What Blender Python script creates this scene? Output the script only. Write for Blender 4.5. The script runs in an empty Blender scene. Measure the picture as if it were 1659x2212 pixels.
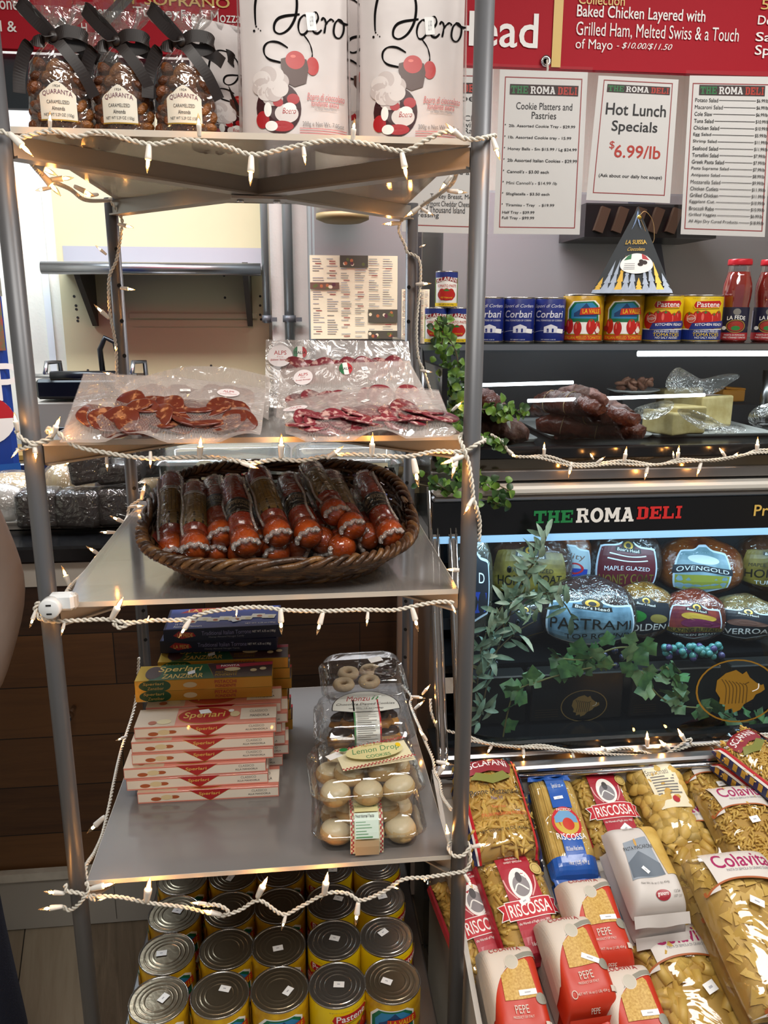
import bpy, bmesh, math, random
import numpy as np
from mathutils import Vector, Matrix, Euler
from mathutils.geometry import tessellate_polygon
random.seed(7); rng=np.random.default_rng(7)
SC=bpy.context.scene; COL=SC.collection; PI=math.pi

# ------------------------------------------------------------------ camera, light, exposure
CAM=Vector((0,0,1.62)); F_PX=1731.5; W_PX,H_PX=1659,2212
PITCH,YAW,ROLL=math.radians(14.03),math.radians(6.35),math.radians(0.18)
_fw=Vector((math.sin(YAW)*math.cos(PITCH),math.cos(YAW)*math.cos(PITCH),-math.sin(PITCH)))
_rt=Vector((math.cos(YAW),-math.sin(YAW),0)); _up=_rt.cross(_fw)
RT=math.cos(ROLL)*_rt+math.sin(ROLL)*_up; UP=-math.sin(ROLL)*_rt+math.cos(ROLL)*_up; FW=_fw
cd=bpy.data.cameras.new('camera'); cam=bpy.data.objects.new('camera',cd); COL.objects.link(cam)
cd.sensor_fit='VERTICAL'; cd.sensor_height=36; cd.lens=F_PX/H_PX*36; cd.clip_start=.02
cam.matrix_world=Matrix(((RT.x,UP.x,-FW.x,CAM.x),(RT.y,UP.y,-FW.y,CAM.y),(RT.z,UP.z,-FW.z,CAM.z),(0,0,0,1)))
SC.camera=cam
SC.view_settings.view_transform='Standard'; SC.view_settings.look='None'
SC.view_settings.gamma=1; SC.view_settings.use_curve_mapping=False
SC.view_settings.exposure=0.0
try:
    SC.cycles.use_denoising=True; SC.cycles.transparent_max_bounces=28; SC.cycles.max_bounces=9
    SC.cycles.sample_clamp_indirect=4; SC.cycles.caustics_reflective=False; SC.cycles.caustics_refractive=False
except Exception: pass
wd=bpy.data.worlds.new('room_air'); SC.world=wd; wd.use_nodes=True
wd.node_tree.nodes['Background'].inputs[0].default_value=(.62,.66,.72,1); wd.node_tree.nodes['Background'].inputs[1].default_value=.34
def area_light(name,loc,size,power,color,target=None):
    l=bpy.data.lights.new(name,'AREA'); l.shape='RECTANGLE'; l.size,l.size_y=size; l.energy=power; l.color=color
    o=bpy.data.objects.new(name,l); COL.objects.link(o); o.location=loc
    if target is not None: o.rotation_euler=(Vector(target)-Vector(loc)).to_track_quat('-Z','Y').to_euler()
    return o
area_light('ceiling_troffer_light_customer',(-.1,-.25,2.88),(1.2,.6),41,(1,.96,.90))
area_light('ceiling_troffer_light_aisle',(1.3,.7,2.88),(1.2,.6),38,(1,.97,.93))
area_light('ceiling_troffer_light_kitchen',(-1.3,3.0,2.88),(1.2,.5),46,(.74,.88,1))
area_light('ceiling_fill_light_counter',(.1,2.55,2.88),(1.8,.3),66,(.97,.97,1))  # unseen lamp, placed as fill to brighten the wall behind the counter

def ray(px,py): return FW+RT*((px-829.5)/F_PX)-UP*((py-1106)/F_PX)
def at_y(px,py,Y): d=ray(px,py); return CAM+d*((Y-CAM.y)/d.y)
def at_z(px,py,Z): d=ray(px,py); return CAM+d*((Z-CAM.z)/d.z)
def at_x(px,py,X): d=ray(px,py); return CAM+d*((X-CAM.x)/d.x)

# ------------------------------------------------------------------ materials
def lin(c):
    if isinstance(c,str):
        c=[int(c[i:i+2],16)/255 for i in (0,2,4)]
    return tuple((v/12.92 if v<=.04045 else ((v+.055)/1.055)**2.4) for v in c)
MATS={}
def M(name,col='808080',rough=.5,metal=0,noise=None,bump=None,emit=0,trans=0,coat=0,spec=.5,alpha=1,wave=None):
    """noise=(scale,amount[,dark hex]); bump=(scale,strength); trans=share of plain see-through"""
    if name in MATS: return MATS[name]
    m=bpy.data.materials.new(name); m.use_nodes=True; nt=m.node_tree; b=nt.nodes['Principled BSDF']
    c=lin(col); b.inputs['Base Color'].default_value=(*c,1); b.inputs['Roughness'].default_value=rough
    b.inputs['Metallic'].default_value=metal; b.inputs['Specular IOR Level'].default_value=spec
    b.inputs['Coat Weight'].default_value=coat
    m.diffuse_color=(*c,1)
    tc=None
    def coords():
        nonlocal tc
        if tc is None: tc=nt.nodes.new('ShaderNodeTexCoord')
        return tc.outputs['Object']
    if noise:
        n=nt.nodes.new('ShaderNodeTexNoise'); n.inputs['Scale'].default_value=noise[0]; n.inputs['Detail'].default_value=5
        nt.links.new(coords(),n.inputs['Vector'])
        r=nt.nodes.new('ShaderNodeValToRGB'); r.color_ramp.elements[0].position=noise[3] if len(noise)>3 else .35; r.color_ramp.elements[1].position=noise[4] if len(noise)>4 else .68
        d=lin(noise[2]) if len(noise)>2 else tuple(v*(1-noise[1]) for v in c)
        r.color_ramp.elements[0].color=(*d,1); r.color_ramp.elements[1].color=(*c,1)
        nt.links.new(n.outputs['Fac'],r.inputs[0]); nt.links.new(r.outputs[0],b.inputs['Base Color'])
    if bump:
        n=nt.nodes.new('ShaderNodeTexNoise'); n.inputs['Scale'].default_value=bump[0]; n.inputs['Detail'].default_value=3
        nt.links.new(coords(),n.inputs['Vector'])
        bp=nt.nodes.new('ShaderNodeBump'); bp.inputs['Strength'].default_value=bump[1]; bp.inputs['Distance'].default_value=.01
        nt.links.new(n.outputs['Fac'],bp.inputs['Height']); nt.links.new(bp.outputs[0],b.inputs['Normal'])
    if emit:
        b.inputs['Emission Color'].default_value=(*c,1); b.inputs['Emission Strength'].default_value=emit
    if trans:
        t=nt.nodes.new('ShaderNodeBsdfTransparent'); mx=nt.nodes.new('ShaderNodeMixShader'); mx.inputs[0].default_value=1-trans
        nt.links.new(t.outputs[0],mx.inputs[1]); nt.links.new(b.outputs[0],mx.inputs[2])
        nt.links.new(mx.outputs[0],nt.nodes['Material Output'].inputs[0])
    MATS[name]=m; return m
def film(name,tint='ffffff',gloss=.10,rough=.06,scale=40,strength=.5,haze=0,hazecol='e8e4e0',grid=None):
    """thin clear plastic: see-through, a wrinkled clear shine, a little haze"""
    if name in MATS: return MATS[name]
    m=bpy.data.materials.new(name); m.use_nodes=True; nt=m.node_tree; nt.nodes.remove(nt.nodes['Principled BSDF'])
    out=nt.nodes['Material Output']; N=nt.nodes.new; L=nt.links.new
    tc=N('ShaderNodeTexCoord'); no=N('ShaderNodeTexNoise'); no.inputs['Scale'].default_value=scale; no.inputs['Detail'].default_value=2.5; no.inputs['Distortion'].default_value=1.2
    L(tc.outputs['Object'],no.inputs['Vector'])
    bp=N('ShaderNodeBump'); bp.inputs['Strength'].default_value=strength; bp.inputs['Distance'].default_value=.012; L(no.outputs['Fac'],bp.inputs['Height'])
    t=N('ShaderNodeBsdfTransparent'); t.inputs[0].default_value=(*lin(tint),1)
    g=N('ShaderNodeBsdfGlossy'); g.inputs['Roughness'].default_value=rough; L(bp.outputs[0],g.inputs['Normal'])
    lw=N('ShaderNodeLayerWeight'); lw.inputs[0].default_value=.35; L(bp.outputs[0],lw.inputs['Normal'])
    ma=N('ShaderNodeMath'); ma.operation='MULTIPLY_ADD'; ma.inputs[1].default_value=.42; ma.inputs[2].default_value=gloss; L(lw.outputs['Fresnel'],ma.inputs[0])
    base=t.outputs[0]
    if haze or grid:
        d=N('ShaderNodeBsdfDiffuse'); d.inputs[0].default_value=(*lin(hazecol),1)
        mh=N('ShaderNodeMixShader'); mh.inputs[0].default_value=haze; L(t.outputs[0],mh.inputs[1]); L(d.outputs[0],mh.inputs[2]); base=mh.outputs[0]
        if grid:
            w=N('ShaderNodeTexChecker'); w.inputs['Scale'].default_value=grid; L(tc.outputs['Object'],w.inputs['Vector'])
            mm=N('ShaderNodeMath'); mm.operation='MULTIPLY_ADD'; mm.inputs[1].default_value=.13; mm.inputs[2].default_value=haze; L(w.outputs['Fac'],mm.inputs[0]); L(mm.outputs[0],mh.inputs[0])
    mx=N('ShaderNodeMixShader'); L(ma.outputs[0],mx.inputs[0]); L(base,mx.inputs[1]); L(g.outputs[0],mx.inputs[2]); L(mx.outputs[0],out.inputs[0])
    MATS[name]=m; return m
def planks(name,c1,c2,c3,axis_len,wid,leng,rough=.45,rot=0):
    """wood boards laid in courses; coordinates are the object's own metres"""
    if name in MATS: return MATS[name]
    m=bpy.data.materials.new(name); m.use_nodes=True; nt=m.node_tree; b=nt.nodes['Principled BSDF']; N=nt.nodes.new; L=nt.links.new
    tc=N('ShaderNodeTexCoord'); mp=N('ShaderNodeMapping'); mp.inputs['Rotation'].default_value=axis_len; L(tc.outputs['Object'],mp.inputs[0])
    br=N('ShaderNodeTexBrick'); br.inputs['Scale'].default_value=1; br.inputs['Brick Width'].default_value=leng; br.inputs['Row Height'].default_value=wid
    br.inputs['Mortar Size'].default_value=.0015; br.offset=.37; br.inputs['Color1'].default_value=(0,0,0,1); br.inputs['Color2'].default_value=(1,1,1,1); br.inputs['Mortar'].default_value=(.5,.5,.5,1)
    br.inputs['Bias'].default_value=0; L(mp.outputs[0],br.inputs[0])
    ms=N('ShaderNodeMapping'); ms.inputs['Scale'].default_value=(3,40,40); L(mp.outputs[0],ms.inputs[0])
    no=N('ShaderNodeTexNoise'); no.inputs['Scale'].default_value=1; no.inputs['Detail'].default_value=6; no.inputs['Roughness'].default_value=.65; no.inputs['Distortion'].default_value=.8; L(ms.outputs[0],no.inputs[0])
    ad=N('ShaderNodeMath'); ad.operation='MULTIPLY_ADD'; ad.inputs[1].default_value=.55; L(br.outputs[0],ad.inputs[0]); 
    sb=N('ShaderNodeMath'); sb.operation='MULTIPLY'; sb.inputs[1].default_value=.62; L(no.outputs['Fac'],sb.inputs[0]); L(sb.outputs[0],ad.inputs[2])
    r=N('ShaderNodeValToRGB'); e=r.color_ramp.elements; e[0].position=.2; e[0].color=(*lin(c1),1); e[1].position=.85; e[1].color=(*lin(c3),1); k=e.new(.5); k.color=(*lin(c2),1)
    L(ad.outputs[0],r.inputs[0]); mm=N('ShaderNodeMix'); mm.data_type='RGBA'; mm.inputs[7].default_value=(*lin('120c08'),1); L(br.outputs['Fac'],mm.inputs[0]); L(r.outputs[0],mm.inputs[6]); L(mm.outputs[2],b.inputs['Base Color'])
    b.inputs['Roughness'].default_value=rough; MATS[name]=m; return m

# ------------------------------------------------------------------ mesh builder
def frame_of(d):
    d=Vector(d).normalized(); a=Vector((0,0,1)) if abs(d.z)<.9 else Vector((1,0,0))
    x=a.cross(d).normalized(); return x,d.cross(x),d
class MB:
    def __init__(s): s.v=[]; s.f=[]; s.m=[]; s.sm=[]; s.mats=[]; s.xf=None
    def mi(s,mat):
        if mat not in s.mats: s.mats.append(mat)
        return s.mats.index(mat)
    def add(s,vs,fs,mat,smooth=False):
        o=len(s.v)
        if s.xf is not None: vs=[s.xf@Vector(v) for v in vs]
        s.v.extend(tuple(v) for v in vs); k=s.mi(mat)
        for f in fs: s.f.append([o+i for i in f]); s.m.append(k); s.sm.append(smooth)
    def box(s,c,d,mat,rot=None,bev=0,smooth=False):
        c=Vector(c); x,y,z=d[0]/2,d[1]/2,d[2]/2; R=Euler(rot).to_matrix() if isinstance(rot,tuple) else rot
        if bev:
            b=min(bev,x*.99,y*.99,z*.99); vs=[]; idx={}
            for sx in (-1,1):
                for sy in (-1,1):
                    for sz in (-1,1):
                        for ax in range(3):
                            p=[sx*(x-b),sy*(y-b),sz*(z-b)]; p[ax]=(sx*x,sy*y,sz*z)[ax]; idx[(sx,sy,sz,ax)]=len(vs); vs.append(p)
            fs=[]
            for ax in range(3):
                a1,a2=[(1,2),(2,0),(0,1)][ax]
                for sg in (-1,1):
                    q=[]
                    for u,w in ((-1,-1),(1,-1),(1,1),(-1,1)):
                        k=[0,0,0]; k[ax]=sg; k[a1]=u; k[a2]=w; q.append(idx[(*k,ax)])
                    fs.append(q if sg>0 else q[::-1])
                for u in (-1,1):
                    for w in (-1,1):
                        k0=[0,0,0]; k1=[0,0,0]; k0[ax]=-1; k1[ax]=1
                        for k in (k0,k1): k[a1]=u; k[a2]=w
                        q=[idx[(*k0,a1)],idx[(*k1,a1)],idx[(*k1,a2)],idx[(*k0,a2)]]; fs.append(q if u*w<0 else q[::-1])
            for sx in (-1,1):
                for sy in (-1,1):
                    for sz in (-1,1):
                        q=[idx[(sx,sy,sz,a)] for a in range(3)]; fs.append(q if sx*sy*sz>0 else q[::-1])
        else:
            vs=[(-x,-y,-z),(x,-y,-z),(x,y,-z),(-x,y,-z),(-x,-y,z),(x,-y,z),(x,y,z),(-x,y,z)]
            fs=[(0,3,2,1),(4,5,6,7),(0,1,5,4),(1,2,6,5),(2,3,7,6),(3,0,4,7)]
        vs=[Vector(v) for v in vs]
        if R is not None: vs=[R@v for v in vs]
        s.add([v+c for v in vs],fs,mat,smooth); return s
    def tube(s,path,r,mat,n=8,cap=True,smooth=True,closed=False):
        P=[Vector(p) for p in path]; k=len(P); rs=r if hasattr(r,'__len__') else [r]*k
        T=[]
        for i in range(k):
            a=P[(i-1)%k] if closed or i>0 else P[i]; b=P[(i+1)%k] if closed or i<k-1 else P[i]
            t=(b-a); T.append(t.normalized() if t.length>1e-9 else Vector((0,0,1)))
        x,y,_=frame_of(T[0]); vs=[]
        for i in range(k):
            x=(x-T[i]*x.dot(T[i])); x=x.normalized() if x.length>1e-6 else frame_of(T[i])[0]; y=T[i].cross(x)
            for j in range(n):
                a=2*PI*j/n; vs.append(P[i]+(x*math.cos(a)+y*math.sin(a))*rs[i])
        fs=[]
        for i in range(k if closed else k-1):
            i2=(i+1)%k
            for j in range(n):
                j2=(j+1)%n; fs.append((i*n+j,i*n+j2,i2*n+j2,i2*n+j))
        s.add(vs,fs,mat,smooth); o=len(s.v)-len(vs); q=s.mi(mat)
        if cap and not closed:
            for idx in (tuple(range(n))[::-1],tuple((k-1)*n+j for j in range(n))): s.f.append([o+i for i in idx]); s.m.append(q); s.sm.append(False)
        return s
    def cyl(s,a,b,r,mat,n=20,r2=None,smooth=True):
        return s.tube([a,b],[r,r if r2 is None else r2],mat,n,True,smooth)
    def lathe(s,prof,mat,c=(0,0,0),n=32,R=None,smooth=True,sx=1,sy=1,fn=None,cap=True):
        """prof [(r,z)] about z; R matrix; fn(a,r,z)->r"""
        vs=[]; c=Vector(c)
        for r,z in prof:
            for j in range(n):
                a=2*PI*j/n; rr=fn(a,r,z) if fn else r
                v=Vector((rr*sx*math.cos(a),rr*sy*math.sin(a),z)); vs.append((R@v if R is not None else v)+c)
        fs=[]
        for i in range(len(prof)-1):
            for j in range(n):
                j2=(j+1)%n; fs.append((i*n+j,i*n+j2,(i+1)*n+j2,(i+1)*n+j))
        s.add(vs,fs,mat,smooth); o=len(s.v)-len(vs); k=s.mi(mat)
        for q,idx in ((prof[0][0],tuple(range(n))[::-1]),(prof[-1][0],tuple((len(prof)-1)*n+j for j in range(n)))):
            if cap and q>1e-6: s.f.append([o+i for i in idx]); s.m.append(k); s.sm.append(False)
        return s
    def ball(s,c,r,mat,n=12,k=8,sc=(1,1,1),R=None,smooth=True):
        prof=[(math.sin(PI*i/k),-math.cos(PI*i/k)) for i in range(k+1)]; prof[0]=(1e-7,-1); prof[-1]=(1e-7,1)
        c=Vector(c); vs=[]
        for a,z in prof:
            for j in range(n):
                t=2*PI*j/n; v=Vector((a*math.cos(t)*sc[0],a*math.sin(t)*sc[1],z*sc[2]))*r; vs.append((R@v if R is not None else v)+c)
        fs=[(i*n+j,i*n+(j+1)%n,(i+1)*n+(j+1)%n,(i+1)*n+j) for i in range(k) for j in range(n)]
        s.add(vs,fs,mat,smooth); return s
    def grid(s,S,nu,nv,mat,smooth=True,flip=False,u0=0,u1=1,v0=0,v1=1,wrap=False):
        U,V=np.meshgrid(np.linspace(u0,u1,nu+1),np.linspace(v0,v1,nv+1)); P=S(U.ravel(),V.ravel()); w=nu+1
        fs=[(j*w+i,j*w+i+1,(j+1)*w+i+1,(j+1)*w+i) for j in range(nv) for i in range(nu)]
        if flip: fs=[f[::-1] for f in fs]
        s.add([tuple(p) for p in P],fs,mat,smooth); return s
    def build(s,name,parent=None,off=None,kind=None,label=None):
        me=bpy.data.meshes.new(name)
        vs=s.v if off is None else [(a-off[0],b-off[1],c-off[2]) for a,b,c in s.v]
        me.from_pydata(vs,[],s.f)
        for m in s.mats: me.materials.append(m)
        me.polygons.foreach_set('material_index',s.m); me.polygons.foreach_set('use_smooth',s.sm); me.update()
        o=bpy.data.objects.new(name,me); COL.objects.link(o)
        if parent is not None: o.parent=parent
        if kind: o['kind']=kind
        if label: o['label']=label
        return o
def tag(o,label,cat,group=None):
    o['label']=label; o['category']=cat
    if group: o['group']=group
    return o
def thing(name,label,cat,loc=(0,0,0),rot=(0,0,0),group=None,mat=None):
    o=bpy.data.objects.new(name,None); COL.objects.link(o); o.empty_display_size=.05
    if mat is not None: o.matrix_basis=mat
    else: o.location=loc; o.rotation_euler=rot
    return tag(o,label,cat,group)
def dup(root,label,loc=None,rot=None,mat=None):
    r=root.copy(); COL.objects.link(r); r['label']=label
    if mat is not None: r.matrix_basis=mat
    else:
        if loc is not None: r.location=loc
        if rot is not None: r.rotation_euler=rot
    for ch in root.children:
        c=ch.copy(); COL.objects.link(c); c.parent=r
        for g in ch.children:
            d=g.copy(); COL.objects.link(d); d.parent=c
    return r
def struct(o,name=None):
    o['kind']='structure'
    return o

# ------------------------------------------------------------------ printed matter: 2-D items laid on any surface S(u,v)
_TX={}
def text2d(t,bold=0,shear=0,space=1.0):
    k=(t,bold,shear,space)
    if k in _TX: return _TX[k]
    cu=bpy.data.curves.new('lettering','FONT'); cu.body=t; cu.offset=bold; cu.shear=shear; cu.space_character=space; cu.resolution_u=3; cu.fill_mode='FRONT'
    o=bpy.data.objects.new('lettering',cu); COL.objects.link(o)
    dg=bpy.context.evaluated_depsgraph_get(); me=bpy.data.meshes.new_from_object(o.evaluated_get(dg))
    vs=np.array([(v.co.x,v.co.y) for v in me.vertices]) if len(me.vertices) else np.zeros((0,2)); fs=[tuple(p.vertices) for p in me.polygons]
    bpy.data.objects.remove(o); bpy.data.curves.remove(cu); bpy.data.meshes.remove(me)
    _TX[k]=(vs,fs); return _TX[k]
# slab-serif capitals on a 0..1 cell, as boxes / rings: (x0,y0,x1,y1)
SLAB={'T':[(0,.78,1,1),(.36,0,.64,1),(.2,0,.8,.16),(0,.6,.14,1),(.86,.6,1,1)],
'H':[(.1,0,.36,1),(.64,0,.9,1),(.3,.4,.7,.6),(0,0,.46,.16),(.54,0,1,.16),(0,.84,.46,1),(.54,.84,1,1)],
'E':[(.1,0,.38,1),(0,0,.95,.18),(0,.82,.95,1),(.3,.4,.66,.6),(.82,0,.96,.36),(.82,.64,.96,1),(.58,.32,.7,.68)],
'R':[(.1,0,.36,1),(0,0,.46,.16),(0,.84,.7,1),(.3,.42,.7,.58),(.62,.5,.88,.92),('d',.5,.46,.74,0,.24),(.66,0,1,.16)],
'M':[(.06,0,.26,1),(.74,0,.94,1),(0,0,.34,.15),(.66,0,1,.15),(0,.85,.3,1),(.7,.85,1,1),('d',.1,1,.42,.25,.2),('d',.7,1,.42,.25,.2)],
'A':[('d',.4,1,.06,0,.24),('d',.4,1,.72,0,.24),(.22,.22,.8,.4),(0,0,.4,.15),(.6,0,1,.15),(.24,.86,.64,1)],
'D':[(.1,0,.36,1),(0,0,.7,.17),(0,.83,.7,1),(.68,.12,.94,.88),(.62,.06,.86,.94)],
'L':[(.1,0,.38,1),(0,0,.96,.18),(0,.84,.5,1),(.8,0,.96,.42)],
'I':[(.3,0,.7,1),(.08,0,.92,.17),(.08,.83,.92,1)],
'O':'ring'}
def slab2d(word):
    vs=[]; fs=[]; x=0
    def quad(q):
        o=len(vs); vs.extend(q); fs.append((o,o+1,o+2,o+3))
    for ch in word:
        if ch==' ': x+=.55; continue
        w=.55 if ch=='I' else (1.15 if ch=='M' else .95)
        d=SLAB[ch]
        if d=='ring':
            n=20
            for i in range(n):
                a,b=2*PI*i/n,2*PI*(i+1)/n
                quad([(x+w*(.5+.5*math.cos(a)),.5+.52*math.sin(a)),(x+w*(.5+.5*math.cos(b)),.5+.52*math.sin(b)),(x+w*(.5+.22*math.cos(b)),.5+.3*math.sin(b)),(x+w*(.5+.22*math.cos(a)),.5+.3*math.sin(a))])
        else:
            for r in d:
                if r[0]=='d':
                    _,x0,y0,x1,y1,t=r; quad([(x+x1*w,y1),(x+(x1+t)*w,y1),(x+(x0+t)*w,y0),(x+x0*w,y0)])
                else: quad([(x+r[0]*w,r[1]),(x+r[2]*w,r[1]),(x+r[2]*w,r[3]),(x+r[0]*w,r[3])])
        x+=w+.07
    return np.array(vs,float),fs
def place2d(mb,S,uv,fs,mat,lift):
    uv=np.asarray(uv,float)
    if len(uv)==0: return
    e=1e-3; u,v=uv[:,0],uv[:,1]; P=S(u,v); du=S(u+e,v)-S(u-e,v); dv=S(u,v+e)-S(u,v-e)
    n=np.cross(du,dv); n/=np.maximum(np.linalg.norm(n,axis=1,keepdims=True),1e-12)
    mb.add([tuple(p) for p in P+n*lift],fs,mat,False)
def subdiv(pts,todo,thr,cap=2600):
    pts=[tuple(p) for p in pts]; todo=list(todo); fs=[]; mids={}
    while todo:
        t=todo.pop(); d,j=max((math.dist(pts[t[j]],pts[t[(j+1)%3]]),j) for j in range(3))
        if d<thr or len(fs)>cap: fs.append(t); continue
        a,b,c=t[j],t[(j+1)%3],t[(j+2)%3]; kk=(min(a,b),max(a,b))
        if kk not in mids: mids[kk]=len(pts); pts.append(((pts[a][0]+pts[b][0])/2,(pts[a][1]+pts[b][1])/2))
        q=mids[kk]; todo+=[(a,q,c),(q,b,c)]
    return pts,fs
def decal(mb,S,items,lift=.0006,step=3.5e-5):
    for i,it in enumerate(items):
        h=lift+min(step,1e-4)*i; k=it[0]
        if k=='r':
            _,a,b,c,d,mat=it[:6]; nu,nv=(it[6] if len(it)>6 else (6,6))
            U,V=np.meshgrid(np.linspace(a,c,nu+1),np.linspace(b,d,nv+1)); w=nu+1
            place2d(mb,S,np.stack([U.ravel(),V.ravel()],1),[(j*w+q,j*w+q+1,(j+1)*w+q+1,(j+1)*w+q) for j in range(nv) for q in range(nu)],mat,h)
        elif k=='e':
            _,cu,cv,ru,rv,mat=it[:6]; n=28; th=np.linspace(0,2*PI,n,endpoint=False); pts=[(cu,cv)]
            for f in (.5,1): pts+=[(cu+ru*f*math.cos(t),cv+rv*f*math.sin(t)) for t in th]
            fs=[(0,1+j,1+(j+1)%n) for j in range(n)]+[(1+j,1+n+j,1+n+(j+1)%n,1+(j+1)%n) for j in range(n)]
            place2d(mb,S,pts,fs,mat,h)
        elif k=='o':   # ring
            _,cu,cv,ru,rv,wd_,mat=it[:7]; n=32; pts=[]
            for f in (1,1-wd_): pts+=[(cu+ru*f*math.cos(2*PI*j/n),cv+rv*f*math.sin(2*PI*j/n)) for j in range(n)]
            place2d(mb,S,pts,[(n+j,j,(j+1)%n,n+(j+1)%n) for j in range(n)],mat,h)
        elif k=='p':
            pts=it[1]; tr=tessellate_polygon([[Vector((a,b,0)) for a,b in pts]]); A=sum(pts[j][0]*pts[(j+1)%len(pts)][1]-pts[(j+1)%len(pts)][0]*pts[j][1] for j in range(len(pts)))
            pts=[tuple(q) for q in pts]; todo=[]
            for t in tr:
                a,b,c=[pts[q] for q in t]; cr=(b[0]-a[0])*(c[1]-a[1])-(b[1]-a[1])*(c[0]-a[0]); todo.append(tuple(t) if cr>0 else tuple(t[::-1]))
            pts,fs=subdiv(pts,todo,.032)
            place2d(mb,S,pts,fs,it[2],h)
        elif k=='l':   # brush stroke, width in u units scaled by aspect it[4]
            _,pts,wd_,mat=it[:4]; asp=it[4] if len(it)>4 else 1
            q=smooth2(pts) if len(pts)>2 else pts
            vs=[]; n=len(q)
            for j in range(n):
                a=q[max(0,j-1)]; b=q[min(n-1,j+1)]; dx,dy=(b[0]-a[0]),(b[1]-a[1])/asp; L=math.hypot(dx,dy) or 1
                ww=wd_*(.55+.45*abs(math.sin(3.1*j/max(n,1)*3))) if len(it)>5 else wd_
                vs+= [(q[j][0]-dy/L*ww/2,q[j][1]+dx/L*ww/2*asp),(q[j][0]+dy/L*ww/2,q[j][1]-dx/L*ww/2*asp)]
            place2d(mb,S,vs,[(2*j+1,2*j+3,2*j+2,2*j) for j in range(n-1)],mat,h)
        elif k in 'ts':  # text fitted to a box centred cu,cv of size w,h (w may be None = natural width with aspect)
            if not it[1]: continue
            _,t,cu,cv,w,hh,mat=it[:7]; op=it[7] if len(it)>7 else {}
            vs,fs=text2d(t,0 if 'M' in t else min(op.get('bold',0),.010),op.get('shear',0),op.get('space',1)) if k=='t' else slab2d(t)
            if len(vs)==0: continue
            lo,hi=vs.min(0),vs.max(0); sz=hi-lo; sv=hh/sz[1]; su=w/sz[0] if w else sv*op.get('asp',1)
            q=(vs-lo)*[su,sv]; al=op.get('align','c'); q[:,1]+=cv-hh/2
            q[:,0]+= cu-(q[:,0].max()/2 if al=='c' else 0)
            if 'arc' in op:   # bow the baseline
                q[:,1]+=op['arc']*(1-((q[:,0]-cu)/max(1e-6,q[:,0].max()-q[:,0].min())*2)**2)
            if 'rot' in op:
                a=op['rot']; asp=op.get('asp',1); dx=q[:,0]-cu; dy=(q[:,1]-cv)*asp; q[:,0]=cu+dx*math.cos(a)-dy*math.sin(a); q[:,1]=cv+(dx*math.sin(a)+dy*math.cos(a))/asp
            if k=='s':
                for fi,f in enumerate(fs): place2d(mb,S,q[list(f)],[tuple(range(len(f)))],mat,h+fi*2.5e-5)
            else:
                tr=[t for f in fs for t in ((f[0],f[i],f[i+1]) for i in range(1,len(f)-1))]; q,tr=subdiv(q,tr,.04,9000); place2d(mb,S,q,tr,mat,h)
def smooth2(pts,k=5):
    P=[Vector(p if len(p)==3 else (*p,0)) for p in pts]; out=[]
    for i in range(len(P)-1):
        a=P[max(0,i-1)]; b=P[i]; c=P[i+1]; d=P[min(len(P)-1,i+2)]
        for j in range(k):
            t=j/k; out.append(.5*((2*b)+(c-a)*t+(2*a-5*b+4*c-d)*t*t+(3*b-a-3*c+d)*t**3))
    out.append(P[-1]); return out
def flat(o,ux,vy):
    o,ux,vy=np.array(o,float),np.array(ux,float),np.array(vy,float)
    return lambda u,v: o+np.outer(u,ux)+np.outer(v,vy)
def cylS(r,h,z0=0,a0=-PI/2,span=PI,c=(0,0)):
    """u 0..1 over the angle span centred on a0 (front = -y), v over the height"""
    def S(u,v):
        a=a0+(np.asarray(u)-.5)*span
        return np.stack([c[0]+r*np.cos(a),c[1]+r*np.sin(a),z0+np.asarray(v)*h],1)
    return S
# ------------------------------------------------------------------ shared materials
WHITE=M('white_print','f2f0ea',.5); BLACK=M('black_print','151312',.5); REDP=M('red_print','c0202a',.45); DKRED=M('dark_red_print','8c1c24',.45)
GREENP=M('green_print','1f7a3c',.45); GOLDP=M('gold_print','c9a247',.3,.6); YELLOWP=M('yellow_print','e8c419',.45); BLUEP=M('blue_print','24409a',.4)
GREYP=M('grey_print','77746f',.5); CREAMP=M('cream_print','eee3c4',.5); STICK=M('price_sticker_paper','f4f4f2',.6); INK=M('pale_ink','8d8d92',.6); FAINT=M('faint_sticker_ink','b4b4ba',.6)
STEEL=M('stainless_steel','a9a9ab',.28,1,bump=(3,.02)); SHELFTUBE=M('grey_painted_tube','626366',.40,.30); CHROME=M('bright_chrome','d8d8da',.12,1)
BLACKP=M('black_plastic','131314',.3); WHITEPL=M('white_plastic','e9e6df',.35)
# ------------------------------------------------------------------ the room
XW0,XW1,YW0,YW1,ZC=-2.7,3.0,-1.6,4.0,2.95
def slab(name,lo,hi,mat):
    b=MB(); b.box([(a+c)/2 for a,c in zip(lo,hi)],[c-a for a,c in zip(lo,hi)],mat); return struct(b.build(name))
FLOORM=planks('floor_boards','574a3d','887a68','a39784',(0,0,PI/2-.22),.16,1.2,.42)
slab('floor',(XW0,YW0,-.06),(XW1,YW1,0),FLOORM)
slab('ceiling',(XW0,YW0,ZC),(XW1,YW1,ZC+.06),M('ceiling_tile','d9d8d2',.8,bump=(30,.2)))
WALLM=M('white_wall_panel','e6e4d6',.45,bump=(60,.12))
slab('wall_back',(XW0,YW1,0),(XW1,YW1+.08,ZC),WALLM)
slab('wall_left',(XW0-.08,YW0,0),(XW0,YW1,ZC),WALLM)
slab('wall_right',(XW1,YW0,0),(XW1+.08,YW1,ZC),M('cream_wall_paint','cfc6b4',.7))
b=MB(); p=at_y(88,500,3.985); b.box((p.x,3.992,1.9),(.03,.016,2.1),M('white_trim_paint','e4e9ea',.4)); struct(b.build('trim_1'))
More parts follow.
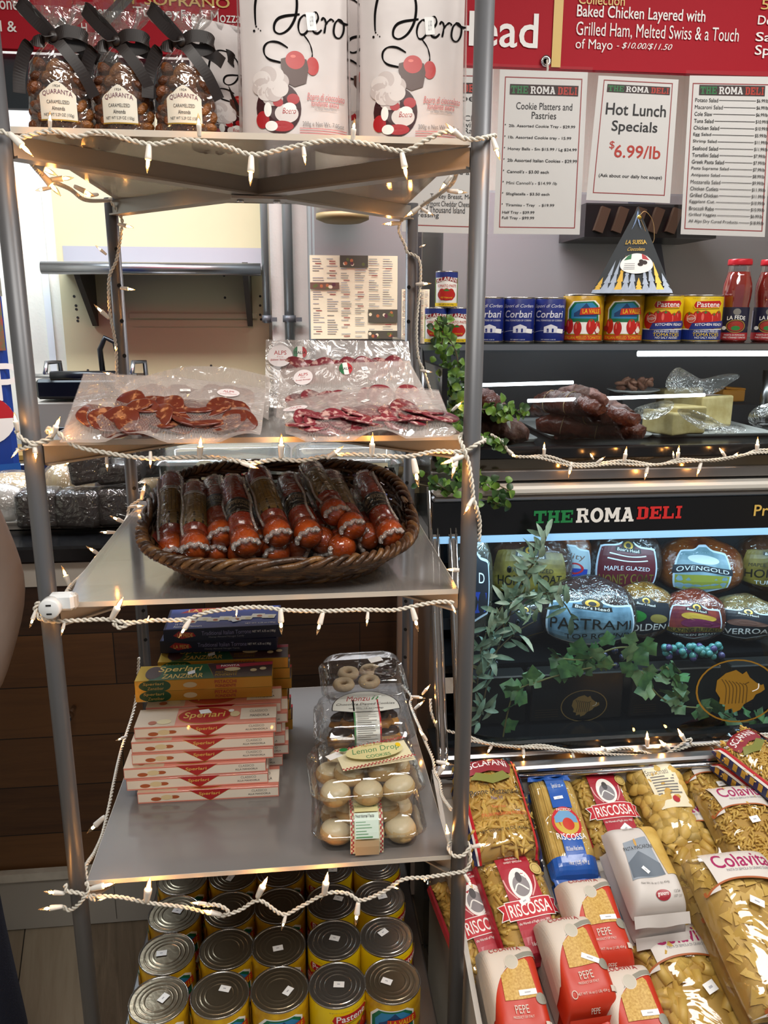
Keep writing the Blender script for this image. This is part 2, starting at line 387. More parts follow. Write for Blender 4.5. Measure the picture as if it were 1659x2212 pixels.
for i,(x,y) in enumerate(((-.1,-.25),(1.3,.7))):
    t=thing('ceiling_light',('white ceiling troffer over the shelving rack','white ceiling troffer over the pasta bin')[i],'ceiling light',(x,y,2.95),group='ceiling troffers')
    b=MB(); b.box((0,0,-.02),(1.26,.66,.04),WHITEPL); b.build('housing',t)
YELL=M('cream_cabinet_panel','d9cda4',.5,noise=(1.2,.1))
# cream panel behind the wall shelf, with its pegs and bar
pz0=at_y(300,930,3.95).z
b=MB(); p0=at_y(128,600,3.975); p1=at_y(578,600,3.975); b.box(((p0.x+p1.x)/2,3.985,1.75),(p1.x-p0.x,.03,1.75),YELL)
DOT=M('dark_screw_hole','2b2622',.7)
for px,py in ((160,640),(164,660),(165,668),(168,686),(168,693),(484,595),(486,643),(562,640),(562,660),(562,680),(564,690),(456,790),(190,800)):
    p=at_y(px,py,3.97); b.cyl((p.x,3.972,p.z),(p.x,3.968,p.z),.006,DOT,8)
struct(b.build('trim_2'))
b=MB(); q0=at_y(278,682,3.96); q1=at_y(556,682,3.96); b.box(((q0.x+q1.x)/2,3.962,q0.z),(q1.x-q0.x,.02,.028),M('cream_bar','cfc59f',.4),bev=.005); b.box(((q0.x+q1.x)/2,3.967,q0.z-.035),(q1.x-q0.x-.04,.008,.03),YELL)
tag(b.build('wall_bar'),'cream horizontal bar screwed to the wall under the steel shelf','bar')
# stainless wall shelf
a=at_y(90,574,3.62); c=at_y(563,574,3.62); W=c.x-a.x
t=thing('wall_shelf','stainless steel wall shelf with rolled front edge above the panini grill','shelf',(a.x,3.98,a.z))
b=MB(); prof=[(0,.36-.36),(0,-.36)]
WS=M('wall_shelf_steel','c0c2c6',.36,.35); b.box((W/2,-.18,.0),(W,.36,.012),WS); b.box((W/2,-.008,.05),(W,.012,.11),WS); b.cyl((0,-.365,-.008),(W,-.365,-.008),.026,STEEL,16); b.build('shelf_board',t)
for X in (.12,W-.07):
    b=MB(); DB=M('dark_bracket_steel','3c352f',.5,.4)
    b.add([(X-.012,-.01,-.02),(X-.012,-.3,-.02),(X-.012,-.27,-.05),(X-.012,-.03,-.25),(X-.012,-.01,-.25),(X+.012,-.01,-.02),(X+.012,-.3,-.02),(X+.012,-.27,-.05),(X+.012,-.03,-.25),(X+.012,-.01,-.25)],[(0,1,2,3,4),(9,8,7,6,5),(0,5,6,1),(1,6,7,2),(2,7,8,3),(3,8,9,4),(4,9,5,0)],DB); b.build('bracket',t)
for i,(px,py,w) in enumerate(((405,556,.10),(500,556,.09),(355,557,.05))):
    p=at_y(px,py,3.75); b=MB(); b.cyl((p.x-w/2,3.75,a.z+.012+.006),(p.x+w/2,3.75,a.z+.012+.006),.0058,BLACKP,10)
    if i==1: b.cyl((p.x+w/2,3.75,a.z+.018),(p.x+w/2+.025,3.75,a.z+.018),.011,BLACKP,10)
    tag(b.build('kitchen_tool'),('black handled tool lying at the middle of the wall shelf','black tool with a knob end on the right of the wall shelf','thin dark knife lying left of the other tools on the wall shelf')[i],'tool','tools on the wall shelf')
# white column, grey pipes
b=MB(); p0=at_y(585,600,3.7); p1=at_y(668,600,3.7); b.box(((p0.x+p1.x)/2,3.82,1.48),(p1.x-p0.x,.24,2.9),M('white_column_paint','d8d5cb',.5,noise=(8,.08),bump=(90,.1))); struct(b.build('wall_column'))
for i,(px,r,yb) in enumerate(((574,.016,690),(623,.022,735))):
    p=at_y(px,600,3.66); zb=at_y(px,yb+8,3.66).z
    t=thing('conduit_pipe',('thin grey conduit pipe at the edge of the cream panel','thicker grey conduit pipe on the white column')[i],'pipe',(p.x,3.66,zb),group='grey conduit pipes')
    b=MB(); b.cyl((0,0,0),(0,0,2.9-zb),r,M('galvanised_pipe','8e928f',.45,.6),14); b.build('pipe',t)
    b=MB(); zz=at_y(px,690,3.66).z-zb; b.cyl((0,0,max(zz-.012,.002)),(0,0,max(zz+.018,.03)),r*1.35,SHELFTUBE,14); b.box((r*1.8,0,max(zz,.015)),(.03,.02,.018),SHELFTUBE); b.build('clamp',t)
# stainless fridge and kitchen cabinets with papers
FRX0=at_y(668,600,3.4).x; FRX1=at_y(905,600,3.4).x
t=thing('refrigerator','tall stainless refrigerator with menu posters taped to its door','refrigerator',((FRX0+FRX1)/2,3.4,0))
FR=M('brushed_fridge_steel','929492',.4,.45,bump=(2,.03)); w=FRX1-FRX0
b=MB(); b.box((0,.16,1.15),(w,.32,2.28),FR,bev=.01); b.build('body',t)
b=MB(); b.box((0,-.018,1.2),(w-.03,.034,2.1),FR,bev=.008); b.build('door',t)
b=MB(); b.box((w/2-.01,-.03,1.3),(.02,.06,1.9),M('dark_gap','242424',.6)); b.build('gasket',t)
t=thing('kitchen_cabinet','wide stainless kitchen cabinet behind the deli case','cabinet',(1.2,3.4,0))
b=MB(); b.box((.3,.29,1.05),(1.75,.58,2.1),M('warm_brushed_steel','a2a4a6',.42,.4),bev=.01); b.build('body',t)
p0=at_y(940,540,3.36); p1=at_y(1000,560,3.36)
b=MB(); b.box((p1.x-1.2-.03,-.01,1.5),(.10,.03,1.2),FR); b.build('side_panel',t)
b=MB(); q=at_y(1460,600,3.3); b.box((q.x-1.2,-.03,1.5),(.09,.05,1.3),M('slate_panel','585a66',.5,.3),rot=(0,-.25,0)); b.build('door_edge',t)
p0=at_y(1262,482,3.23); p1=at_y(1480,522,3.23)
t=thing('exhaust_hood','black slotted exhaust hood under the hot lunch sign','hood',((p0.x+p1.x)/2,3.23,p1.z))
b=MB(); w=p1.x-p0.x+.1; b.box((0,.0,.06),(w,.3,.12),BLACKP); b.build('housing',t)
b=MB()
for k in range(7): b.box((-w/2+.06+k*(w-.1)/6,-.16,.06),(.035,.02,.09),M('brown_baffle','5b4a3c',.4,.5),rot=(0,.3,0))
b.build('baffle',t)
CH=M('cream_shade','ded7c4',.5)
p=at_y(740,478,3.2); t=thing('paper_canister','white round canister hanging above the menu poster','canister',(p.x,3.2,p.z-.005)); b=MB(); b.lathe([(.001,0),(.07,0),(.1,.012),(.1,.03)],M('tan_base','8b7a52',.5)); b.build('base',t); b=MB(); b.lathe([(.1,.03),(.098,.3),(.001,.3)],CH); b.build('shell',t); b=MB(); b.cyl((0,0,.299),(0,0,2.95-t.location.z),.008,SHELFTUBE,10); b.build('hanging_rod',t)

class PlaneY:
    """a vertical sheet facing the camera side, addressed by photo pixels"""
    def __init__(s,x0,x1,z0,z1,Y): s.x0,s.x1,s.z0,s.z1,s.Y=x0,x1,z0,z1,Y; s.S=flat((x0,Y,z0),(x1-x0,0,0),(0,0,z1-z0)); s.items=[]
    def uv(s,px,py): p=at_y(px,py,s.Y); return ((p.x-s.x0)/(s.x1-s.x0),(p.z-s.z0)/(s.z1-s.z0))
    def T(s,t,px,py,wp,hp,mat,**op):
        u,v=s.uv(px,py); u0,_=s.uv(px-wp/2,py); u1,_=s.uv(px+wp/2,py); _,v0=s.uv(px,py+hp/2); _,v1=s.uv(px,py-hp/2)
        s.items.append(('s' if op.pop('slab',0) else 't',t,u,v,u1-u0,v1-v0,mat,op))
    def R(s,x0,y0,x1,y1,mat):
        a=s.uv(x0,y0); b=s.uv(x1,y1); s.items.append(('r',min(a[0],b[0]),min(a[1],b[1]),max(a[0],b[0]),max(a[1],b[1]),mat,(1,1)))
def frame_items(u,v,u2,v2,w,asp,mat):
    return [('r',u,v,u2,v+w*asp,mat,(1,1)),('r',u,v2-w*asp,u2,v2,mat,(1,1)),('r',u,v,u+w,v2,mat,(1,1)),('r',u2-w,v,u2,v2,mat,(1,1))]
# menu posters on the fridge (a folded-out paper menu)
PAPER=M('cream_menu_paper','e3dab9',.7)
def poster(px0,py0,px1,py1,Y,label,pics):
    a=at_y(px0,py1,Y); c=at_y(px1,py0,Y); W,H=c.x-a.x,c.z-a.z
    b=MB(); b.box((W/2,.001,H/2),(W,.0015,H),PAPER); S=flat((0,-.0002,0),(W,0,0),(0,0,H)); it=[]
    for col in range(6):
        for r in range(34):
            u=.03+col*.16; v=.03+r*.028
            if any(u0-.1<u<u1 and v0-.01<v<v1+.01 for u0,v0,u1,v1,_ in pics): continue
            if rng.random()<.12: it.append(('r',u+.03,v,u+.1,v+.009,DKRED,(1,1)))
            elif rng.random()<.8: it.append(('r',u,v,u+.06+.07*rng.random(),v+.008,INK if rng.random()<.7 else GREYP,(1,1)))
    for u0,v0,u1,v1,m in pics:
        it.append(('r',u0,v0,u1,v1,m,(1,1)))
        for k in range(9): it.append(('e',u0+(u1-u0)*rng.random()*.8+.02,v0+(v1-v0)*(.25+.5*rng.random()),.018,.02,[M('food_olive','59602f'),M('food_salmon','b0673d'),M('food_cream','ddcfae'),M('food_plum','5a2d36')][k%4]))
    decal(b,S,it,.0004); o=b.build('menu_poster'); o.location=(a.x,Y,a.z); tag(o,label,'poster'); return o
po=poster(672,553,859,732,3.36,'large cream paper menu with food pictures taped to the fridge',[(.34,.86,.66,1,M('food_dark','4a4638',.6)),(0,.6,.33,.68,M('food_brown','6b4c3c',.6)),(.66,.2,1,.36,M('food_dark','4a4638',.6)),(.66,.0,1,.1,M('food_dark','4a4638',.6))])
poster(867,625,928,735,3.36,'small cream paper menu right of the large one',[])
# ------------------------------------------------------------------ red menu board and the hanging price sheets
BY=2.05; RED=M('red_board_vinyl','ac1828',.6,spec=.2); LETTER=M('white_lettering','f4f1ee',.5); GOLDL=M('gold_lettering','d8b45a',.4)
t=thing('menu_board','long red overhead menu board with white sandwich lettering','menu board',(.5,BY+.02,2.17))
zr=at_y(830,134,BY).z; P=PlaneY(-1.6,2.2,zr,zr+.75,BY)
b=MB(); b.box((.3,BY+.012,zr+.375),(3.8,.02,.75),RED)
for s_,px,py,w,h in (('one,',22,14,46,24),('l &',18,57,36,24),('Oven',205,24,60,26),('Turkey',338,30,100,28),('Fresh Mozza',456,36,128,24),('H',182,60,12,20),('Vine',492,68,56,24),('Baked Chicken Layered with',1386,33,278,34),('Grilled Ham, Melted Swiss & a Touch',1422,71,352,34),('of Mayo',1283,99,80,28),('De',1652,44,30,20),('Sa',1650,80,36,20),('Spi',1650,112,40,28)): P.T(s_,px,py,w,h,LETTER,bold=.012)
P.T('NY SOPRANO',372,2,250,22,GOLDL,bold=.02); P.T('Collection',1300,0,100,22,GOLDL,bold=.008); P.T('5',1653,10,18,22,GOLDL)
P.T('Head',1065,64,196,76,LETTER,bold=.03); P.T("Boar's",790,40,260,76,LETTER,bold=.03)
P.T('- $10.00/$11.50',1392,101,120,15,LETTER,shear=.35); P.R(1207,-200,1210,146,GOLDL)
decal(b,P.S,P.items,.0008); b.build('board',t,off=t.location)
b=MB(); x0=at_y(5,170,BY+.03).x; z0=at_y(30,236,BY+.05).z; b.box((-.9,BY+.05,(zr+z0)/2),(1.35,.02,zr-z0),M('dark_teal_valance','16222a',.5)); b.build('valance',t,off=t.location)
a=at_y(210,66,BY-.02); c=at_y(283,-12,BY-.02)
b=MB(); b.tube([(a.x,BY-.025,a.z),(c.x,BY-.025,c.z)],.012,M('dark_strut','4a4744',.4,.5),4,smooth=False); b.build('strut',t,off=t.location)
b=MB(); p=at_y(1180,131,BY-.006); 
R=Matrix.Rotation(PI/2,3,'X'); b.lathe([(.006,0),(.006,.004),(.0125,.004),(.0125,0)],CHROME,c=(p.x,BY-.001,p.z),n=20,R=R); b.build('grommet',t,off=t.location)
b=MB(); b.tube([(p.x,BY-.012,p.z),(p.x+.002,BY-.014,p.z-.02),(p.x-.001,BY-.012,p.z-.035)],.0028,M('plastic_tie','d8d2c4',.4),6); b.build('tie',t,off=t.location)
SLEEVE=film('laminate_sleeve',gloss=.01,rough=.15,scale=6,strength=.08,haze=.015,hazecol='dfe2e4')
SHEET=M('sheet_paper','efece8',.55); SINK=M('sheet_ink','1c1a1c',.6); SRED=M('sheet_red_rule','a43232',.5); SORANGE=M('sheet_bright_red','c8341f',.5); BANNERD=M('banner_dark','3a2422',.6)
def sheet(name,label,tl,tr,bl,br,Y,lines,frame=(.06,.04,.94,.96),banner=True,rule=SRED,dy=0):
    """corners of the paper in the photo; Y the hanging plane"""
    A=[np.array(at_y(x,y,Y+dy)) for x,y in (tl,tr,bl,br)]; c=(A[2]+A[3])/2
    S=lambda u,v: np.outer((1-u)*(1-v),A[2]-c)+np.outer(u*(1-v),A[3]-c)+np.outer((1-u)*v,A[0]-c)+np.outer(u*v,A[1]-c)
    t=thing(name,label,'sign',tuple(c))
    b=MB(); b.grid(S,2,2,SHEET); asp=np.linalg.norm(A[1]-A[0])/np.linalg.norm(A[0]-A[2]); it=frame_items(*frame,.010,asp,rule)
    if banner:
        by=banner if isinstance(banner,float) else .885; bx=(.12,.9)
        it.append(('r',bx[0],by-.03,bx[1],by+.032,BANNERD,(4,1)))
        w=bx[1]-bx[0]; it+= [('s','THE',bx[0]+w*.14,by,w*.25,.046,GREENP),('s','ROMA',bx[0]+w*.48,by,w*.36,.046,LETTER),('s','DELI',bx[0]+w*.84,by,w*.28,.046,SORANGE)]
    it+=lines; decal(b,S,it,.0006); b.build('paper',t)
    b=MB(); e=.05; b.grid(S,4,4,SLEEVE,u0=-e,u1=1+e,v0=-e*asp,v1=1+e*asp); o=b.build('sleeve',t); o.location.y=-.0025
    return t
ln=[('t','Cookie Platters and',.52,.79,.64,.042,SINK),('t','Pastries',.52,.735,.28,.042,SINK)]
for i,(s_,w) in enumerate((('2lb. Assorted Cookie Tray - $29.99',.76),('1lb. Assorted Cookie tray - 15.99',.72),('Honey Balls - Sm $15.99 / Lg $24.99',.79),('2lb Assorted Italian Cookies - $29.99',.8),("Cannoli's - $3.00 each",.48),("Mini Cannoli's - $14.99 /lb",.58),('Sfogliatella - $3.50 each',.5),('Tiramisu - Tray   - $19.99',.56))):
    ln+= [('t',s_,.125,.668-i*.0695,w,.022,SINK,{'align':'l','bold':.02}),('e',.085,.676-i*.0695,.006,.004,SINK)]
ln+=[('t','Half Tray - $39.99',.09,.135,.37,.022,SINK,{'align':'l','bold':.02}),('t','Full Tray - $99.99',.09,.1,.37,.022,SINK,{'align':'l','bold':.02})]
sheet('menu_sheet','white cookie platters and pastries price sheet nearest the chrome grommet',(1080,150),(1270,156),(1066,505),(1252,507),BY-.03,ln)
ln=[('t','Hot Lunch',.5,.745,.74,.095,SINK,{'bold':.02}),('t','Specials',.5,.60,.56,.11,SINK,{'bold':.02}),('t','6.99/lb',.56,.41,.56,.105,SORANGE,{'bold':.025}),('t','$',.245,.455,.06,.07,SORANGE),('t','(Ask about our daily hot soups)',.5,.205,.76,.036,SINK,{'bold':.012})]
sheet('menu_sheet','white hot lunch specials sheet with large red 6.99 price',(1293,163),(1466,172),(1266,432),(1447,439),BY-.045,ln,frame=(.07,.06,.93,.97),banner=.905)
ln=[]
for i,(s_,w,pr) in enumerate((('Potato Salad',.27,'$6.99/lb'),('Macaroni Salad',.33,'$6.99/lb'),('Cole Slaw',.21,'$6.99/lb'),('Tuna Salad',.23,'$10.99/lb'),('Chicken Salad',.3,'$10.99/lb'),('Egg Salad',.21,'$5.99/lb'),('Shrimp Salad',.28,'$11.99/lb'),('Seafood Salad',.3,'$11.99/lb'),('Tortellini Salad',.31,'$7.99/lb'),('Greek Pasta Salad',.38,'$7.99/lb'),('Pasta Supreme Salad',.44,'$7.99/lb'),('Antipasto Salad',.34,'$8.99/lb'),('Mozzarella Salad',.35,'$9.99/lb'),('Chicken Cutlets',.33,'$11.99/lb'),('Grilled Chicken',.33,'$11.99/lb'),('Eggplant Cut.',.3,'$10.99/lb'),('Broccoli Rabe',.29,'$10.99/lb'),('Grilled Veggies',.32,'$6.99/lb'),('All Alps Dry Cured Products',.58,'$18.99/lb'))):
    v=.852-i*.0425; ln+=[('t',s_,.08,v,w,.024,SINK,{'align':'l','bold':.006}),('t',pr,.81,v,.16 if len(pr)>8 else .14,.024,SINK,{'align':'l','bold':.006}),('r',.08+w+.01,v-.001,.8,v+.002,SINK,(1,1))]
sheet('menu_sheet','white salad price list sheet at the right end above the glass bottles',(1490,163),(1672,166),(1470,506),(1652,512),BY-.03,ln,frame=(.04,.035,.965,.955),banner=.912)
ln=[]
for s_,px,py,w,h in (('Spec',1008,212,60,20),('s. Chi',1005,253,50,12),('se with',1005,267,50,12),('d Ra',1003,280,34,12),('and a M',1005,370,60,12),('Turkey Breast, Melted',985,427,110,14),('Vermont Cheddar Cheese, C',975,443,120,14),('and Thousand Island',958,456,100,14),('Dressing',920,470,60,14)):
    u=(px-868)/(1062-868); v=1-(py-148)/(508-148); ln.append(('t',s_,u,v,w/194,h/360,SINK))
sheet('menu_sheet','white sandwich specials sheet half hidden behind the right shelf post',(872,146),(1066,149),(868,500),(1054,506),BY-.03,ln)
# ------------------------------------------------------------------ deli case
XC0,XC1=.298,1.95
zf=lambda y,Y: at_y(1340,y,Y).z
CASE=thing('deli_case','long black and steel glass-fronted deli display case on the right','display case',((XC0+XC1)/2,1.95,0))
def cpart(b,n,**k): return b.build(n,CASE,off=CASE.location,**k)
BLK=M('case_black','0d0d0e',.22); DGREY=M('case_dark_grey','3a3c40',.4,.3); MIDX=(XC0+XC1)/2; WX=XC1-XC0
GLASS=film('case_glass',tint='e6eeee',gloss=.035,rough=.01,scale=2,strength=.0)
DTOP=M('dark_glass_top','2c3130',.12,.2)
ZTOP=at_y(1300,738,2.03).z
b=MB(); b.box((MIDX,2.2,ZTOP-.008),(WX,.52,.014),DTOP); cpart(b,'top_slab')
b=MB(); b.box((MIDX,1.942,ZTOP-.010),(WX,.008,.014),STEEL); cpart(b,'top_trim')
ZL=zf(968,1.735)
b=MB(); b.box((MIDX,2.12,ZL-.035),(WX-.02,.74,.03),BLK); cpart(b,'upper_deck')
b=MB(); b.box((MIDX,1.735,(ZL+zf(983,1.725))/2),(WX,.022,ZL-zf(983,1.725)+.012),BLK,bev=.003); cpart(b,'front_ledge')
b=MB(); y0,z0,y1,z1=1.945,ZTOP-.016,1.748,ZL+.004
b.add([(XC0+.01,y0,z0),(XC1,y0,z0),(XC1,y1,z1),(XC0+.01,y1,z1)],[(0,3,2,1)],GLASS); cpart(b,'upper_glass')
for X in (XC0+.004,XC1): b=MB(); b.tube([(X,1.945,ZTOP-.012),(X,1.745,ZL)],.008,BLK,6); cpart(b,'end_frame')
b=MB(); b.box((MIDX,2.49,(ZTOP+ZL)/2-.02),(WX,.02,ZTOP-ZL),M('case_back_panel','45474b',.35,.4)); cpart(b,'upper_back')
TUBE=M('lamp_and_glare_glow','f2f8ff',.5,emit=7)
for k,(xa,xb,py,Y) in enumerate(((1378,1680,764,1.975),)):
    a=at_y(xa,py,Y); c=at_y(xb,py,Y); b=MB(); b.cyl((a.x,Y,a.z),(XC1-.1,Y,a.z),.007,TUBE,10); cpart(b,'lamp_or_glare_tube')
for (xa,ya,xb,yb),Y in (((1000,833,1238,826),1.90),((1140,866,1522,853),1.85)):  # glowing bars added in place of ceiling-lamp reflections on the front glass
    b=MB(); b.cyl(at_y(xa,ya,Y),at_y(xb,yb,Y),.0042,TUBE,8); cpart(b,'lamp_or_glare_tube')
area_light('deli_case_upper_lamp',(1.1,1.99,ZTOP-.03),(1.4,.03),1.9,(.93,.97,1),(1.1,2.05,1.2))
# bands below the ledge
def band(ya,yb,Y,mat,name,dep=.02,bev=.002):
    za,zb=zf(ya,Y),zf(yb,Y); b=MB(); b.box((MIDX,Y+dep/2,(za+zb)/2),(WX,dep,za-zb),mat,bev=bev); return cpart(b,name)
band(983,1013,1.735,M('mirror_strip','6e6252',.12,.9),'mirror_strip'); band(1013,1034,1.722,M('grey_metal_strip','8a8684',.3,.8),'metal_strip')  # the mirror strip's tan is a wood reflection put into its colour
band(1034,1047,1.73,BLK,'upper_gap'); band(1047,1066,1.690,M('white_enamel_rail','d9d5cc',.25,.2),'upper_rail',.045,.006); band(1066,1078,1.698,STEEL,'lower_rail',.03,.004)
b=MB(); SB=PlaneY(XC0,XC1,zf(1149,1.70),zf(1078,1.70),1.70); b.box((MIDX,1.711,(SB.z0+SB.z1)/2),(WX,.02,SB.z1-SB.z0),BLK)
NG=M('neon_green_print','1f7f45',.45); NW=M('sign_white_print','ecebe6',.45); NR=M('sign_red_print','d02a2a',.45)
SB.T('THE',1195,1116,84,27,NG,slab=1); SB.T('ROMA',1307,1112,124,32,NW,slab=1); SB.T('DELI',1424,1107,96,27,NR,slab=1); SB.T('Products',1692,1101,126,24,GOLDL,bold=.01)
decal(b,SB.S,SB.items,.0008); cpart(b,'sign_band')
ZLED=SB.z0
b=MB(); b.box((MIDX,1.705,ZLED-.008),(WX,.014,.016),M('led_diffuser','8fc4ee',.4,emit=.6)); cpart(b,'led_strip')
YG0,ZG0=1.692,ZLED-.016; ZS=zf(1600,1.56); YG1=1.56
b=MB(); b.add([(XC0+.05,YG0,ZG0),(XC1,YG0,ZG0),(XC1,YG1,ZS),(XC0+.05,YG1,ZS)],[(0,3,2,1)],GLASS)
# gold boar emblem printed on the glass
def boar(cx,cy,w,h,mat,dark):
    o=[(-.42,.02),(-.38,.25),(-.2,.4),(0,.46),(.12,.36),(.2,.42),(.26,.28),(.38,.16),(.47,.1),(.52,.12),(.54,.0),(.46,-.06),(.36,-.1),(.3,-.2),(.12,-.3),(.04,-.42),(-.1,-.48),(-.12,-.38),(-.26,-.42),(-.25,-.3),(-.36,-.26),(-.34,-.14)]
    it=[('p',[(cx+a*w*.62,cy+b_*h*.72) for a,b_ in o],mat)]
    for k in range(7):
        a=-.3+k*.07; it.append(('l',[(cx+a*w*.6,cy+(.28-.02*k)*h*.7),(cx+(a+.08)*w*.6,cy+.05*h),(cx+(a+.04)*w*.6,cy-.2*h)],.012*w,dark,h/w))
    it+= [('l',[(cx+.16*w*.62,cy+.1*h),(cx+.24*w*.62,cy+.13*h)],.015*w,dark,h/w),('l',[(cx+.3*w*.6,cy-.02*h),(cx+.42*w*.6,cy+.02*h),(cx+.44*w*.6,cy+.1*h)],.012*w,WHITE,h/w)]
    it.append(('o',cx,cy,w*.5,h*.5,.045,mat)); return it
def gS(px,py):  # lower glass plane from a pixel
    d=ray(px,py); n=Vector((0,ZG0-ZS,-(YG0-YG1))); o=Vector((0,YG1,ZS)); return CAM+d*((o-CAM).dot(n)/d.dot(n))
GS=flat((XC0,YG1,ZS),(WX,0,0),(0,YG0-YG1,ZG0-ZS)); q=gS(1592,1492); q1=gS(1502,1492); qt=gS(1592,1424)
cu=(q.x-XC0)/WX; cv=(q.z-ZS)/(ZG0-ZS); bw=2*(q.x-q1.x)/WX; bh=2*(qt.z-q.z)/(ZG0-ZS)
decal(b,GS,boar(cu,cv,bw,bh,M('gold_glass_print','9c7424',.35,.4),M('gold_glass_print_dark','5c4214',.4,.3)),.001); cpart(b,'lower_glass')
b=MB(); b.box((MIDX,YG1+.0,ZS-.022),(WX,.045,.036),STEEL,bev=.006); b.box((MIDX,YG1+.004,ZS+.004),(WX,.03,.016),BLK); cpart(b,'sill')
b=MB(); b.box((MIDX,1.66,(ZS-.04)/2+.03),(WX,.14,ZS-.10),BLK); cpart(b,'base')
b=MB(); b.box((MIDX,2.46,.85),(WX,.03,.85),M('case_inner_back','24282c',.5)); b.box((XC1,2.1,.9),(.02,.7,.8),BLK); cpart(b,'lower_back')
b=MB(); b.box((XC0+.03,2.1,1.0),(.012,.7,1.0),BLK); b.box((XC0+.015,2.1,.55),(.02,.72,1.1),M('case_side_steel','77726c',.35,.7)); cpart(b,'side_panel')
ZBACK=.835; ZFR=.790
b=MB(); b.box((MIDX+.02,2.2,ZBACK-.015),(WX-.06,.5,.02),BLK); b.box((MIDX+.02,1.94,ZBACK-.01),(WX-.06,.006,.03),DGREY); cpart(b,'rear_step')
b=MB(); b.box((MIDX+.02,1.855,ZFR-.015),(WX-.06,.165,.02),BLK); cpart(b,'front_step')
area_light('deli_case_led_lamp',(1.1,1.735,ZLED-.012),(1.45,.03),7,(.55,.80,1),(1.1,1.95,.86))
COLM=M('column_steel','a39a90',.25,.8)
for X,w,d in ((.303,.022,0),(.345,.02,.0)):
    b=MB()
    a=[(1.735,1.235),(1.548,.70),(1.535,.66),(1.535,.04)]
    for (ya,za),(yb,zb) in zip(a,a[1:]):
        b.add([(X-w/2,ya,za),(X+w/2,ya,za),(X+w/2,ya+.02,za),(X-w/2,ya+.02,za),(X-w/2,yb,zb),(X+w/2,yb,zb),(X+w/2,yb+.02,zb),(X-w/2,yb+.02,zb)],[(0,4,5,1),(1,5,6,2),(2,6,7,3),(3,7,4,0),(0,1,2,3),(4,7,6,5)],COLM)
    for s_ in (-.3,.3): 
        for (ya,za),(yb,zb) in zip(a,a[1:]): b.tube([(X+s_*w,ya-.002,za),(X+s_*w,yb-.002,zb)],.003,CHROME,6)
    cpart(b,'column')
b=MB(); b.box((.325,1.80,.60),(.03,.02,1.15),BLK); cpart(b,'column_gap')
# ------------------------------------------------------------------ service counter behind the rack
YCF=1.92; ZCT=at_y(50,1176,YCF).z
cz=lambda y:at_y(50,y,YCF).z
CX0,CX1=-2.0,.285
t=thing('service_counter','long wood-clad service counter with black stone top behind the rack','counter',((CX0+CX1)/2,2.2,0))
def kp(b,n): return b.build(n,t,off=t.location)
mx=(CX0+CX1)/2; wx=CX1-CX0; z1,z2,z3=cz(1212),cz(1270),cz(1888)
b=MB(); b.box((mx,2.17,(ZCT+z1)/2),(wx,.56,ZCT-z1),M('black_stone','121315',.18,noise=(60,.5)),bev=.006); kp(b,'top_slab')
b=MB(); b.box((mx,YCF+.02,(z1+z2)/2),(wx,.03,z1-z2),M('white_laminate','c9c5bd',.5)); kp(b,'white_band')
wr=at_y(857,1400,YCF+.01).x
PLK=planks('wood_cladding','2a1a10','4c3220','6e4b2c',(PI/2,0,0),.14,.62,.5)
b=MB(); b.box(((CX0+wr)/2,YCF+.03,(z2+z3)/2),(wr-CX0,.03,z2-z3),PLK); kp(b,'wood_panel')
PINK=M('pinkish_trim','dcc6b8',.45)
for a_,c_ in ((858,874),(893,913)):
    X0=at_y(a_,1400,YCF).x; X1=at_y(c_,1400,YCF).x; b=MB(); b.box(((X0+X1)/2,YCF+.012,ZCT/2-.02),(X1-X0,.03,ZCT-.08),PINK); kp(b,'end_trim')
b=MB(); X0=at_y(874,1400,YCF).x; X1=at_y(893,1400,YCF).x; b.box(((X0+X1)/2,YCF+.03,ZCT/2),(X1-X0,.02,ZCT-.08),PINK); kp(b,'end_panel')
KB=M('grey_kick_laminate','a8a39b',.5); b=MB(); b.box((mx,YCF+.012,z3/2),(wx,.03,z3-.008),KB); b.box((mx,YCF-.006,z3),(wx,.02,.024),M('white_cap_strip','cfcabf',.5,noise=(20,.2))); kp(b,'kick_board')
for px in (250,430): b=MB(); X=at_y(px,1950,YCF).x; b.box((X,YCF-.0035,z3/2),(.0016,.001,z3-.03),M('seam','5a564f',.8)); kp(b,'seam')
b=MB(); b.box((mx,2.4,ZCT/2-.05),(wx,.05,ZCT-.12),KB); kp(b,'rear_panel')
b=MB(); p=at_y(150,1545,YCF-.03); b.cyl((p.x,YCF+.012,p.z),(p.x,YCF-.03,p.z),.006,CHROME,12); b.cyl((p.x,YCF-.03,p.z),(p.x,YCF-.06,p.z+.004),.0115,CHROME,16); kp(b,'bolt')
# ------------------------------------------------------------------ shelving rack
XL,XR,YF,YR=-.3543,.2507,1.1185,1.7443; TR=.0127
ZS1,ZS2,ZS3,ZS4,ZS5=1.832,1.4427,1.2102,.7504,.343
RK=thing('shelving_rack','grey tubular rack with four posts and five shelves wrapped in fairy lights','shelf rack',((XL+XR)/2,(YF+YR)/2,0))
def rp(b,n,**k): return b.build(n,RK,off=RK.location,**k)
HOLE=M('bolt_hole_black','0a0a0a',.8)
for X,Y in ((XL,YF),(XR,YF),(XL,YR),(XR,YR)):
    b=MB(); b.lathe([(.001,0),(TR,0),(TR,2.3 if Y==YF else ZS1+.004),(.001,2.3 if Y==YF else ZS1+.004)],SHELFTUBE,c=(X,Y,.001),n=28)
    if Y==YR:
        s_=1 if X<0 else -1
        for z in [.62+.07*k for k in range(17)]:
            a=-PI/2+s_*.55; d=Vector((math.cos(a),math.sin(a),0)); b.cyl(Vector((X,Y,z))+d*(TR-.002),Vector((X,Y,z))+d*(TR+.0004),.0042,HOLE,10)
    rp(b,'post')
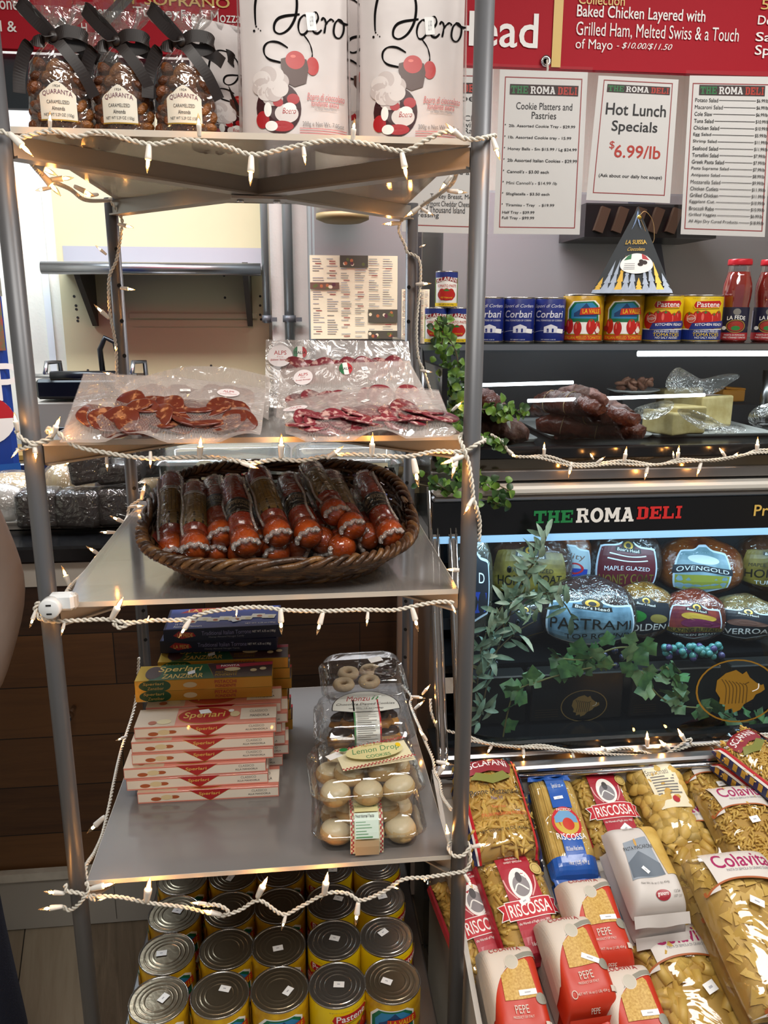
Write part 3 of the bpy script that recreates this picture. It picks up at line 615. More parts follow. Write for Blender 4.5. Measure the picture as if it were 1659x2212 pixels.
ACR=film('frosted_acrylic',tint='e4e2de',gloss=.16,rough=.10,scale=3,strength=.04,haze=.40,hazecol='a9a5a2')
ACRS=film('smoky_acrylic',tint='8d8a88',gloss=.14,rough=.14,scale=3,strength=.05,haze=.72,hazecol='8a8683')
ACRT=film('top_acrylic',tint='e8e4de',gloss=.14,rough=.12,scale=3,strength=.05,haze=.42,hazecol='b9b2a8')
EDGE=M('acrylic_edge','cfc6b8',.3); BAR=M('brace_bar','9c968e',.34,.5)
mx,my=(XL+XR)/2,(YF+YR)/2
for i,(z,m) in enumerate(((ZS1,ACRT),(ZS2,ACR),(ZS3,ACR),(ZS4,ACRS),(ZS5,M('grey_steel_shelf','6d6b69',.32,.6)))):
    b=MB(); w=XR-XL-2*TR-.004; d=YR-YF+.004
    if i<4:
        b.box((mx,my,z+.004),(w,d,.008),m)
        for q in (-1,1): b.box((mx,my+q*d/2,z+.004),(w,.0012,.0078),EDGE); b.box((mx+q*w/2,my,z+.004),(.0012,d,.0078),EDGE)
    else: b.box((mx,my,z-.008),(w,d,.016),m,bev=.003)
    rp(b,'shelf')
    zz=z-.0135 if i<4 else z-.028
    b=MB(); hgt=.026; L=math.hypot(XR-XL,YR-YF)-2*TR; an=math.atan2(YR-YF,XR-XL)
    for s_ in (1,-1):
        R=Matrix.Rotation(an*s_,3,'Z'); off=0 if s_>0 else -.0006
        b.box((mx,my,zz+off),(L,.012,hgt),BAR,rot=R); b.box((mx,my,zz-hgt/2+off),(L,.028,.003),BAR,rot=R)
    rp(b,'cross_brace')
    b=MB(); b.box((mx,my,zz-hgt/2-.005),(.09,.05,.004),BAR,rot=(0,0,.1)); 
    for dx in (-.03,.03): b.cyl((mx+dx,my,zz-hgt/2-.007),(mx+dx,my,zz-hgt/2-.011),.006,CHROME,10)
    rp(b,'brace_plate')
# ------------------------------------------------------------------ fairy lights
CORD=M('white_cord','d9d3c6',.45); SOCK=M('white_socket','ece6dc',.4,trans=0); 
FIL=M('glowing_filament','ffb765',.5,emit=230)
BULB=film('clear_bulb_glass',tint='fff0d8',gloss=.14,rough=.03,scale=20,strength=.05)
def resample(P,step):
    out=[P[0]]; acc=0
    for a,b in zip(P,P[1:]):
        L=(b-a).length
        if L<1e-9: continue
        d=step-acc
        while d<=L: out.append(a+(b-a)*(d/L)); d+=step
        acc=(acc+L)%step
    out.append(P[-1]); return out
def twisted(b,pts,rs=.0017,rh=.0019,pitch=.017,step=.0025):
    P=resample(smooth2(pts,8),step); k=len(P); x=None; s1=[];s2=[]
    for i in range(k):
        t=(P[min(k-1,i+1)]-P[max(0,i-1)]); t=t.normalized() if t.length>1e-9 else Vector((1,0,0))
        if x is None: x=frame_of(t)[0]
        x=x-t*x.dot(t); x=x.normalized() if x.length>1e-6 else frame_of(t)[0]; y=t.cross(x); a=2*PI*i*step/pitch
        o=(x*math.cos(a)+y*math.sin(a))*rh; s1.append(P[i]+o); s2.append(P[i]-o)
    b.tube(s1,rs,CORD,6); b.tube(s2,rs,CORD,6)
def bulb(parent,base,tip,off,sc=1.0):
    base,tip=Vector(base),Vector(tip); d=(tip-base).normalized(); x,y,_=frame_of(d); R=Matrix((x,y,d)).transposed(); L=(tip-base).length; k=L/.047
    b=MB(); b.lathe([(.0001,0),(.0036*k,0),(.0045*k,.004*k),(.0056*k,.0205*k),(.0058*k,.024*k),(.0046*k,.0255*k),(.0001,.0255*k)],SOCK,c=base,n=12,R=R); so=b.build('bulb_socket',parent,off=off)
    b=MB(); b.lathe([(.0035*k,.025*k),(.0042*k,.029*k),(.0040*k,.035*k),(.0026*k,.041*k),(.0011*k,.0445*k),(.0009*k,.0465*k),(.0001,.047*k)],BULB,c=base,n=10,R=R); bu=b.build('bulb',so,off=None)
    bu.data.transform(Matrix.Translation(-Vector(off)))
    b=MB(); b.ball(base+d*.030*k,.0027*k,FIL,8,6,sc=(1,1,1.9),R=R); v=b
    # the filament is part of the bulb's own mesh
    me=bu.data; bm=bmesh.new(); bm.from_mesh(me); me2=bpy.data.meshes.new('t'); me2.from_pydata([tuple(Vector(q)-Vector(off)) for q in v.v],[],v.f); bm2=len(bm.verts); bm.from_mesh(me2); me.materials.append(FIL)
    bm.faces.ensure_lookup_table()
    nf=len(me.polygons)
    for i,f in enumerate(bm.faces):
        if i>=nf: f.material_index=1; f.smooth=True
    bm.to_mesh(me); bm.free(); bpy.data.meshes.remove(me2)
def light_string(label,paths,bulbs):
    """paths: lists of 3-D points; bulbs: (base,tip)"""
    o=paths[0][0]; t=thing('string_lights',label,'string lights',tuple(o),group=None); off=Vector(o)
    b=MB()
    for p in paths: twisted(b,p)
    b.build('cord',t,off=off)
    for a,c in bulbs: bulb(t,a,c,off)
    return t
def pxs(Y,pts): return [at_y(x,y,Y) for x,y in pts]
def bl(Y,lst,dy=.008):
    out=[]
    for x,y,x2,y2 in lst: out.append((at_y(x,y,Y),at_y(x2,y2,Y-dy)))
    return out
def around(X,Y,z0,z1,turns,r=.0185,a0=PI,n=14):
    return [Vector((X+r*math.cos(a0+2*PI*turns*i/(n*max(1,abs(turns)))),Y+r*math.sin(a0+2*PI*turns*i/(n*max(1,abs(turns)))),z0+(z1-z0)*i/(n*max(1,abs(turns))))) for i in range(int(n*max(1,abs(turns)))+1)]
YC=YF-.021
# top shelf
top=pxs(YC,[(-30,300),(0,284),(18,290),(40,297),(110,283),(165,295),(215,285),(320,311),(400,302),(480,314),(545,334),(620,320),(690,306),(740,304),(800,312),(872,326),(925,300),(968,284),(1000,298)])
wr1=[at_y(1020,301,YC),at_y(1045,298,YC-.003),Vector((XR+TR+.006,YF,at_y(1066,293,YF).z)),Vector((XR+.004,YF+TR+.006,at_y(1066,293,YF).z-.002))]
light_string('fairy light string running along the front of the top shelf',[top+wr1],bl(YC,[(20,288,72,338),(108,280,108,240),(322,312,318,374),(431,296,428,244),(543,336,541,402),(655,316,660,356),(762,306,766,254),(868,330,880,390),(1000,300,962,266),(1064,298,1080,346)]))
# left side of the top shelf, down the rear left post
def xz(pts,X=None): return [at_x(x,y,X) for x,y in pts]
lp=[Vector((XL+.018,YF+.02,ZS1-.01)),at_y(66,350,1.2),at_y(100,385,1.28),at_y(150,408,1.40),at_y(185,432,1.5),Vector((XL+.005,YR-.03,at_y(222,432,1.71).z))]
YRB=YR-.02
lp2=[Vector((XL+.005,YR-.03,at_y(222,432,1.71).z))]+[at_y(x,y,YRB) for x,y in ((262,470),(262,500),(252,560),(236,600),(236,660),(240,690),(250,745),(252,800),(252,840))]
light_string('fairy lights under the top shelf, left side, running down the rear left post',[lp+lp2],[(at_y(66,348,1.22),at_y(125,380,1.22)),(at_y(85,370,1.26),at_y(132,424,1.26)),(at_y(112,405,1.3),at_y(75,412,1.3)),(at_y(108,388,1.3),at_y(160,384,1.3)),(at_y(160,402,1.42),at_y(205,424,1.42)),(at_y(212,420,1.6),at_y(178,424,1.58))]+bl(YRB,[(255,484,290,492),(230,550,206,530),(260,622,292,626),(236,688,203,658),(248,742,250,756),(252,812,222,804)]))
# right side of the top shelf, down the rear right post
rp_=[Vector((XR-.012,YF+.03,ZS1-.008)),at_y(990,365,1.25),at_y(975,398,1.35),at_y(940,425,1.5),at_y(910,445,1.66),at_y(892,462,YRB),at_y(866,478,YRB),at_y(862,500,YRB),at_y(875,530,YRB),at_y(880,545,YRB+.003),at_y(905,560,YRB),at_y(908,610,YRB),at_y(900,700,YRB),at_y(903,770,YRB),at_y(915,800,YRB),at_y(935,860,YRB)]
light_string('fairy lights under the top shelf, right side, running down the rear right post',[rp_],[(at_y(975,380,1.3),at_y(948,414,1.3)),(at_y(966,412,1.36),at_y(1010,416,1.36)),(at_y(908,446,1.64),at_y(873,470,1.64)),(at_y(910,450,1.66),at_y(938,466,1.66))]+bl(YRB,[(865,482,826,484),(862,470,840,466),(906,534,920,528),(898,614,932,612),(908,800,934,804),(976,888,1000,866)]))
# second shelf
s2=pxs(YC,[(100,928),(120,930),(160,962),(230,978),(320,990),(420,987),(480,990),(540,1000),(600,992),(650,995),(700,986),(760,982),(830,985),(880,986),(940,975),(985,976),(1010,972)])
z=lambda px,py:at_y(px,py,YF).z
wl=[at_y(36,930,YC+.004),at_y(44,945,YC),at_y(75,958,YC-.002),at_y(110,948,YC+.002)]
wb=[at_y(112,944,YC),at_y(70,962,YC-.003),at_y(38,972,YC+.008)]
wrr=[at_y(1010,972,YC),at_y(1030,960,YC-.001),Vector((XR+TR+.006,YF,z(1038,950))),Vector((XR,YF+TR+.006,z(1030,942))),Vector((XR-TR-.005,YF,z(992,942))),at_y(1000,965,YC),at_y(1012,1000,YC-.002),at_y(1020,1050,YC-.002),at_y(1022,1075,YC),at_y(1030,1100,YC),at_y(1036,1130,YC+.012),at_y(1034,1170,YC+.02)]
light_string('fairy light string running along the second shelf under the vacuum packs',[wl+s2+wrr,wb],bl(YC,[(38,932,30,890),(112,944,130,900),(118,940,104,930),(74,955,78,1000),(40,970,24,990),(325,975,325,1012),(431,992,434,940),(520,1000,560,1012),(607,990,608,936),(706,990,742,964),(803,985,805,935),(893,990,904,1052),(1002,985,952,1003),(988,980,976,1034),(1022,1075,1002,1112)])+[(at_y(105,1000,1.3),at_y(120,1012,1.3)),(at_y(160,985,1.4),at_y(138,1008,1.4)),(at_y(230,985,1.5),at_y(232,1018,1.5))])
# left side of the third shelf
l3=[at_y(x,y,Y) for x,y,Y in ((310,1075,1.70),(280,1095,1.70),(276,1115,1.69),(265,1135,1.60),(240,1170,1.50),(212,1200,1.40),(185,1235,1.30),(150,1270,1.17),(135,1300,1.13))]
light_string('fairy light string along the left edge of the third shelf beside the sausage basket',[l3],[(at_y(305,1078,1.68),at_y(314,1042,1.68)),(at_y(280,1095,1.66),at_y(312,1092,1.66)),(at_y(272,1130,1.6),at_y(236,1114,1.6)),(at_y(250,1150,1.5),at_y(214,1150,1.5)),(at_y(218,1200,1.4),at_y(186,1180,1.4)),(at_y(152,1268,1.2),at_y(133,1222,1.2))])
# third shelf front
Y3=YC-.002
s3=pxs(Y3,[(86,1335),(110,1342),(170,1340),(230,1338),(280,1345),(330,1340),(400,1338),(450,1322),(520,1313),(570,1312),(620,1318),(700,1320),(780,1317),(850,1318),(900,1308),(950,1300),(980,1302)])
light_string('fairy light string hanging under the front edge of the third shelf',[[at_y(84,1300,Y3),at_y(76,1312,Y3),at_y(80,1330,Y3)]+s3,[at_y(245,1345,Y3),at_y(258,1356,Y3),at_y(285,1345,Y3)]],bl(Y3,[(78,1318,64,1356),(140,1342,132,1374),(240,1338,266,1290),(322,1330,318,1342),(412,1336,386,1378),(512,1314,510,1334),(606,1315,608,1370),(698,1322,684,1372),(795,1320,792,1354),(890,1312,904,1364),(975,1305,986,1328)])+[(at_y(1000,1232,1.3),at_y(960,1230,1.3))])
# right side of the fourth shelf
r4=[at_y(x,y,Y) for x,y,Y in ((868,1480,1.72),(888,1504,1.68),(886,1520,1.66),(895,1545,1.60),(908,1575,1.52),(920,1605,1.44),(935,1640,1.38),(940,1670,1.34),(950,1690,1.3),(955,1720,1.25),(974,1748,1.17))]
light_string('fairy light string down the right edge of the fourth shelf beside the cookies',[r4],[(at_y(890,1505,1.66),at_y(920,1508,1.66)),(at_y(895,1532,1.6),at_y(918,1512,1.6)),(at_y(912,1500,1.62),at_y(930,1478,1.62)),(at_y(922,1600,1.45),at_y(904,1574,1.45)),(at_y(942,1645,1.35),at_y(980,1652,1.35)),(at_y(945,1675,1.35),at_y(968,1640,1.35)),(at_y(970,1820,1.13),at_y(964,1780,1.13))])
l4=[at_y(x,y,Y) for x,y,Y in ((300,1420,1.7),(292,1520,1.68),(262,1620,1.55),(246,1690,1.42),(236,1740,1.36),(222,1800,1.28),(205,1840,1.2),(186,1870,1.14),(186,1900,1.12))]
light_string('fairy light string along the left edge of the fourth shelf beside the nougat boxes',[l4],[(at_y(226,1764,1.34),at_y(188,1800,1.34)),(at_y(275,1590,1.56),at_y(250,1600,1.56))])
# fourth shelf front
Y4=YC
s4=pxs(Y4,[(150,1925),(170,1929),(205,1935),(260,1938),(320,1950),(400,1960),(460,1975),(482,1978),(520,1965),(560,1945),(610,1975),(650,1958),(705,1930),(750,1930),(780,1945),(830,1925),(870,1900),(920,1895),(975,1887),(1005,1882)])
w4=[at_y(1005,1882,Y4),at_y(1016,1860,Y4+.004),at_y(1014,1836,Y4+.012),Vector((XR+TR+.005,YF,z(1018,1826))),Vector((XR,YF+TR+.006,z(1010,1822))),Vector((XR-TR-.006,YF,z(972,1828))),at_y(980,1848,Y4),at_y(1000,1848,Y4-.001),at_y(1014,1832,Y4+.006)]
light_string('fairy light string sagging under the front of the fourth shelf above the cans',[s4+w4,[at_y(186,1905,Y4),at_y(190,1925,Y4-.003),at_y(168,1955,Y4-.003),at_y(148,1966,Y4+.004),at_y(136,1958,Y4+.004)],[at_y(142,1910,Y4),at_y(144,1925,Y4-.001),at_y(175,1930,Y4-.003),at_y(205,1945,Y4)],[at_y(482,1978,Y4),at_y(492,1968,Y4-.004),at_y(470,1955,Y4-.004),at_y(440,1955,Y4)]],bl(Y4,[(140,1930,94,1926),(136,1958,82,1965),(196,1920,248,1908),(232,1938,210,1946),(316,1948,324,1896),(446,1952,410,1950),(478,1976,434,1966),(556,1938,578,1894),(618,1975,608,2010),(700,1932,708,1884),(774,1948,768,2000),(845,1915,862,1920),(915,1895,918,1906),(1003,1888,1022,1920),(1018,1830,1056,1822)]))
# deli case: upper string on the ledge, lower string on the sill
YD=1.70
su=pxs(YD,[(1060,938),(1085,955),(1112,986),(1180,985),(1240,1002),(1300,1000),(1350,995),(1420,1004),(1470,992),(1540,995),(1600,985),(1640,972),(1700,975)])
su2=pxs(YD-.004,[(1112,986),(1170,990),(1245,1008),(1330,1002),(1400,1005),(1470,998),(1550,992),(1640,978),(1700,982)])
light_string('fairy light string draped along the black ledge of the deli case',[su,su2],bl(YD,[(1095,970,1118,990),(1175,985,1176,955),(1235,998,1228,1032),(1282,992,1275,980),(1288,1000,1308,986),(1348,998,1354,964),(1400,1005,1392,1038),(1455,990,1454,975),(1463,994,1467,962),(1515,998,1505,1030),(1567,986,1554,968),(1580,990,1596,976),(1635,978,1637,944)]))
YS=1.535
sl=pxs(YS,[(1015,1592),(1060,1608),(1110,1614),(1170,1610),(1235,1622),(1300,1625),(1350,1616),(1390,1624),(1420,1632),(1470,1618),(1500,1610),(1560,1605),(1620,1588),(1700,1585)])
sl2=pxs(YS-.004,[(1015,1600),(1100,1612),(1200,1618),(1290,1628),(1400,1632),(1440,1628),(1490,1596),(1494,1608),(1540,1606),(1620,1594),(1700,1590)])
light_string('fairy light string draped along the lower sill of the deli case above the pasta',[sl,sl2,[at_y(930,1510,1.6),at_y(932,1540,1.58),at_y(945,1572,1.57),at_y(965,1578,1.56),at_y(1015,1592,YS)]],bl(YS,[(1066,1604,1050,1632),(1130,1612,1132,1646),(1235,1622,1243,1650),(1310,1620,1298,1612),(1384,1622,1368,1622),(1398,1612,1398,1580),(1446,1620,1424,1598),(1480,1602,1464,1574),(1540,1602,1572,1622),(1640,1598,1658,1604)])+[(at_y(945,1576,1.57),at_y(944,1548,1.57))])
# white plug outlet hung on the cord by the left post
q=at_y(108,1314,YF-.045); t=thing('plug_outlet','round white two-slot plug end hanging at the left front post','plug',tuple(q)); PLUG=M('plug_white','e4e6e6',.35)
b=MB(); R=Matrix.Rotation(PI/2,3,'X'); b.lathe([(.0001,.006),(.0125,.006),(.0145,.004),(.0145,-.010),(.0001,-.010)],PLUG,n=32,R=R); b.build('outlet_face',t)
b=MB(); b.box((.012,.016,.004),(.034,.018,.024),PLUG,bev=.004); b.box((.026,.02,.003),(.012,.014,.022),M('clear_plug_end','d8d2c8',.2,trans=.4),bev=.003); b.build('plug_body',t)
b=MB()
for dz in (-.0062,.0062): b.box((0,-.0063,dz),(.007,.0008,.002),HOLE)
b.build('slot',t)
# ------------------------------------------------------------------ top shelf: almond bags and chocolate pouches
CELLO=film('cellophane',gloss=.10,rough=.05,scale=34,strength=.8,haze=.03)
ALM=M('sugared_almond','84491f',.45,noise=(70,0,'4a2610'),bump=(160,.5)); ALM2=M('sugared_almond_light','a0652e',.4,noise=(70,0,'683c14'),bump=(160,.5))
SATIN=M('brown_satin','1f1512',.42); LAB=M('ivory_label','e6e0d0',.5); PLUM=M('plum_ink','6a2f4a',.5); LABINK=M('label_ink','3a3230',.6)
ZT=ZS1+.008
def strip(b,path,w,axis,mat):
    P=smooth2(path,9); ax=Vector(axis).normalized(); vs=[]
    for i,p in enumerate(P):
        t=(P[min(len(P)-1,i+1)]-P[max(0,i-1)]).normalized(); d=(ax-t*ax.dot(t)); d=d.normalized() if d.length>.05 else Vector((0,0,1)); nn=t.cross(d)*.0004
        vs+= [p-d*w/2+nn,p+d*w/2+nn,p+d*w/2-nn,p-d*w/2-nn]
    fs=[]
    for i in range(len(P)-1):
        for j in range(4): fs.append((i*4+j,i*4+(j+1)%4,i*4+4+(j+1)%4,i*4+4+j))
    b.add(vs,fs,mat,False)
def almond_bag():
    t=thing('almond_bag','x','bag of almonds',(0,0,0),group='bags of caramelized almonds')
    prof=[(.0005,.0),(.034,.001),(.037,.006),(.039,.03),(.038,.06),(.033,.082),(.02,.098),(.0095,.108),(.009,.112),(.016,.12),(.030,.136),(.040,.156),(.039,.1565)]
    b=MB()
    def fn(a,r,z):
        return r*(1+.10*math.sin(9*a+z*30)*min(1,max(0,(z-.07)/.03))+.22*math.sin(6*a+1)*(z>.125)+.04*math.sin(3*a))
    b.lathe(prof[:-1],CELLO,n=56,sx=1,sy=.62,fn=fn); b.f=[f for f in b.f if len(f)<10]; b.m=b.m[:len(b.f)]; b.sm=b.sm[:len(b.f)]
    b.build('bag',t)
    b=MB(); r=random.Random(3); k=0; tries=0; pts=[]
    while k<120 and tries<9000:
        tries+=1; x,y,z=r.uniform(-.031,.031),r.uniform(-.0185,.0185),r.uniform(.007,.078)
        if (abs(x)<.026 and y<-.0115) or (x/.032)**2+(y/.02)**2>1 or (z>.06 and abs(x)>.024): continue
        if any((x-a)**2+(y-c)**2+(z-d)**2<.0098**2 for a,c,d in pts): continue
        pts.append((x,y,z)); k+=1
        R=Euler((r.random()*6,r.random()*6,r.random()*6)).to_matrix(); b.ball((x,y,z),.0095,ALM if r.random()<.6 else ALM2,8,6,sc=(.95,.7,1.25),R=R)
    b.build('almonds',t,kind='stuff')
    S=cylS(.047,.046,.012,span=.95,c=(0,.0205)); 
    S0=lambda u,v:S(u,v)*np.array([1,1,1])
    b=MB(); arch=[(0,0),(1,0),(1,.66),(.93,.74),(.8,.8),(.66,.92),(.5,1),(.34,.92),(.2,.8),(.07,.74),(0,.66)]
    n=20; vs=[];tops=[np.interp(x,[0,.07,.2,.34,.5,.66,.8,.93,1],[.66,.74,.8,.92,1,.92,.8,.74,.66]) for x in np.linspace(0,1,n+1)]
    U=np.repeat(np.linspace(0,1,n+1),2); V=np.array([q for tp in tops for q in (0,tp)]); place2d(b,S0,np.stack([U,V],1),[(2*i,2*i+2,2*i+3,2*i+1) for i in range(n)],LAB,.0004)
    decal(b,S0,[('t','QUARANTA',.5,.66,.8,.14,PLUM,{'arc':.06}),('t','1924',.5,.87,.18,.06,LABINK),('t','CARAMELIZED',.5,.47,.6,.09,LABINK,{'bold':.01}),('t','Almonds',.5,.31,.34,.1,LABINK,{'bold':.02}),('t','NET WT 5.29 OZ (150g)',.5,.14,.8,.1,LABINK),('r',0,0,1,.035,GOLDP)],.0008); b.build('label',t)
    b=MB(); z=.110; y=-.014
    strip(b,[(0,y,z),(-.018,y-.006,z+.013),(-.036,y-.004,z+.033),(-.032,y+.002,z+.036),(-.012,y,z+.016),(0,y,z+.002)],.013,(.45,-.2,.8),SATIN)
    strip(b,[(0,y,z),(.014,y-.006,z+.006),(.034,y-.006,z+.004),(.038,y,z-.003),(.02,y+.002,z-.008),(0,y,z-.002)],.014,(.05,0,1),SATIN)
    strip(b,[(0,y,z),(-.012,y-.006,z-.006),(-.03,y-.004,z-.012),(-.043,y,z-.04),(-.046,y,z-.066)],.015,(.8,0,.4),SATIN)
    strip(b,[(0,y,z),(.012,y-.007,z-.014),(.03,y-.009,z-.038),(.044,y-.004,z-.066)],.014,(.75,0,.6),SATIN)
    strip(b,[(.02,y+.004,z-.004),(.04,y+.01,z-.012),(.05,y+.016,z-.018)],.015,(.2,0,1),SATIN)
    b.ball((0,y-.003,z),.006,SATIN,10,6,sc=(1,.8,1.1)); b.tube([(.0095*math.cos(q*PI/8),.011*math.sin(q*PI/8),z) for q in range(16)],.0025,SATIN,6,closed=True); b.build('ribbon_bow',t)
    return t
ab=almond_bag(); y=1.163
for i,(px,rz,dx,Y,lb) in enumerate(((137,.12,0,y,'cellophane almond bag nearest the left post on the top shelf'),(272,-.05,0,y+.008,'cellophane almond bag in the middle of the front three'),(405,.02,0,y,'cellophane almond bag right of the other two, its label lit by a bulb'),(196,.6,0,1.245,'almond bag behind the first and second front bags, mostly hidden'),(470,-.5,0,1.245,'almond bag at the back, peeking out right of the front three'))):
    X=at_y(px,290,Y).x
    if i==0: ab.location=(X,Y,ZT); ab.rotation_euler=(0,0,rz); ab['label']=lb
    else: dup(ab,lb,(X,Y,ZT),(0,0,rz))
POUCH=M('white_pouch','d8cfcc',.38,bump=(14,.25),trans=.06); PSEAL=M('clear_pouch_side','d9d2d0',.2,trans=.45); SCRIPT=M('script_black','0c090a',.8,spec=.1); CHERRY=M('cherry_print','b5201c',.3); CUP=M('chocolate_print','4a2a1e',.35); PETAL=M('petal_print','d9d0cc',.5); PETAL2=M('petal_shade','c4b8b4',.5); WINRED=M('candy_red','a81c22',.3); PINKT=M('pink_script','c76a6a',.5); GRT=M('pouch_grey_text','7c7472',.5)
def boero(w=.141,h=.25):
    t=thing('chocolate_pouch','x','pouch of chocolates',group='white chocolate pouches')
    def dep(u,v): return .026*np.clip(1-v,0,1)**.8*(1-np.abs(2*u-1)**3.5)+.0012
    def S(u,v): u=np.asarray(u,float);v=np.asarray(v,float); return np.stack([(u-.5)*w*(1-.03*np.sin(v*PI)),-dep(u,v)-.002*np.sin(9*v+3*u)*v+.018*v*0,v*h],1)
    def SB(u,v): u=np.asarray(u,float);v=np.asarray(v,float); return np.stack([(u-.5)*w*(1-.03*np.sin(v*PI)),dep(u,v),v*h],1)
    b=MB(); b.grid(S,20,22,POUCH); b.grid(SB,14,14,POUCH,flip=True)
    c=lambda x,y:((x-112)/643,(850-y)/(643*h/w))
    asp=w/h; st=lambda pts,wd:('l',[c(*p) for p in pts],wd*1.4/643,SCRIPT,asp,1)
    e=lambda x,y,rx,ry,m:('e',*c(x,y),rx/643,ry/(643*h/w),m)
    it=[st([(207,238),(205,190),(208,130),(225,60),(255,10),(300,-20),(360,-18),(415,15),(445,60),(455,120),(445,190),(415,245),(380,275),(345,285),(318,270),(318,235),(340,205),(380,190),(430,183),(470,178)],11),
     st([(495,180),(470,205),(460,245),(470,280),(495,283),(520,255),(528,215),(515,190),(495,180)],9),st([(530,240),(560,225),(580,195),(570,165),(550,175),(540,220),(548,265),(575,275),(600,255)],9),
     st([(598,205),(612,190),(625,215),(615,272)],9),st([(620,232),(640,205),(660,193),(674,205)],8),st([(700,190),(680,215),(672,260),(685,285),(710,285),(730,255),(735,215),(720,190),(700,188),(720,200),(750,205),(768,200)],9),
     e(197,268,7,7,SCRIPT),e(210,245,5,5,SCRIPT),e(235,268,4,4,SCRIPT),e(222,258,3,3,SCRIPT),
     st([(395,360),(340,332),(285,330),(255,355),(255,395),(285,425),(350,440)],9),st([(490,285),(525,330),(540,380),(538,410)],6),
     e(540,455,38,50,CHERRY),('p',[c(*p) for p in ((352,420),(350,460),(372,545),(430,572),(500,550),(516,470),(505,420),(430,400))],CUP),e(437,425,58,50,CHERRY),e(425,405,16,8,M('cherry_light','dd6a5c',.3)),
     e(335,690,132,142,M('window_shadow','3a1416',.25))]
    for x,y,rx,ry,m in ((240,755,38,48,WINRED),(300,640,60,40,PETAL2),(380,720,70,52,PETAL),(350,790,70,30,WINRED),(290,790,36,28,WHITE),(420,640,38,30,WINRED),(330,660,30,24,WINRED),(398,690,40,30,WHITE),(270,700,22,40,WHITE)): it.append(e(x,y,rx,ry,m))
    it.append(('t','Boero',*c(395,705),80/643,30/1100,WINRED,{'shear':.3}))
    for a in range(8):
        q=a*PI/4+.3; it.append(('e',c(290,560)[0]+58/643*math.cos(q),c(290,560)[1]+50/1100*math.sin(q),52/643,46/1100,PETAL if a%2 else PETAL2))
    it+= [e(290,565,22,22,PETAL),('t','Boero di cioccolato',*c(615,622),225/643,38/1100,PINKT,{'shear':.35}),('t','fondente extra',*c(608,657),165/643,36/1100,PINKT,{'shear':.35}),('t','con ciliegia intera e liquore',*c(610,690),130/643,16/1100,GRT),('t','200g e Net Wt. 7.05oz',*c(595,778),245/643,32/1100,GRT)]
    for k in range(3): it.append(('r',*c(455,802+k*14),*c(735,798+k*14),PINKT,(6,1)))
    it.append(('p',[c(*p) for p in ((505,170),(560,168),(570,262),(515,265))],STICK)); it.append(('t','6.99',*c(540,215),20/643,55/1100,INK))
    decal(b,S,it,.0007); b.build('pouch',t)
    b=MB()
    for sgn in (-1,1):
        pr=[]
        for k in range(9):
            v=k/8; d=.020*(1-v)**.8+.002; pr.append((sgn*(w/2-.001),-d,v*h,sgn*(w/2+.004*(1-v)),0,v*h,sgn*(w/2-.001),d,v*h))
        vs=[q for p in pr for q in (p[0:3],p[3:6],p[6:9])]; fs=[]
        for k in range(8):
            for j in range(2): fs.append((3*k+j,3*k+j+1,3*k+3+j+1,3*k+3+j))
        b.add(vs,fs,PSEAL,False)
    b.build('side_gusset',t)
    return t
bo=boero(); X=at_y(640,306,1.158).x; bo.location=(X,1.165,ZT); bo['label']='white chocolate pouch with black script, left of the front two'
dup(bo,'white chocolate pouch with black script standing beside the right front post',(at_y(889,308,1.158).x,1.165,ZT),(0,0,-.10))
dup(bo,'white chocolate pouch hidden behind the gap between the front two pouches',(at_y(772,300,1.158).x+.012,1.235,ZT),(0,0,.25))
small=dup(bo,'small white pouch between the almond bags and the front chocolate pouches',(at_y(508,300,1.21).x,1.225,ZT),(0,0,.5)); small.scale=(.8,.8,.62)
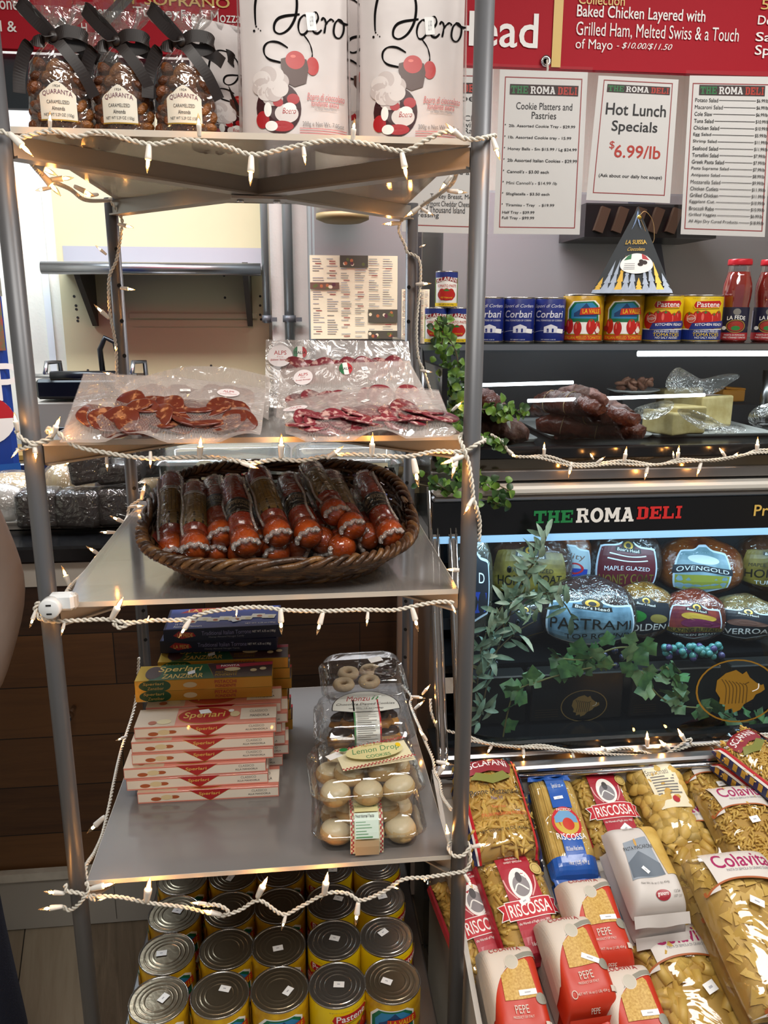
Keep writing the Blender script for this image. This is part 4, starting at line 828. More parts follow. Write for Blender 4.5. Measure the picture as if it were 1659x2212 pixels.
# ------------------------------------------------------------------ second shelf: vacuum packed salami
Z2=ZS2+.008
VAC=film('vacuum_film',gloss=.10,rough=.09,scale=26,strength=.7,haze=.07,hazecol='efe6e0',grid=560)
VACB=film('vacuum_back_film',gloss=.06,rough=.2,scale=26,strength=.5,haze=.5,hazecol='e6dad3')
SOP=M('soppressata_slice','64281a',.28,noise=(95,0,'a8704e',.34,.44),coat=.3); SOPR=M('slice_rind','5a1a10',.35)
SAU=M('sweet_sausage_slice','7e2c36',.3,noise=(120,0,'c9a198',.38,.48),coat=.3)
STK=M('round_sticker_white','efe6e6',.4); SKR=M('sticker_red','b3242c',.45); SKG=M('sticker_green','176b3c',.45)
def pack(label,bl_,br_,tr_,tl_,band,slices,mat,stickers,seed,bulge=.012,sag=.0):
    """corners are points on the shelf or leaning on what stands behind; band=(v0,v1) is where the meat lies"""
    r=random.Random(seed); A=[np.array(p) for p in (bl_,br_,tr_,tl_)]; c=(A[0]+A[1])/2; A=[a-c for a in A]
    nrm=np.cross(A[1]-A[0],A[3]-A[0]); nrm/=np.linalg.norm(nrm); nrm=nrm if nrm[1]<0 else -nrm
    ph=r.random()*6
    def S0(u,v):
        u=np.asarray(u,float)[:,None]; v=np.asarray(v,float)[:,None]
        P=(1-u)*(1-v)*A[0]+u*(1-v)*A[1]+u*v*A[2]+(1-u)*v*A[3]
        P=P+np.array([0,0,1.])*(.012*np.clip(.22-v,0,1)/.22*np.maximum(np.sin(u*11+ph),-.1)) + np.array([0,0,1.])*sag*np.sin(PI*u)*v
        return P
    def bmp(u,v):
        u=np.asarray(u,float);v=np.asarray(v,float); m=(band[0]+band[1])/2; hw=(band[1]-band[0])/2+.12
        return bulge*np.clip(1-((v-m)/hw)**2,0,1)**.6*np.clip(np.minimum(u,1-u)/.08,0,1)**.7*(.85+.15*np.sin(u*26+ph))+.0015*np.sin(17*u+9*v+ph)*np.sin(PI*np.clip(u,0,1))
    S=lambda u,v:S0(u,v)+nrm*bmp(u,v)[:,None]
    SBk=lambda u,v:S0(u,v)-nrm*.002
    t=thing('salami_pack',label,'vacuum pack',tuple(c),group='vacuum packed salami')
    b=MB(); b.grid(SBk,26,12,VACB); b.build('back_film',t)
    for (u,v,rr,tl) in slices:
        p=S0([u],[v])[0]+nrm*(bulge*.55); R0=Vector(nrm).to_track_quat('Z','Y').to_matrix()@Euler((r.uniform(-.15,.15)+tl,r.uniform(-.3,.3),r.random()*6)).to_matrix()
        b=MB(); b.lathe([(.0001,.0016),(rr*.93,.0016),(rr,.0002),(rr*.96,-.0014),(.0001,-.0016)],mat,c=tuple(p),n=22,R=R0,fn=lambda a,q,z:q*(1+.05*math.sin(2*a+u*9)+.03*math.sin(5*a)))
        b.build('salami_slice',t)
    b=MB(); b.grid(S,34,18,VAC); b.build('front_film',t)
    asp=np.linalg.norm(A[1]-A[0])/np.linalg.norm(A[3]-A[0])
    for sk in stickers:
        b=MB(); k,u,v,sz=sk[:4]; rv=sz*asp*(sk[4] if len(sk)>4 else 1)
        if k=='alps': it=[('e',u,v,sz,rv,STK),('t','ALPS',u,v+rv*.35,sz*1.0,rv*.36,SKR,{'bold':.02}),('t',sk[5],u,v-rv*.02,sz*.5,rv*.18,SKR),('t',sk[6],u,v-rv*.36,sz*1.5,rv*.22,SKR)]
        elif k=='italy': it=[('e',u,v,sz,rv,WHITE),('p',[(u+sz*math.cos(a)*1.0,v+rv*math.sin(a)) for a in np.linspace(PI*.62,PI*1.38,10)],SKG),('p',[(u+sz*math.cos(a),v+rv*math.sin(a)) for a in np.linspace(-PI*.38,PI*.38,10)],SKR),('t','ITALIA',u,v,sz*1.7,rv*.4,BLACK,{'bold':.01})]
        else: it=[('p',[(u+sz*math.cos(a+sk[5]),v+rv*math.sin(a+sk[5])) for a in (.5,2.64,3.64,5.78)],STICK),('r',u-sz*.35,v-rv*.14,u+sz*.3,v+rv*.12,FAINT,(1,1))]
        decal(b,S,it,.0012,.00025); b.build('price_sticker' if k=='price' else ('flag_sticker' if k=='italy' else 'brand_sticker'),t)
    return t
zf2=Z2+.003
P_=lambda x,y:at_z(x,y,zf2)
Q_=lambda x,y,Y:at_y(x,y,Y)
def row(n,u0,u1,v,rr,seed):
    r=random.Random(seed); return [(u0+(u1-u0)*i/(n-1)+r.uniform(-.01,.01),v+r.uniform(-.05,.05),rr*r.uniform(.9,1.1),r.uniform(-.4,.1)) for i in range(n)]
sl=row(13,.17,.88,.24,.026,1)+row(10,.3,.72,.42,.027,2)+[(.80,.46,.025,0),(.86,.44,.022,0)]
pack('vacuum pack of dark red hot soppressata slices at the left front of the second shelf',P_(128,951),P_(562,953),Q_(574,838,1.235),Q_(180,806,1.225),(.1,.52),sl,SOP,[('alps',.80,.80,.062,.62,'Hot','Soppressata'),('price',.57,.76,.032,.7,.15)],5,sag=.006)
pack('vacuum pack standing behind the soppressata, its peaked top edge showing',Q_(235,900,1.27),Q_(580,905,1.27),Q_(583,812,1.33),Q_(276,822,1.32),(.1,.5),row(9,.2,.8,.3,.026,8),SOP,[],6,sag=.02)
sr=row(15,.1,.93,.25,.024,3)+row(11,.14,.86,.38,.024,4)
pack('vacuum pack of marbled sweet sausage slices at the right front of the second shelf',P_(618,952),P_(986,938),Q_(948,842,1.235),Q_(612,868,1.225),(.12,.5),sr,SAU,[('alps',.07,.74,.075,.6,'Dry','Sweet Sausage'),('price',.5,.72,.034,.8,.8)],7,sag=.012)
pack('vacuum pack with italian flag sticker behind the right front sausage pack',Q_(596,905,1.26),Q_(950,900,1.26),Q_(884,779,1.34),Q_(606,798,1.33),(.1,.4),row(9,.15,.85,.25,.025,10),SAU,[('alps',.17,.78,.07,.8,'Dry','Sweet Sausage'),('italy',.49,.88,.05,.8),('price',.63,.86,.026,1,.1)],9,sag=.004)
pack('rearmost vacuum pack on the right, with a white brand circle at its corner',Q_(572,880,1.40),Q_(900,875,1.40),Q_(882,737,1.45),Q_(574,733,1.45),(.3,.6),row(8,.2,.85,.5,.025,12),SAU,[('alps',.10,.74,.085,.95,'Dry','Sweet Sausage'),('italy',.235,.8,.047,1)],11)
# ------------------------------------------------------------------ third shelf: wicker basket of pepperoni sticks
Z3=ZS3+.008
WK=M('willow_brown','5a3c22',.38,noise=(40,0,'2a180c'),bump=(120,.25)); WK2=M('willow_golden','7d5a34',.36,noise=(40,0,'3e2612'),bump=(120,.25))
BC=Vector((-.028,1.315,Z3)); t=thing('wicker_basket','brown wicker basket of pepperoni sticks on the third shelf','basket',tuple(BC))
def ring(a,k):
    """k 0 at the base .. 1 at the rim; rear side stands taller"""
    ca,sa=math.cos(a),math.sin(a); ex=2/3.2
    x=math.copysign(abs(ca)**ex,ca); y=math.copysign(abs(sa)**ex,sa)
    rx=.150+.066*k**.8; ry=.145+.066*k**.8
    hgt=.043+.068*(.5+.5*y)**1.1
    return Vector((x*rx,y*ry,.006+hgt*k))
NS=44; rows=8
b=MB()
for r_ in range(rows):
    k=.06+.86*r_/(rows-1)
    for ph in (0,1):
        P=[]
        n=NS*4
        for i in range(n):
            a=2*PI*i/n; q=ring(a,k+.018*math.sin(NS/2*a+ph*PI)); m=Vector((q.x,q.y,0)).normalized(); P.append(q+m*(.0042*math.cos(NS/2*a+ph*PI+r_*PI)))
        b.tube(P,.0042,WK if (r_+ph)%3 else WK2,6,closed=True)
b.build('weave',t)
b=MB()
for i in range(NS): a=2*PI*(i+.5)/NS; b.tube([ring(a,.0),ring(a,.5),ring(a,1)],.0032,WK,6)
b.build('stakes',t,kind='stuff')
for nm,k0,rr,tw in (('rim',1.0,.0048,26),('foot_braid',.03,.0052,16)):
    b=MB()
    for ph in range(3):
        P=[]; n=260
        for i in range(n):
            a=2*PI*i/n; q=ring(a,k0); m=Vector((q.x,q.y,0)).normalized(); w=tw*a+ph*2*PI/3; P.append(q+m*(.0062*math.cos(w)+(.004 if nm!='rim' else 0))+Vector((0,0,.0055*math.sin(w)+(.002 if nm!='rim' else .002))))
        b.tube(P,rr,(WK,WK2,WK)[ph],6,closed=True)
    b.build(nm,t)
b=MB(); n=48; b.add([ring(2*PI*i/n,0)+Vector((0,0,.002)) for i in range(n)],[tuple(range(n))],WK); b.add([ring(2*PI*i/n,0)*.99-Vector((0,0,.003)) for i in range(n)],[tuple(range(n))[::-1]],WK); b.build('base',t)
b=MB(); LIN=M('red_paper_liner','6e2618',.5); q=[ring(PI*1.02,.3),ring(PI*1.13,.25),ring(PI*1.17,.7),ring(PI*1.08,1.02),ring(PI*1.02,.9)]; b.add([v*.93 for v in q],[tuple(range(5))],LIN); b.build('paper_liner',t)
PEP=M('pepperoni_casing','a83a1c',.22,noise=(26,0,'7a2812'),bump=(70,.12),coat=.5); PEPD=M('pepperoni_tip','bd561e',.2,noise=(40,0,'9c3c14'),coat=.6)
SLV=M('olive_label','9a8046',.4,noise=(50,0,'7a6434')); SLK=M('black_label','1b1916',.35); SLT=M('label_pale_text','a89a7a',.5); RUF=film('ruffled_film',gloss=.25,rough=.1,scale=120,strength=.9,haze=.35,hazecol='e9e1da')
PFILM=film('pepperoni_film',gloss=.04,rough=.04,scale=60,strength=.9)
def stick(L=.2,r=.0212,style=0):
    t=thing('pepperoni_stick','x','pepperoni stick',group='pepperoni sticks in the basket')
    pr=[(.0001,0),(r*.55,.002),(r*.88,.008),(r*1.06,.02),(r,.04),(r*.97,L*.5),(r,L-.02),(r*.8,L-.008),(r*.4,L-.001),(.0001,L)]
    b=MB(); b.lathe(pr[:5],PEPD,n=22); b.lathe(pr[4:],PEP,n=22); b.build('sausage',t)
    b=MB(); z0,z1=(.075,.115) if style==0 else (.06,.15)
    S=cylS(r*1.015,z1-z0,z0,span=PI*1.25)
    b.grid(S,18,4,SLK if style==0 else SLV)
    if style==0: it=[('t','PEPPERONI',.5,.56,.5,.2,SLT,{'arc':.1}),('t',"Boar's Head",.5,.3,.4,.12,SLT,{'arc':.1}),('o',.5,.42,.34,.4,.06,SLT)]
    else: it=[('r',0,0,1,.3,SLK)]+[('r',.2+.07*k,.34,.205+.07*k,.92,SLK) for k in range(9)]+[('t','PEPPERONI',.5,.16,.2,.4,SLT,{'rot':PI/2}),('r',.3,.92,.7,1,STICK)]+[('r',.32+.022*k,.935,.33+.022*k,.985,BLACK) for k in range(16)]
    decal(b,S,it,.0004); b.build('label',t)
    b=MB(); b.lathe([(.0001,-.002),(r*.6,.0),(r*.95,.007),(r*1.12,.02),(r*1.07,.04),(r*1.07,L-.02),(r*.86,L-.006),(.0001,L+.002)],PFILM,n=22,fn=lambda a,q,z:q*(1+.015*math.sin(5*a+z*90)))
    sg=[Vector((r*1.09*math.cos(.9*(-1 if style else 1)+.1*math.sin(z*70)-PI/2),r*1.09*math.sin(.9*(-1 if style else 1)+.1*math.sin(z*70)-PI/2),z)) for z in np.linspace(.03,L-.02,24)]
    b.tube(sg,.0022,RUF,5); b.build('film_wrap',t)
    b=MB(); n=40
    P=[Vector((r*.9*math.cos(2*PI*i/n),r*.5*math.sin(2*PI*i/n)-r*.3,.004+.0035*math.sin(9*2*PI*i/n))) for i in range(n//2,n)]
    b.tube(P,.0038,RUF,6); b.build('film_ruffle',t)
    return t
sa=stick(style=0); sb=stick(style=1)
NAMES=['first','second','third','fourth','fifth','sixth','seventh','eighth','ninth','tenth']
# lower ends rest inside the front of the basket, upper ends on the rear weave
sp=[((372,1196),1.22,(370,1012),1.40,1),((421,1190),1.17,(420,1040),1.36,1),((478,1160),1.20,(462,1040),1.38,0),((532,1180),1.155,(500,1030),1.34,0),((602,1160),1.18,(552,1012),1.36,1),((668,1160),1.185,(618,1028),1.37,0),((726,1112),1.23,(668,1012),1.40,1),((762,1142),1.21,(716,1040),1.37,1),((846,1160),1.215,(780,1022),1.40,0)]
def put(o,a,c,roll=0):
    d=(c-a).normalized(); f=Vector((0,-1,.3)); f=(f-d*f.dot(d)).normalized(); x=(-f).cross(d)*1.0; y_=-f
    x=y_.cross(d); m=Matrix((x,y_,d)).transposed().to_4x4(); m.translation=a; o.matrix_basis=m@Matrix.Rotation(roll,4,'Z')
used={0:False,1:False}
for i,((x1,y1),Ya,(x2,y2),Yb,s_) in enumerate(sp):
    src=(sa,sb)[s_]; lb='pepperoni stick lying on top of the basket, %s from the left'%NAMES[i] if i<8 else 'pepperoni stick lying on top of the basket, at its right end'
    o=src if not used[s_] else dup(src,lb); used[s_]=True; o['label']=lb
    a=at_y(x1,y1,Ya); c=at_y(x2,y2,Yb); a=a-(c-a).normalized()*.012; put(o,a,c,roll=.25*math.sin(i*2.3))
lo=[((462,1205),1.19),((560,1185),1.20),((640,1190),1.20),((700,1180),1.21),((740,1196),1.19),((800,1170),1.23),((600,1205),1.18),((520,1208),1.18)]
for i,((x1,y1),Ya) in enumerate(lo):
    a=at_y(x1,y1,Ya); a.z=max(a.z,Z3+.022); put(dup(sa if i%2 else sb,'pepperoni stick end under the top layer, %s'%('below the %s top stick'%NAMES[[2,4,5,6,7,8,4,3][i]] if i<6 else ('at the basket front left of centre' if i==7 else 'at the basket front right of centre'))),a,a+Vector((random.uniform(-.03,.03),.19,.03)),roll=i)
# card holder behind the basket
q=at_z(868,1128,Z3+.002); t=thing('card_holder','black card holder with greeting cards behind the basket on the third shelf','card holder',(q.x,q.y,Z3))
tp=at_y(846,1016,q.y+.05)-q
b=MB(); d=Vector((tp.x,tp.y,tp.z)); 
b.tube([(0,0,.006),d*.5+Vector((0,.004,0)),d,d+Vector((-.012,.01,.004))],[.011,.010,.008,.006],BLACKP,4,smooth=False); b.box((-.01,.0,.004),(.05,.03,.008),BLACKP,bev=.002)
b.box(d*.55+Vector((-.055,.018,0)),(.11,.004,.10),BLACKP,rot=(-.3,0,0)); b.build('stand',t)
for (x0,y0,x1,y1,Y,txt,m,tm) in ((752,1004,840,1040,q.y+.045,'HAPPY EASTER',M('card_cream','d8cfae',.6),M('card_grey_ink','5d6058',.6)),(778,1016,846,1070,q.y+.03,'Thank You',M('card_lilac','d9cdd2',.6),M('card_wine_ink','8a2348',.5)),(826,1050,852,1080,q.y+.02,'',M('card_white','e2e4ec',.6),BLUEP)):
    A=at_y(x0,y1,Y); C=at_y(x1,y0,Y); b=MB(); S=flat(Vector((A.x,Y,A.z))-Vector(t.location),(C.x-A.x,0,0),(0,.02,C.z-A.z)); b.grid(S,1,1,m)
    S2=S; b.grid(lambda u,v:S2(u,v)+np.array([0,.0015,0]),1,1,m,flip=True)
    it=[('t',txt,.62,.6,.6,.3,tm,{'shear':.2 if txt=='Thank You' else 0})] if txt else [('e',.3+.4*random.random(),random.random()*.8+.1,.12,.1,BLUEP) for k in range(7)]
    if txt=='HAPPY EASTER': it.append(('r',0,0,.3,1,M('card_purple','3c2340',.5),(1,1)))
    decal(b,S,it,.0005); b.build('greeting_card',t)
# ------------------------------------------------------------------ fourth shelf: nougat boxes and cookie clamshells
Z4=ZS4+.008
PINKC=M('classic_pink_card','d98a78',.35,coat=.3); OFFW=M('classic_white_card','e6dccb',.4,coat=.2); SPRED=M('box_red','a81a20',.35,coat=.3); SPGOLD=M('box_gold_foil','c9a544',.25,.45,bump=(9,.05)); SPGREEN=M('box_green','15502c',.35,coat=.3); SPBR=M('box_brown','3a1c18',.35,coat=.3); NUT=M('almond_print','a8562e',.5); NUT2=M('blanched_print','d9c79a',.5); ORANGEF=M('orange_foil','cc9434',.28,.35); CRIM=M('box_crimson','a01e34',.35)
NAVY=M('navy_card','1f2750',.3,coat=.4); NAVY2=M('navy_print_light','3c4a8c',.35,coat=.3); NAVYD=M('navy_side','14172e',.35)
BW,BD,BH=.252,.066,.0225
def boxfaces(b,w,d,h,m):
    b.box((0,d/2,h/2),(w,d,h),m,bev=.0006)
    return flat((-w/2,0,0),(w,0,0),(0,0,h)),flat((-w/2,0,h),(w,0,0),(0,d,0)),flat((w/2,0,0),(0,d,0),(0,0,h))
def classic():
    t=thing('nougat_box','x','nougat box',group='pink and white nougat boxes'); b=MB(); F,T,Rr=boxfaces(b,BW,BD,BH,PINKC); a=BW/BH
    it=[('r',0.005,.14,.995,.86,OFFW,(2,1)),('p',[(.36,1),(.66,1),(.51,0)],SPGOLD),('p',[(.365,1),(.655,1),(.51,.03)],SPRED),('t','Sperlari',.505,.62,.15,.34,GOLDL,{'shear':.1,'bold':.015}),('t','CLASSICO',.86,.68,.11,.2,GREYP),('t','ALLA MANDORLA',.86,.38,.16,.16,LABINK,{'bold':.015}),('e',.13,.38,.036,.17,NUT),('e',.26,.5,.034,.15,NUT),('e',.205,.5,.042,.22,NUT2)]
    decal(b,F,it,.0003,.00008)
    it=[('r',.0,.0,.28,1,M('nougat_print','cdb79c',.5),(1,1)),('r',.74,.18,1,.82,OFFW,(1,1)),('e',.48,.5,.19,.62*.75,SPGOLD),('e',.48,.5,.185,.44,SPRED),('t','Sperlari',.48,.5,.3,.42,GOLDL,{'shear':.1,'bold':.02}),('t','CLASSICO',.87,.62,.13,.13,GREYP),('t','MANDORLA',.88,.36,.14,.13,LABINK,{'bold':.015}),('e',.2,.24,.05,.14,NUT2),('e',.12,.2,.03,.1,NUT),('e',.7,.5,.035,.16,NUT2),('e',.67,.7,.02,.08,WHITE)]
    it.append(('p',[(.43,.8),(.5,.85),(.53,.62),(.45,.58)],STICK)); decal(b,T,it,.0003,.00008); decal(b,Rr,[('r',.06,.1,.94,.9,OFFW,(1,1)),('t','CLASSICO',.5,.6,.6,.2,GREYP)],.0003,.00008); b.build('carton',t); return t
def pist():
    t=thing('nougat_box','x','nougat box',group='gold and green nougat boxes'); b=MB(); F,T,Rr=boxfaces(b,BW*1.02,BD,BH,SPGOLD)
    decal(b,F,[('e',.13,.5,.10,.52*.96,SPGREEN),('r',.22,.05,1,.95,ORANGEF,(2,1)),('e',.19,.5,.07,.49,SPGREEN),('t','Sperlari',.135,.66,.15,.32,GOLDL,{'shear':.1,'bold':.01}),('t','Zanzibar',.15,.28,.12,.26,GOLDL,{'shear':.1}),('t','PISTACCHI',.66,.68,.16,.3,CRIM,{'bold':.015}),('t','FONDENTE',.66,.3,.15,.26,CRIM,{'bold':.015}),('e',.4,.5,.05,.25,NUT2)],.0003,.00008)
    decal(b,T,[('p',[(.1,0),(.58,0),(.5,1),(.16,1)],SPGREEN),('p',[(.54,.55),(.58,.0),(1,0),(1,1),(.5,1)],SPBR),('p',[(.58,.6),(1,.78),(1,.98),(.57,.86)],CRIM),('e',.12,.5,.06,.42,SPBR),('t','Sperlari',.31,.66,.32,.46,GOLDL,{'shear':.1,'bold':.02}),('t','ZANZIBAR',.34,.22,.3,.28,GOLDL,{'shear':.1,'bold':.02}),('t','NOVITA',.68,.8,.14,.13,WHITE,{'bold':.02}),('t','PISTACCHI',.66,.36,.16,.13,SPGOLD),('t','FONDENTE',.66,.18,.16,.13,SPGOLD),('e',.7,.54,.06,.13,NUT2),('e',.86,.42,.025,.1,NUT2),('e',.93,.5,.025,.1,NUT2),('p',[(.37,.45),(.42,.58),(.43,.36),(.38,.25)],STICK)],.0003,.00008)
    b.build('carton',t); return t
def blue():
    t=thing('nougat_box','x','nougat box',group='blue nougat boxes'); b=MB(); w,d,h=.235,.115,.026; F,T,Rr=boxfaces(b,w,d,h,NAVY)
    decal(b,F,[('r',0,0,1,1,NAVYD,(1,1)),('p',[(.08,.5),(.13,.85),(.25,.7),(.27,.4),(.15,.2)],SPRED),('t','LA FEDE',.18,.5,.13,.3,GOLDL,{'bold':.015}),('t','Traditional Italian Torrone',.53,.6,.42,.34,M('navy_faint_text','8a86a8',.4)),('t','Honey Almond Nougat Candy',.53,.25,.3,.18,INK),('t','NET WT. 6.35 oz (180g)',.85,.55,.2,.24,WHITE)],.0003,.00008)
    it=[('r',.02,.02,.98,.98,NAVY2,(2,2)),('p',[(.1,.78),(.2,.98),(.55,.98),(.5,.8)],SPRED),('t','LA FEDE',.32,.88,.3,.14,GOLDL,{'bold':.02})]
    r=random.Random(2)
    for k in range(9):
        x,y=.12+k*.095+r.uniform(-.01,.01),.4+r.uniform(-.06,.08); it.append(('p',[(x-.06,y-.08),(x+.05,y-.1),(x+.07,y+.08),(x-.04,y+.1)],OFFW)); it.append(('e',x+.02,y-.02,.025,.05,NUT if k%2 else NUT2))
    it+=[('t','16 Pieces',.15,.2,.12,.08,WHITE),('t','Assorted Flavours',.2,.09,.24,.08,WHITE),('t','NET WT. 6.35 oz (180g)',.82,.1,.26,.07,WHITE),('p',[(.56,.3),(.6,.34),(.63,.24),(.58,.2)],STICK)]
    decal(b,T,it,.0003,.00008); b.build('carton',t); return t
C=classic(); G=pist(); B=blue(); cC=[0];  usedb={}
def bx(src,lb,x,y,z,rz=0,rx=0):
    if src.name not in usedb: usedb[src.name]=1; o=src; o['label']=lb
    else: o=dup(src,lb)
    o.location=(x,y,z); o.rotation_euler=(rx,0,rz); return o
xc=-.178; yf=1.312; r=random.Random(4)
OR=['lowest','second from the bottom','third from the bottom','fourth from the bottom','fifth from the bottom']
for i,dx in enumerate((.006,-.013,-.016,-.002,-.001)): bx(C,'pink and white nougat box in the front pile, %s'%OR[i],xc+dx,yf+.004*(i%2)+.004*i,Z4+i*(BH+.0006),-.012+.006*(i%3))
bx(C,'pink and white nougat box on top of the front pile, red crest up',xc+.004,yf+.026,Z4+5*(BH+.0006),0.0)
# second pile, just behind
y2=yf+BD+.034
SEC=['at the bottom','second up','third up','fourth up','fifth up','sixth up']
for i in range(5): bx(C,'pink and white nougat box in the second pile behind the front one, %s'%SEC[i],xc+.012+.006*((i*2)%3),y2+.003*(i%2),Z4+i*(BH+.0006),.01)
bx(C,'pink and white nougat box topping the second pile, just under the gold boxes',xc+.012,y2+.0,Z4+5*(BH+.0006),0.0)
# gold boxes: on the second pile and a third pile behind
for i in range(2): bx(G,('lower gold pistachio nougat box of the two on the second pile','upper gold pistachio nougat box of the two on the second pile')[i],xc-.008+.001*i,y2+.022-.004*i,Z4+(6+i)*(BH+.0006),-.008)
y3=y2+BD+.034
for i in range(8): bx(G,'gold pistachio nougat box in the rear pile, %s'%(['at the bottom','second up','third up','fourth up','fifth up','sixth up','seventh up','eighth up'][i] if i<7 else 'eighth up with its green top showing'),xc+.02+.012*((i*3)%4)/4,y3,Z4+i*(BH+.0006),-.01)
zb=Z4+8*(BH+.0006)+.001
bx(B,'lower blue nougat box lying across the gold boxes',xc+.012,y3+.036,zb+.001,-.03)
bx(B,'upper blue nougat box at the very top of the nougat pile',xc+.022,y3+.032,zb+.0285,.02)
# clamshells
CLAM=film('clear_clamshell',gloss=.07,rough=.03,scale=14,strength=.25,haze=.015)
COOK=M('lemon_cookie','cdb27c',.55,noise=(18,0,'b8925a'),bump=(60,.2)); ICING=M('lemon_icing','d8c9a4',.35,bump=(40,.15)); CHOC=M('chocolate_dip','2a1610',.25,coat=.3); SHORT=M('shortbread','c08a34',.5,noise=(30,0,'8f5c1e')); SUG=M('powdered_ring','cbb592',.6,bump=(60,.3))
GING=M('red_gingham','a8343a',.5); LGREEN=M('label_green','4d8a56',.5); LYEL=M('label_pale_yellow','dcd39a',.5); LMINT=M('label_mint','cfe0d2',.5)
def rrect(w,d,r,n=6):
    out=[]
    for cx_,cy_,a0 in ((w/2-r,d/2-r,0),(-w/2+r,d/2-r,PI/2),(-w/2+r,-d/2+r,PI),(w/2-r,-d/2+r,1.5*PI)):
        for k in range(n+1): a=a0+PI/2*k/n; out.append((cx_+r*math.cos(a),cy_+r*math.sin(a)))
    return out
def shellrings(b,rings,mat,rib=0,cap=True):
    vs=[];n=None
    for j,(w,d,r,z) in enumerate(rings):
        o=rrect(w,d,r); n=len(o)
        for i,(x,y) in enumerate(o):
            q=1+(rib*math.sin(i*2.2) if 0<j<len(rings)-1 else 0); vs.append((x*q,y*q,z))
    fs=[(j*n+i,j*n+(i+1)%n,(j+1)*n+(i+1)%n,(j+1)*n+i) for j in range(len(rings)-1) for i in range(n)]
    if cap: fs.append(tuple((len(rings)-1)*n+i for i in range(n)))
    b.add(vs,fs,mat,True)
CW,CDp,CHt=.188,.158,.068
def clam(kind,label):
    t=thing('cookie_clamshell',label,'cookie package',group='clear clamshells of cookies')
    b=MB(); shellrings(b,[(CW*.82,CDp*.8,.02,.0005),(CW*.84,CDp*.82,.022,.002),(CW*.9,CDp*.88,.026,.028),(CW*1.0,CDp*1.0,.03,.030),(CW*1.02,CDp*1.02,.03,.0315)],CLAM,.004,False); o=rrect(CW*.82,CDp*.8,.02); b.add([(x,y,.0005) for x,y in o],[tuple(range(len(o)))],CLAM); b.build('tray',t)
    b=MB(); shellrings(b,[(CW*1.02,CDp*1.02,.03,.033),(CW*.97,CDp*.97,.03,.035),(CW*.90,CDp*.90,.03,.054),(CW*.82,CDp*.80,.03,.0625),(CW*.76,CDp*.73,.03,.064),(CW*.74,CDp*.71,.03,.0625)],CLAM,.005); b.build('lid',t)
    r=random.Random(hash(label)%99 if False else len(label))
    KX=CW/.172
    if kind=='lemon':
        for (x,y,z) in ((-.05,-.04,.024),(0,-.042,.022),(.048,-.04,.024),(-.05,.012,.026),(.002,.01,.03),(.05,.012,.026),(-.028,.046,.026),(.03,.046,.026),(-.026,-.018,.044),(.026,-.016,.044)):
            x*=KX; y*=1.05; b=MB(); R=Euler((r.uniform(-.3,.3),r.uniform(-.3,.3),r.random()*3)).to_matrix(); b.ball((x,y,z-.004),.0272,COOK,16,10,sc=(1.05,.95,.7),R=R); b.ball((x,y,z-.001),.0268,ICING,16,10,sc=(1.0,.92,.66),R=R); b.build('cookie',t)
    elif kind=='choc':
        for (x,y,z,a) in ((-.045,-.03,.02,.2),(.0,-.034,.02,-.1),(.045,-.03,.02,.3),(-.04,.02,.026,0),(.006,.02,.028,.5),(.046,.024,.026,.1),(-.02,-.006,.042,1.3),(.03,-.004,.042,1.2)):
            b=MB(); R=Euler((r.uniform(-.2,.2),r.uniform(-.2,.2),a)).to_matrix()
            b.lathe([(.0001,.0),(.022,.0),(.026,.004),(.022,.010),(.0001,.013)],SHORT,c=(x,y-.004,z-.012),n=20,R=R,fn=lambda q,rr,zz:rr*(1+.10*math.sin(8*q))); b.ball((x,y+.006,z-.002),.022,CHOC,14,8,sc=(1.1,.9,.55),R=R); b.build('cookie',t)
    else:
        for (x,y,z) in ((-.045,-.02,.03),(.012,-.02,.034),(-.03,.025,.03),(.02,.03,.03),(.05,.01,.034)):
            b=MB(); b.tube([(x+.016*math.cos(q*PI/8),y+.016*math.sin(q*PI/8),z) for q in range(16)],.009,SUG if x<.04 else CHOC,8,closed=True); b.build('cookie',t)
    return t
def topS(w0,d0,x=0,y=0,rz=0):
    ca,sa=math.cos(rz),math.sin(rz)
    def S(u,v):
        u=np.asarray(u,float)-.5; v=np.asarray(v,float)-.5; X=x+u*w0*ca-v*d0*sa; Y=y+u*w0*sa+v*d0*ca
        return np.stack([X,Y,.0655-.10*np.abs(u*w0)**2*0-4.2*np.clip(-Y-.05,0,1)**2],1)
    return S
def frontS(w0,x,l0,l1):
    """a strip from the lid top down the front of the pack, v 0 at the bottom"""
    pts=[(-.0785,.004),(-.081,.028),(-.0785,.036),(-.0735,.047),(-.066,.0595),(-.056,.0652),(-.03,.0658),(.05,.0658)]
    L=[0]
    for a,c in zip(pts,pts[1:]): L.append(L[-1]+math.hypot(c[0]-a[0],c[1]-a[1]))
    L=np.array(L)/L[-1]; ys=[p[0] for p in pts]; zs=[p[1] for p in pts]
    def S(u,v):
        q=l0+(l1-l0)*np.asarray(v,float); return np.stack([x+(np.asarray(u,float)-.5)*w0,np.interp(q,L,ys),np.interp(q,L,zs)],1)
    return S
def gingham(n,m,side='lr'):
    it=[]
    for k in range(m):
        for s_ in (0,1):
            for j in range(2):
                if (k+j)%2==0: u=.02+.045*j if s_==0 else .9+.045*j; it.append(('r',u,k/m,u+.045,(k+1)/m,GING,(1,1)))
    return it
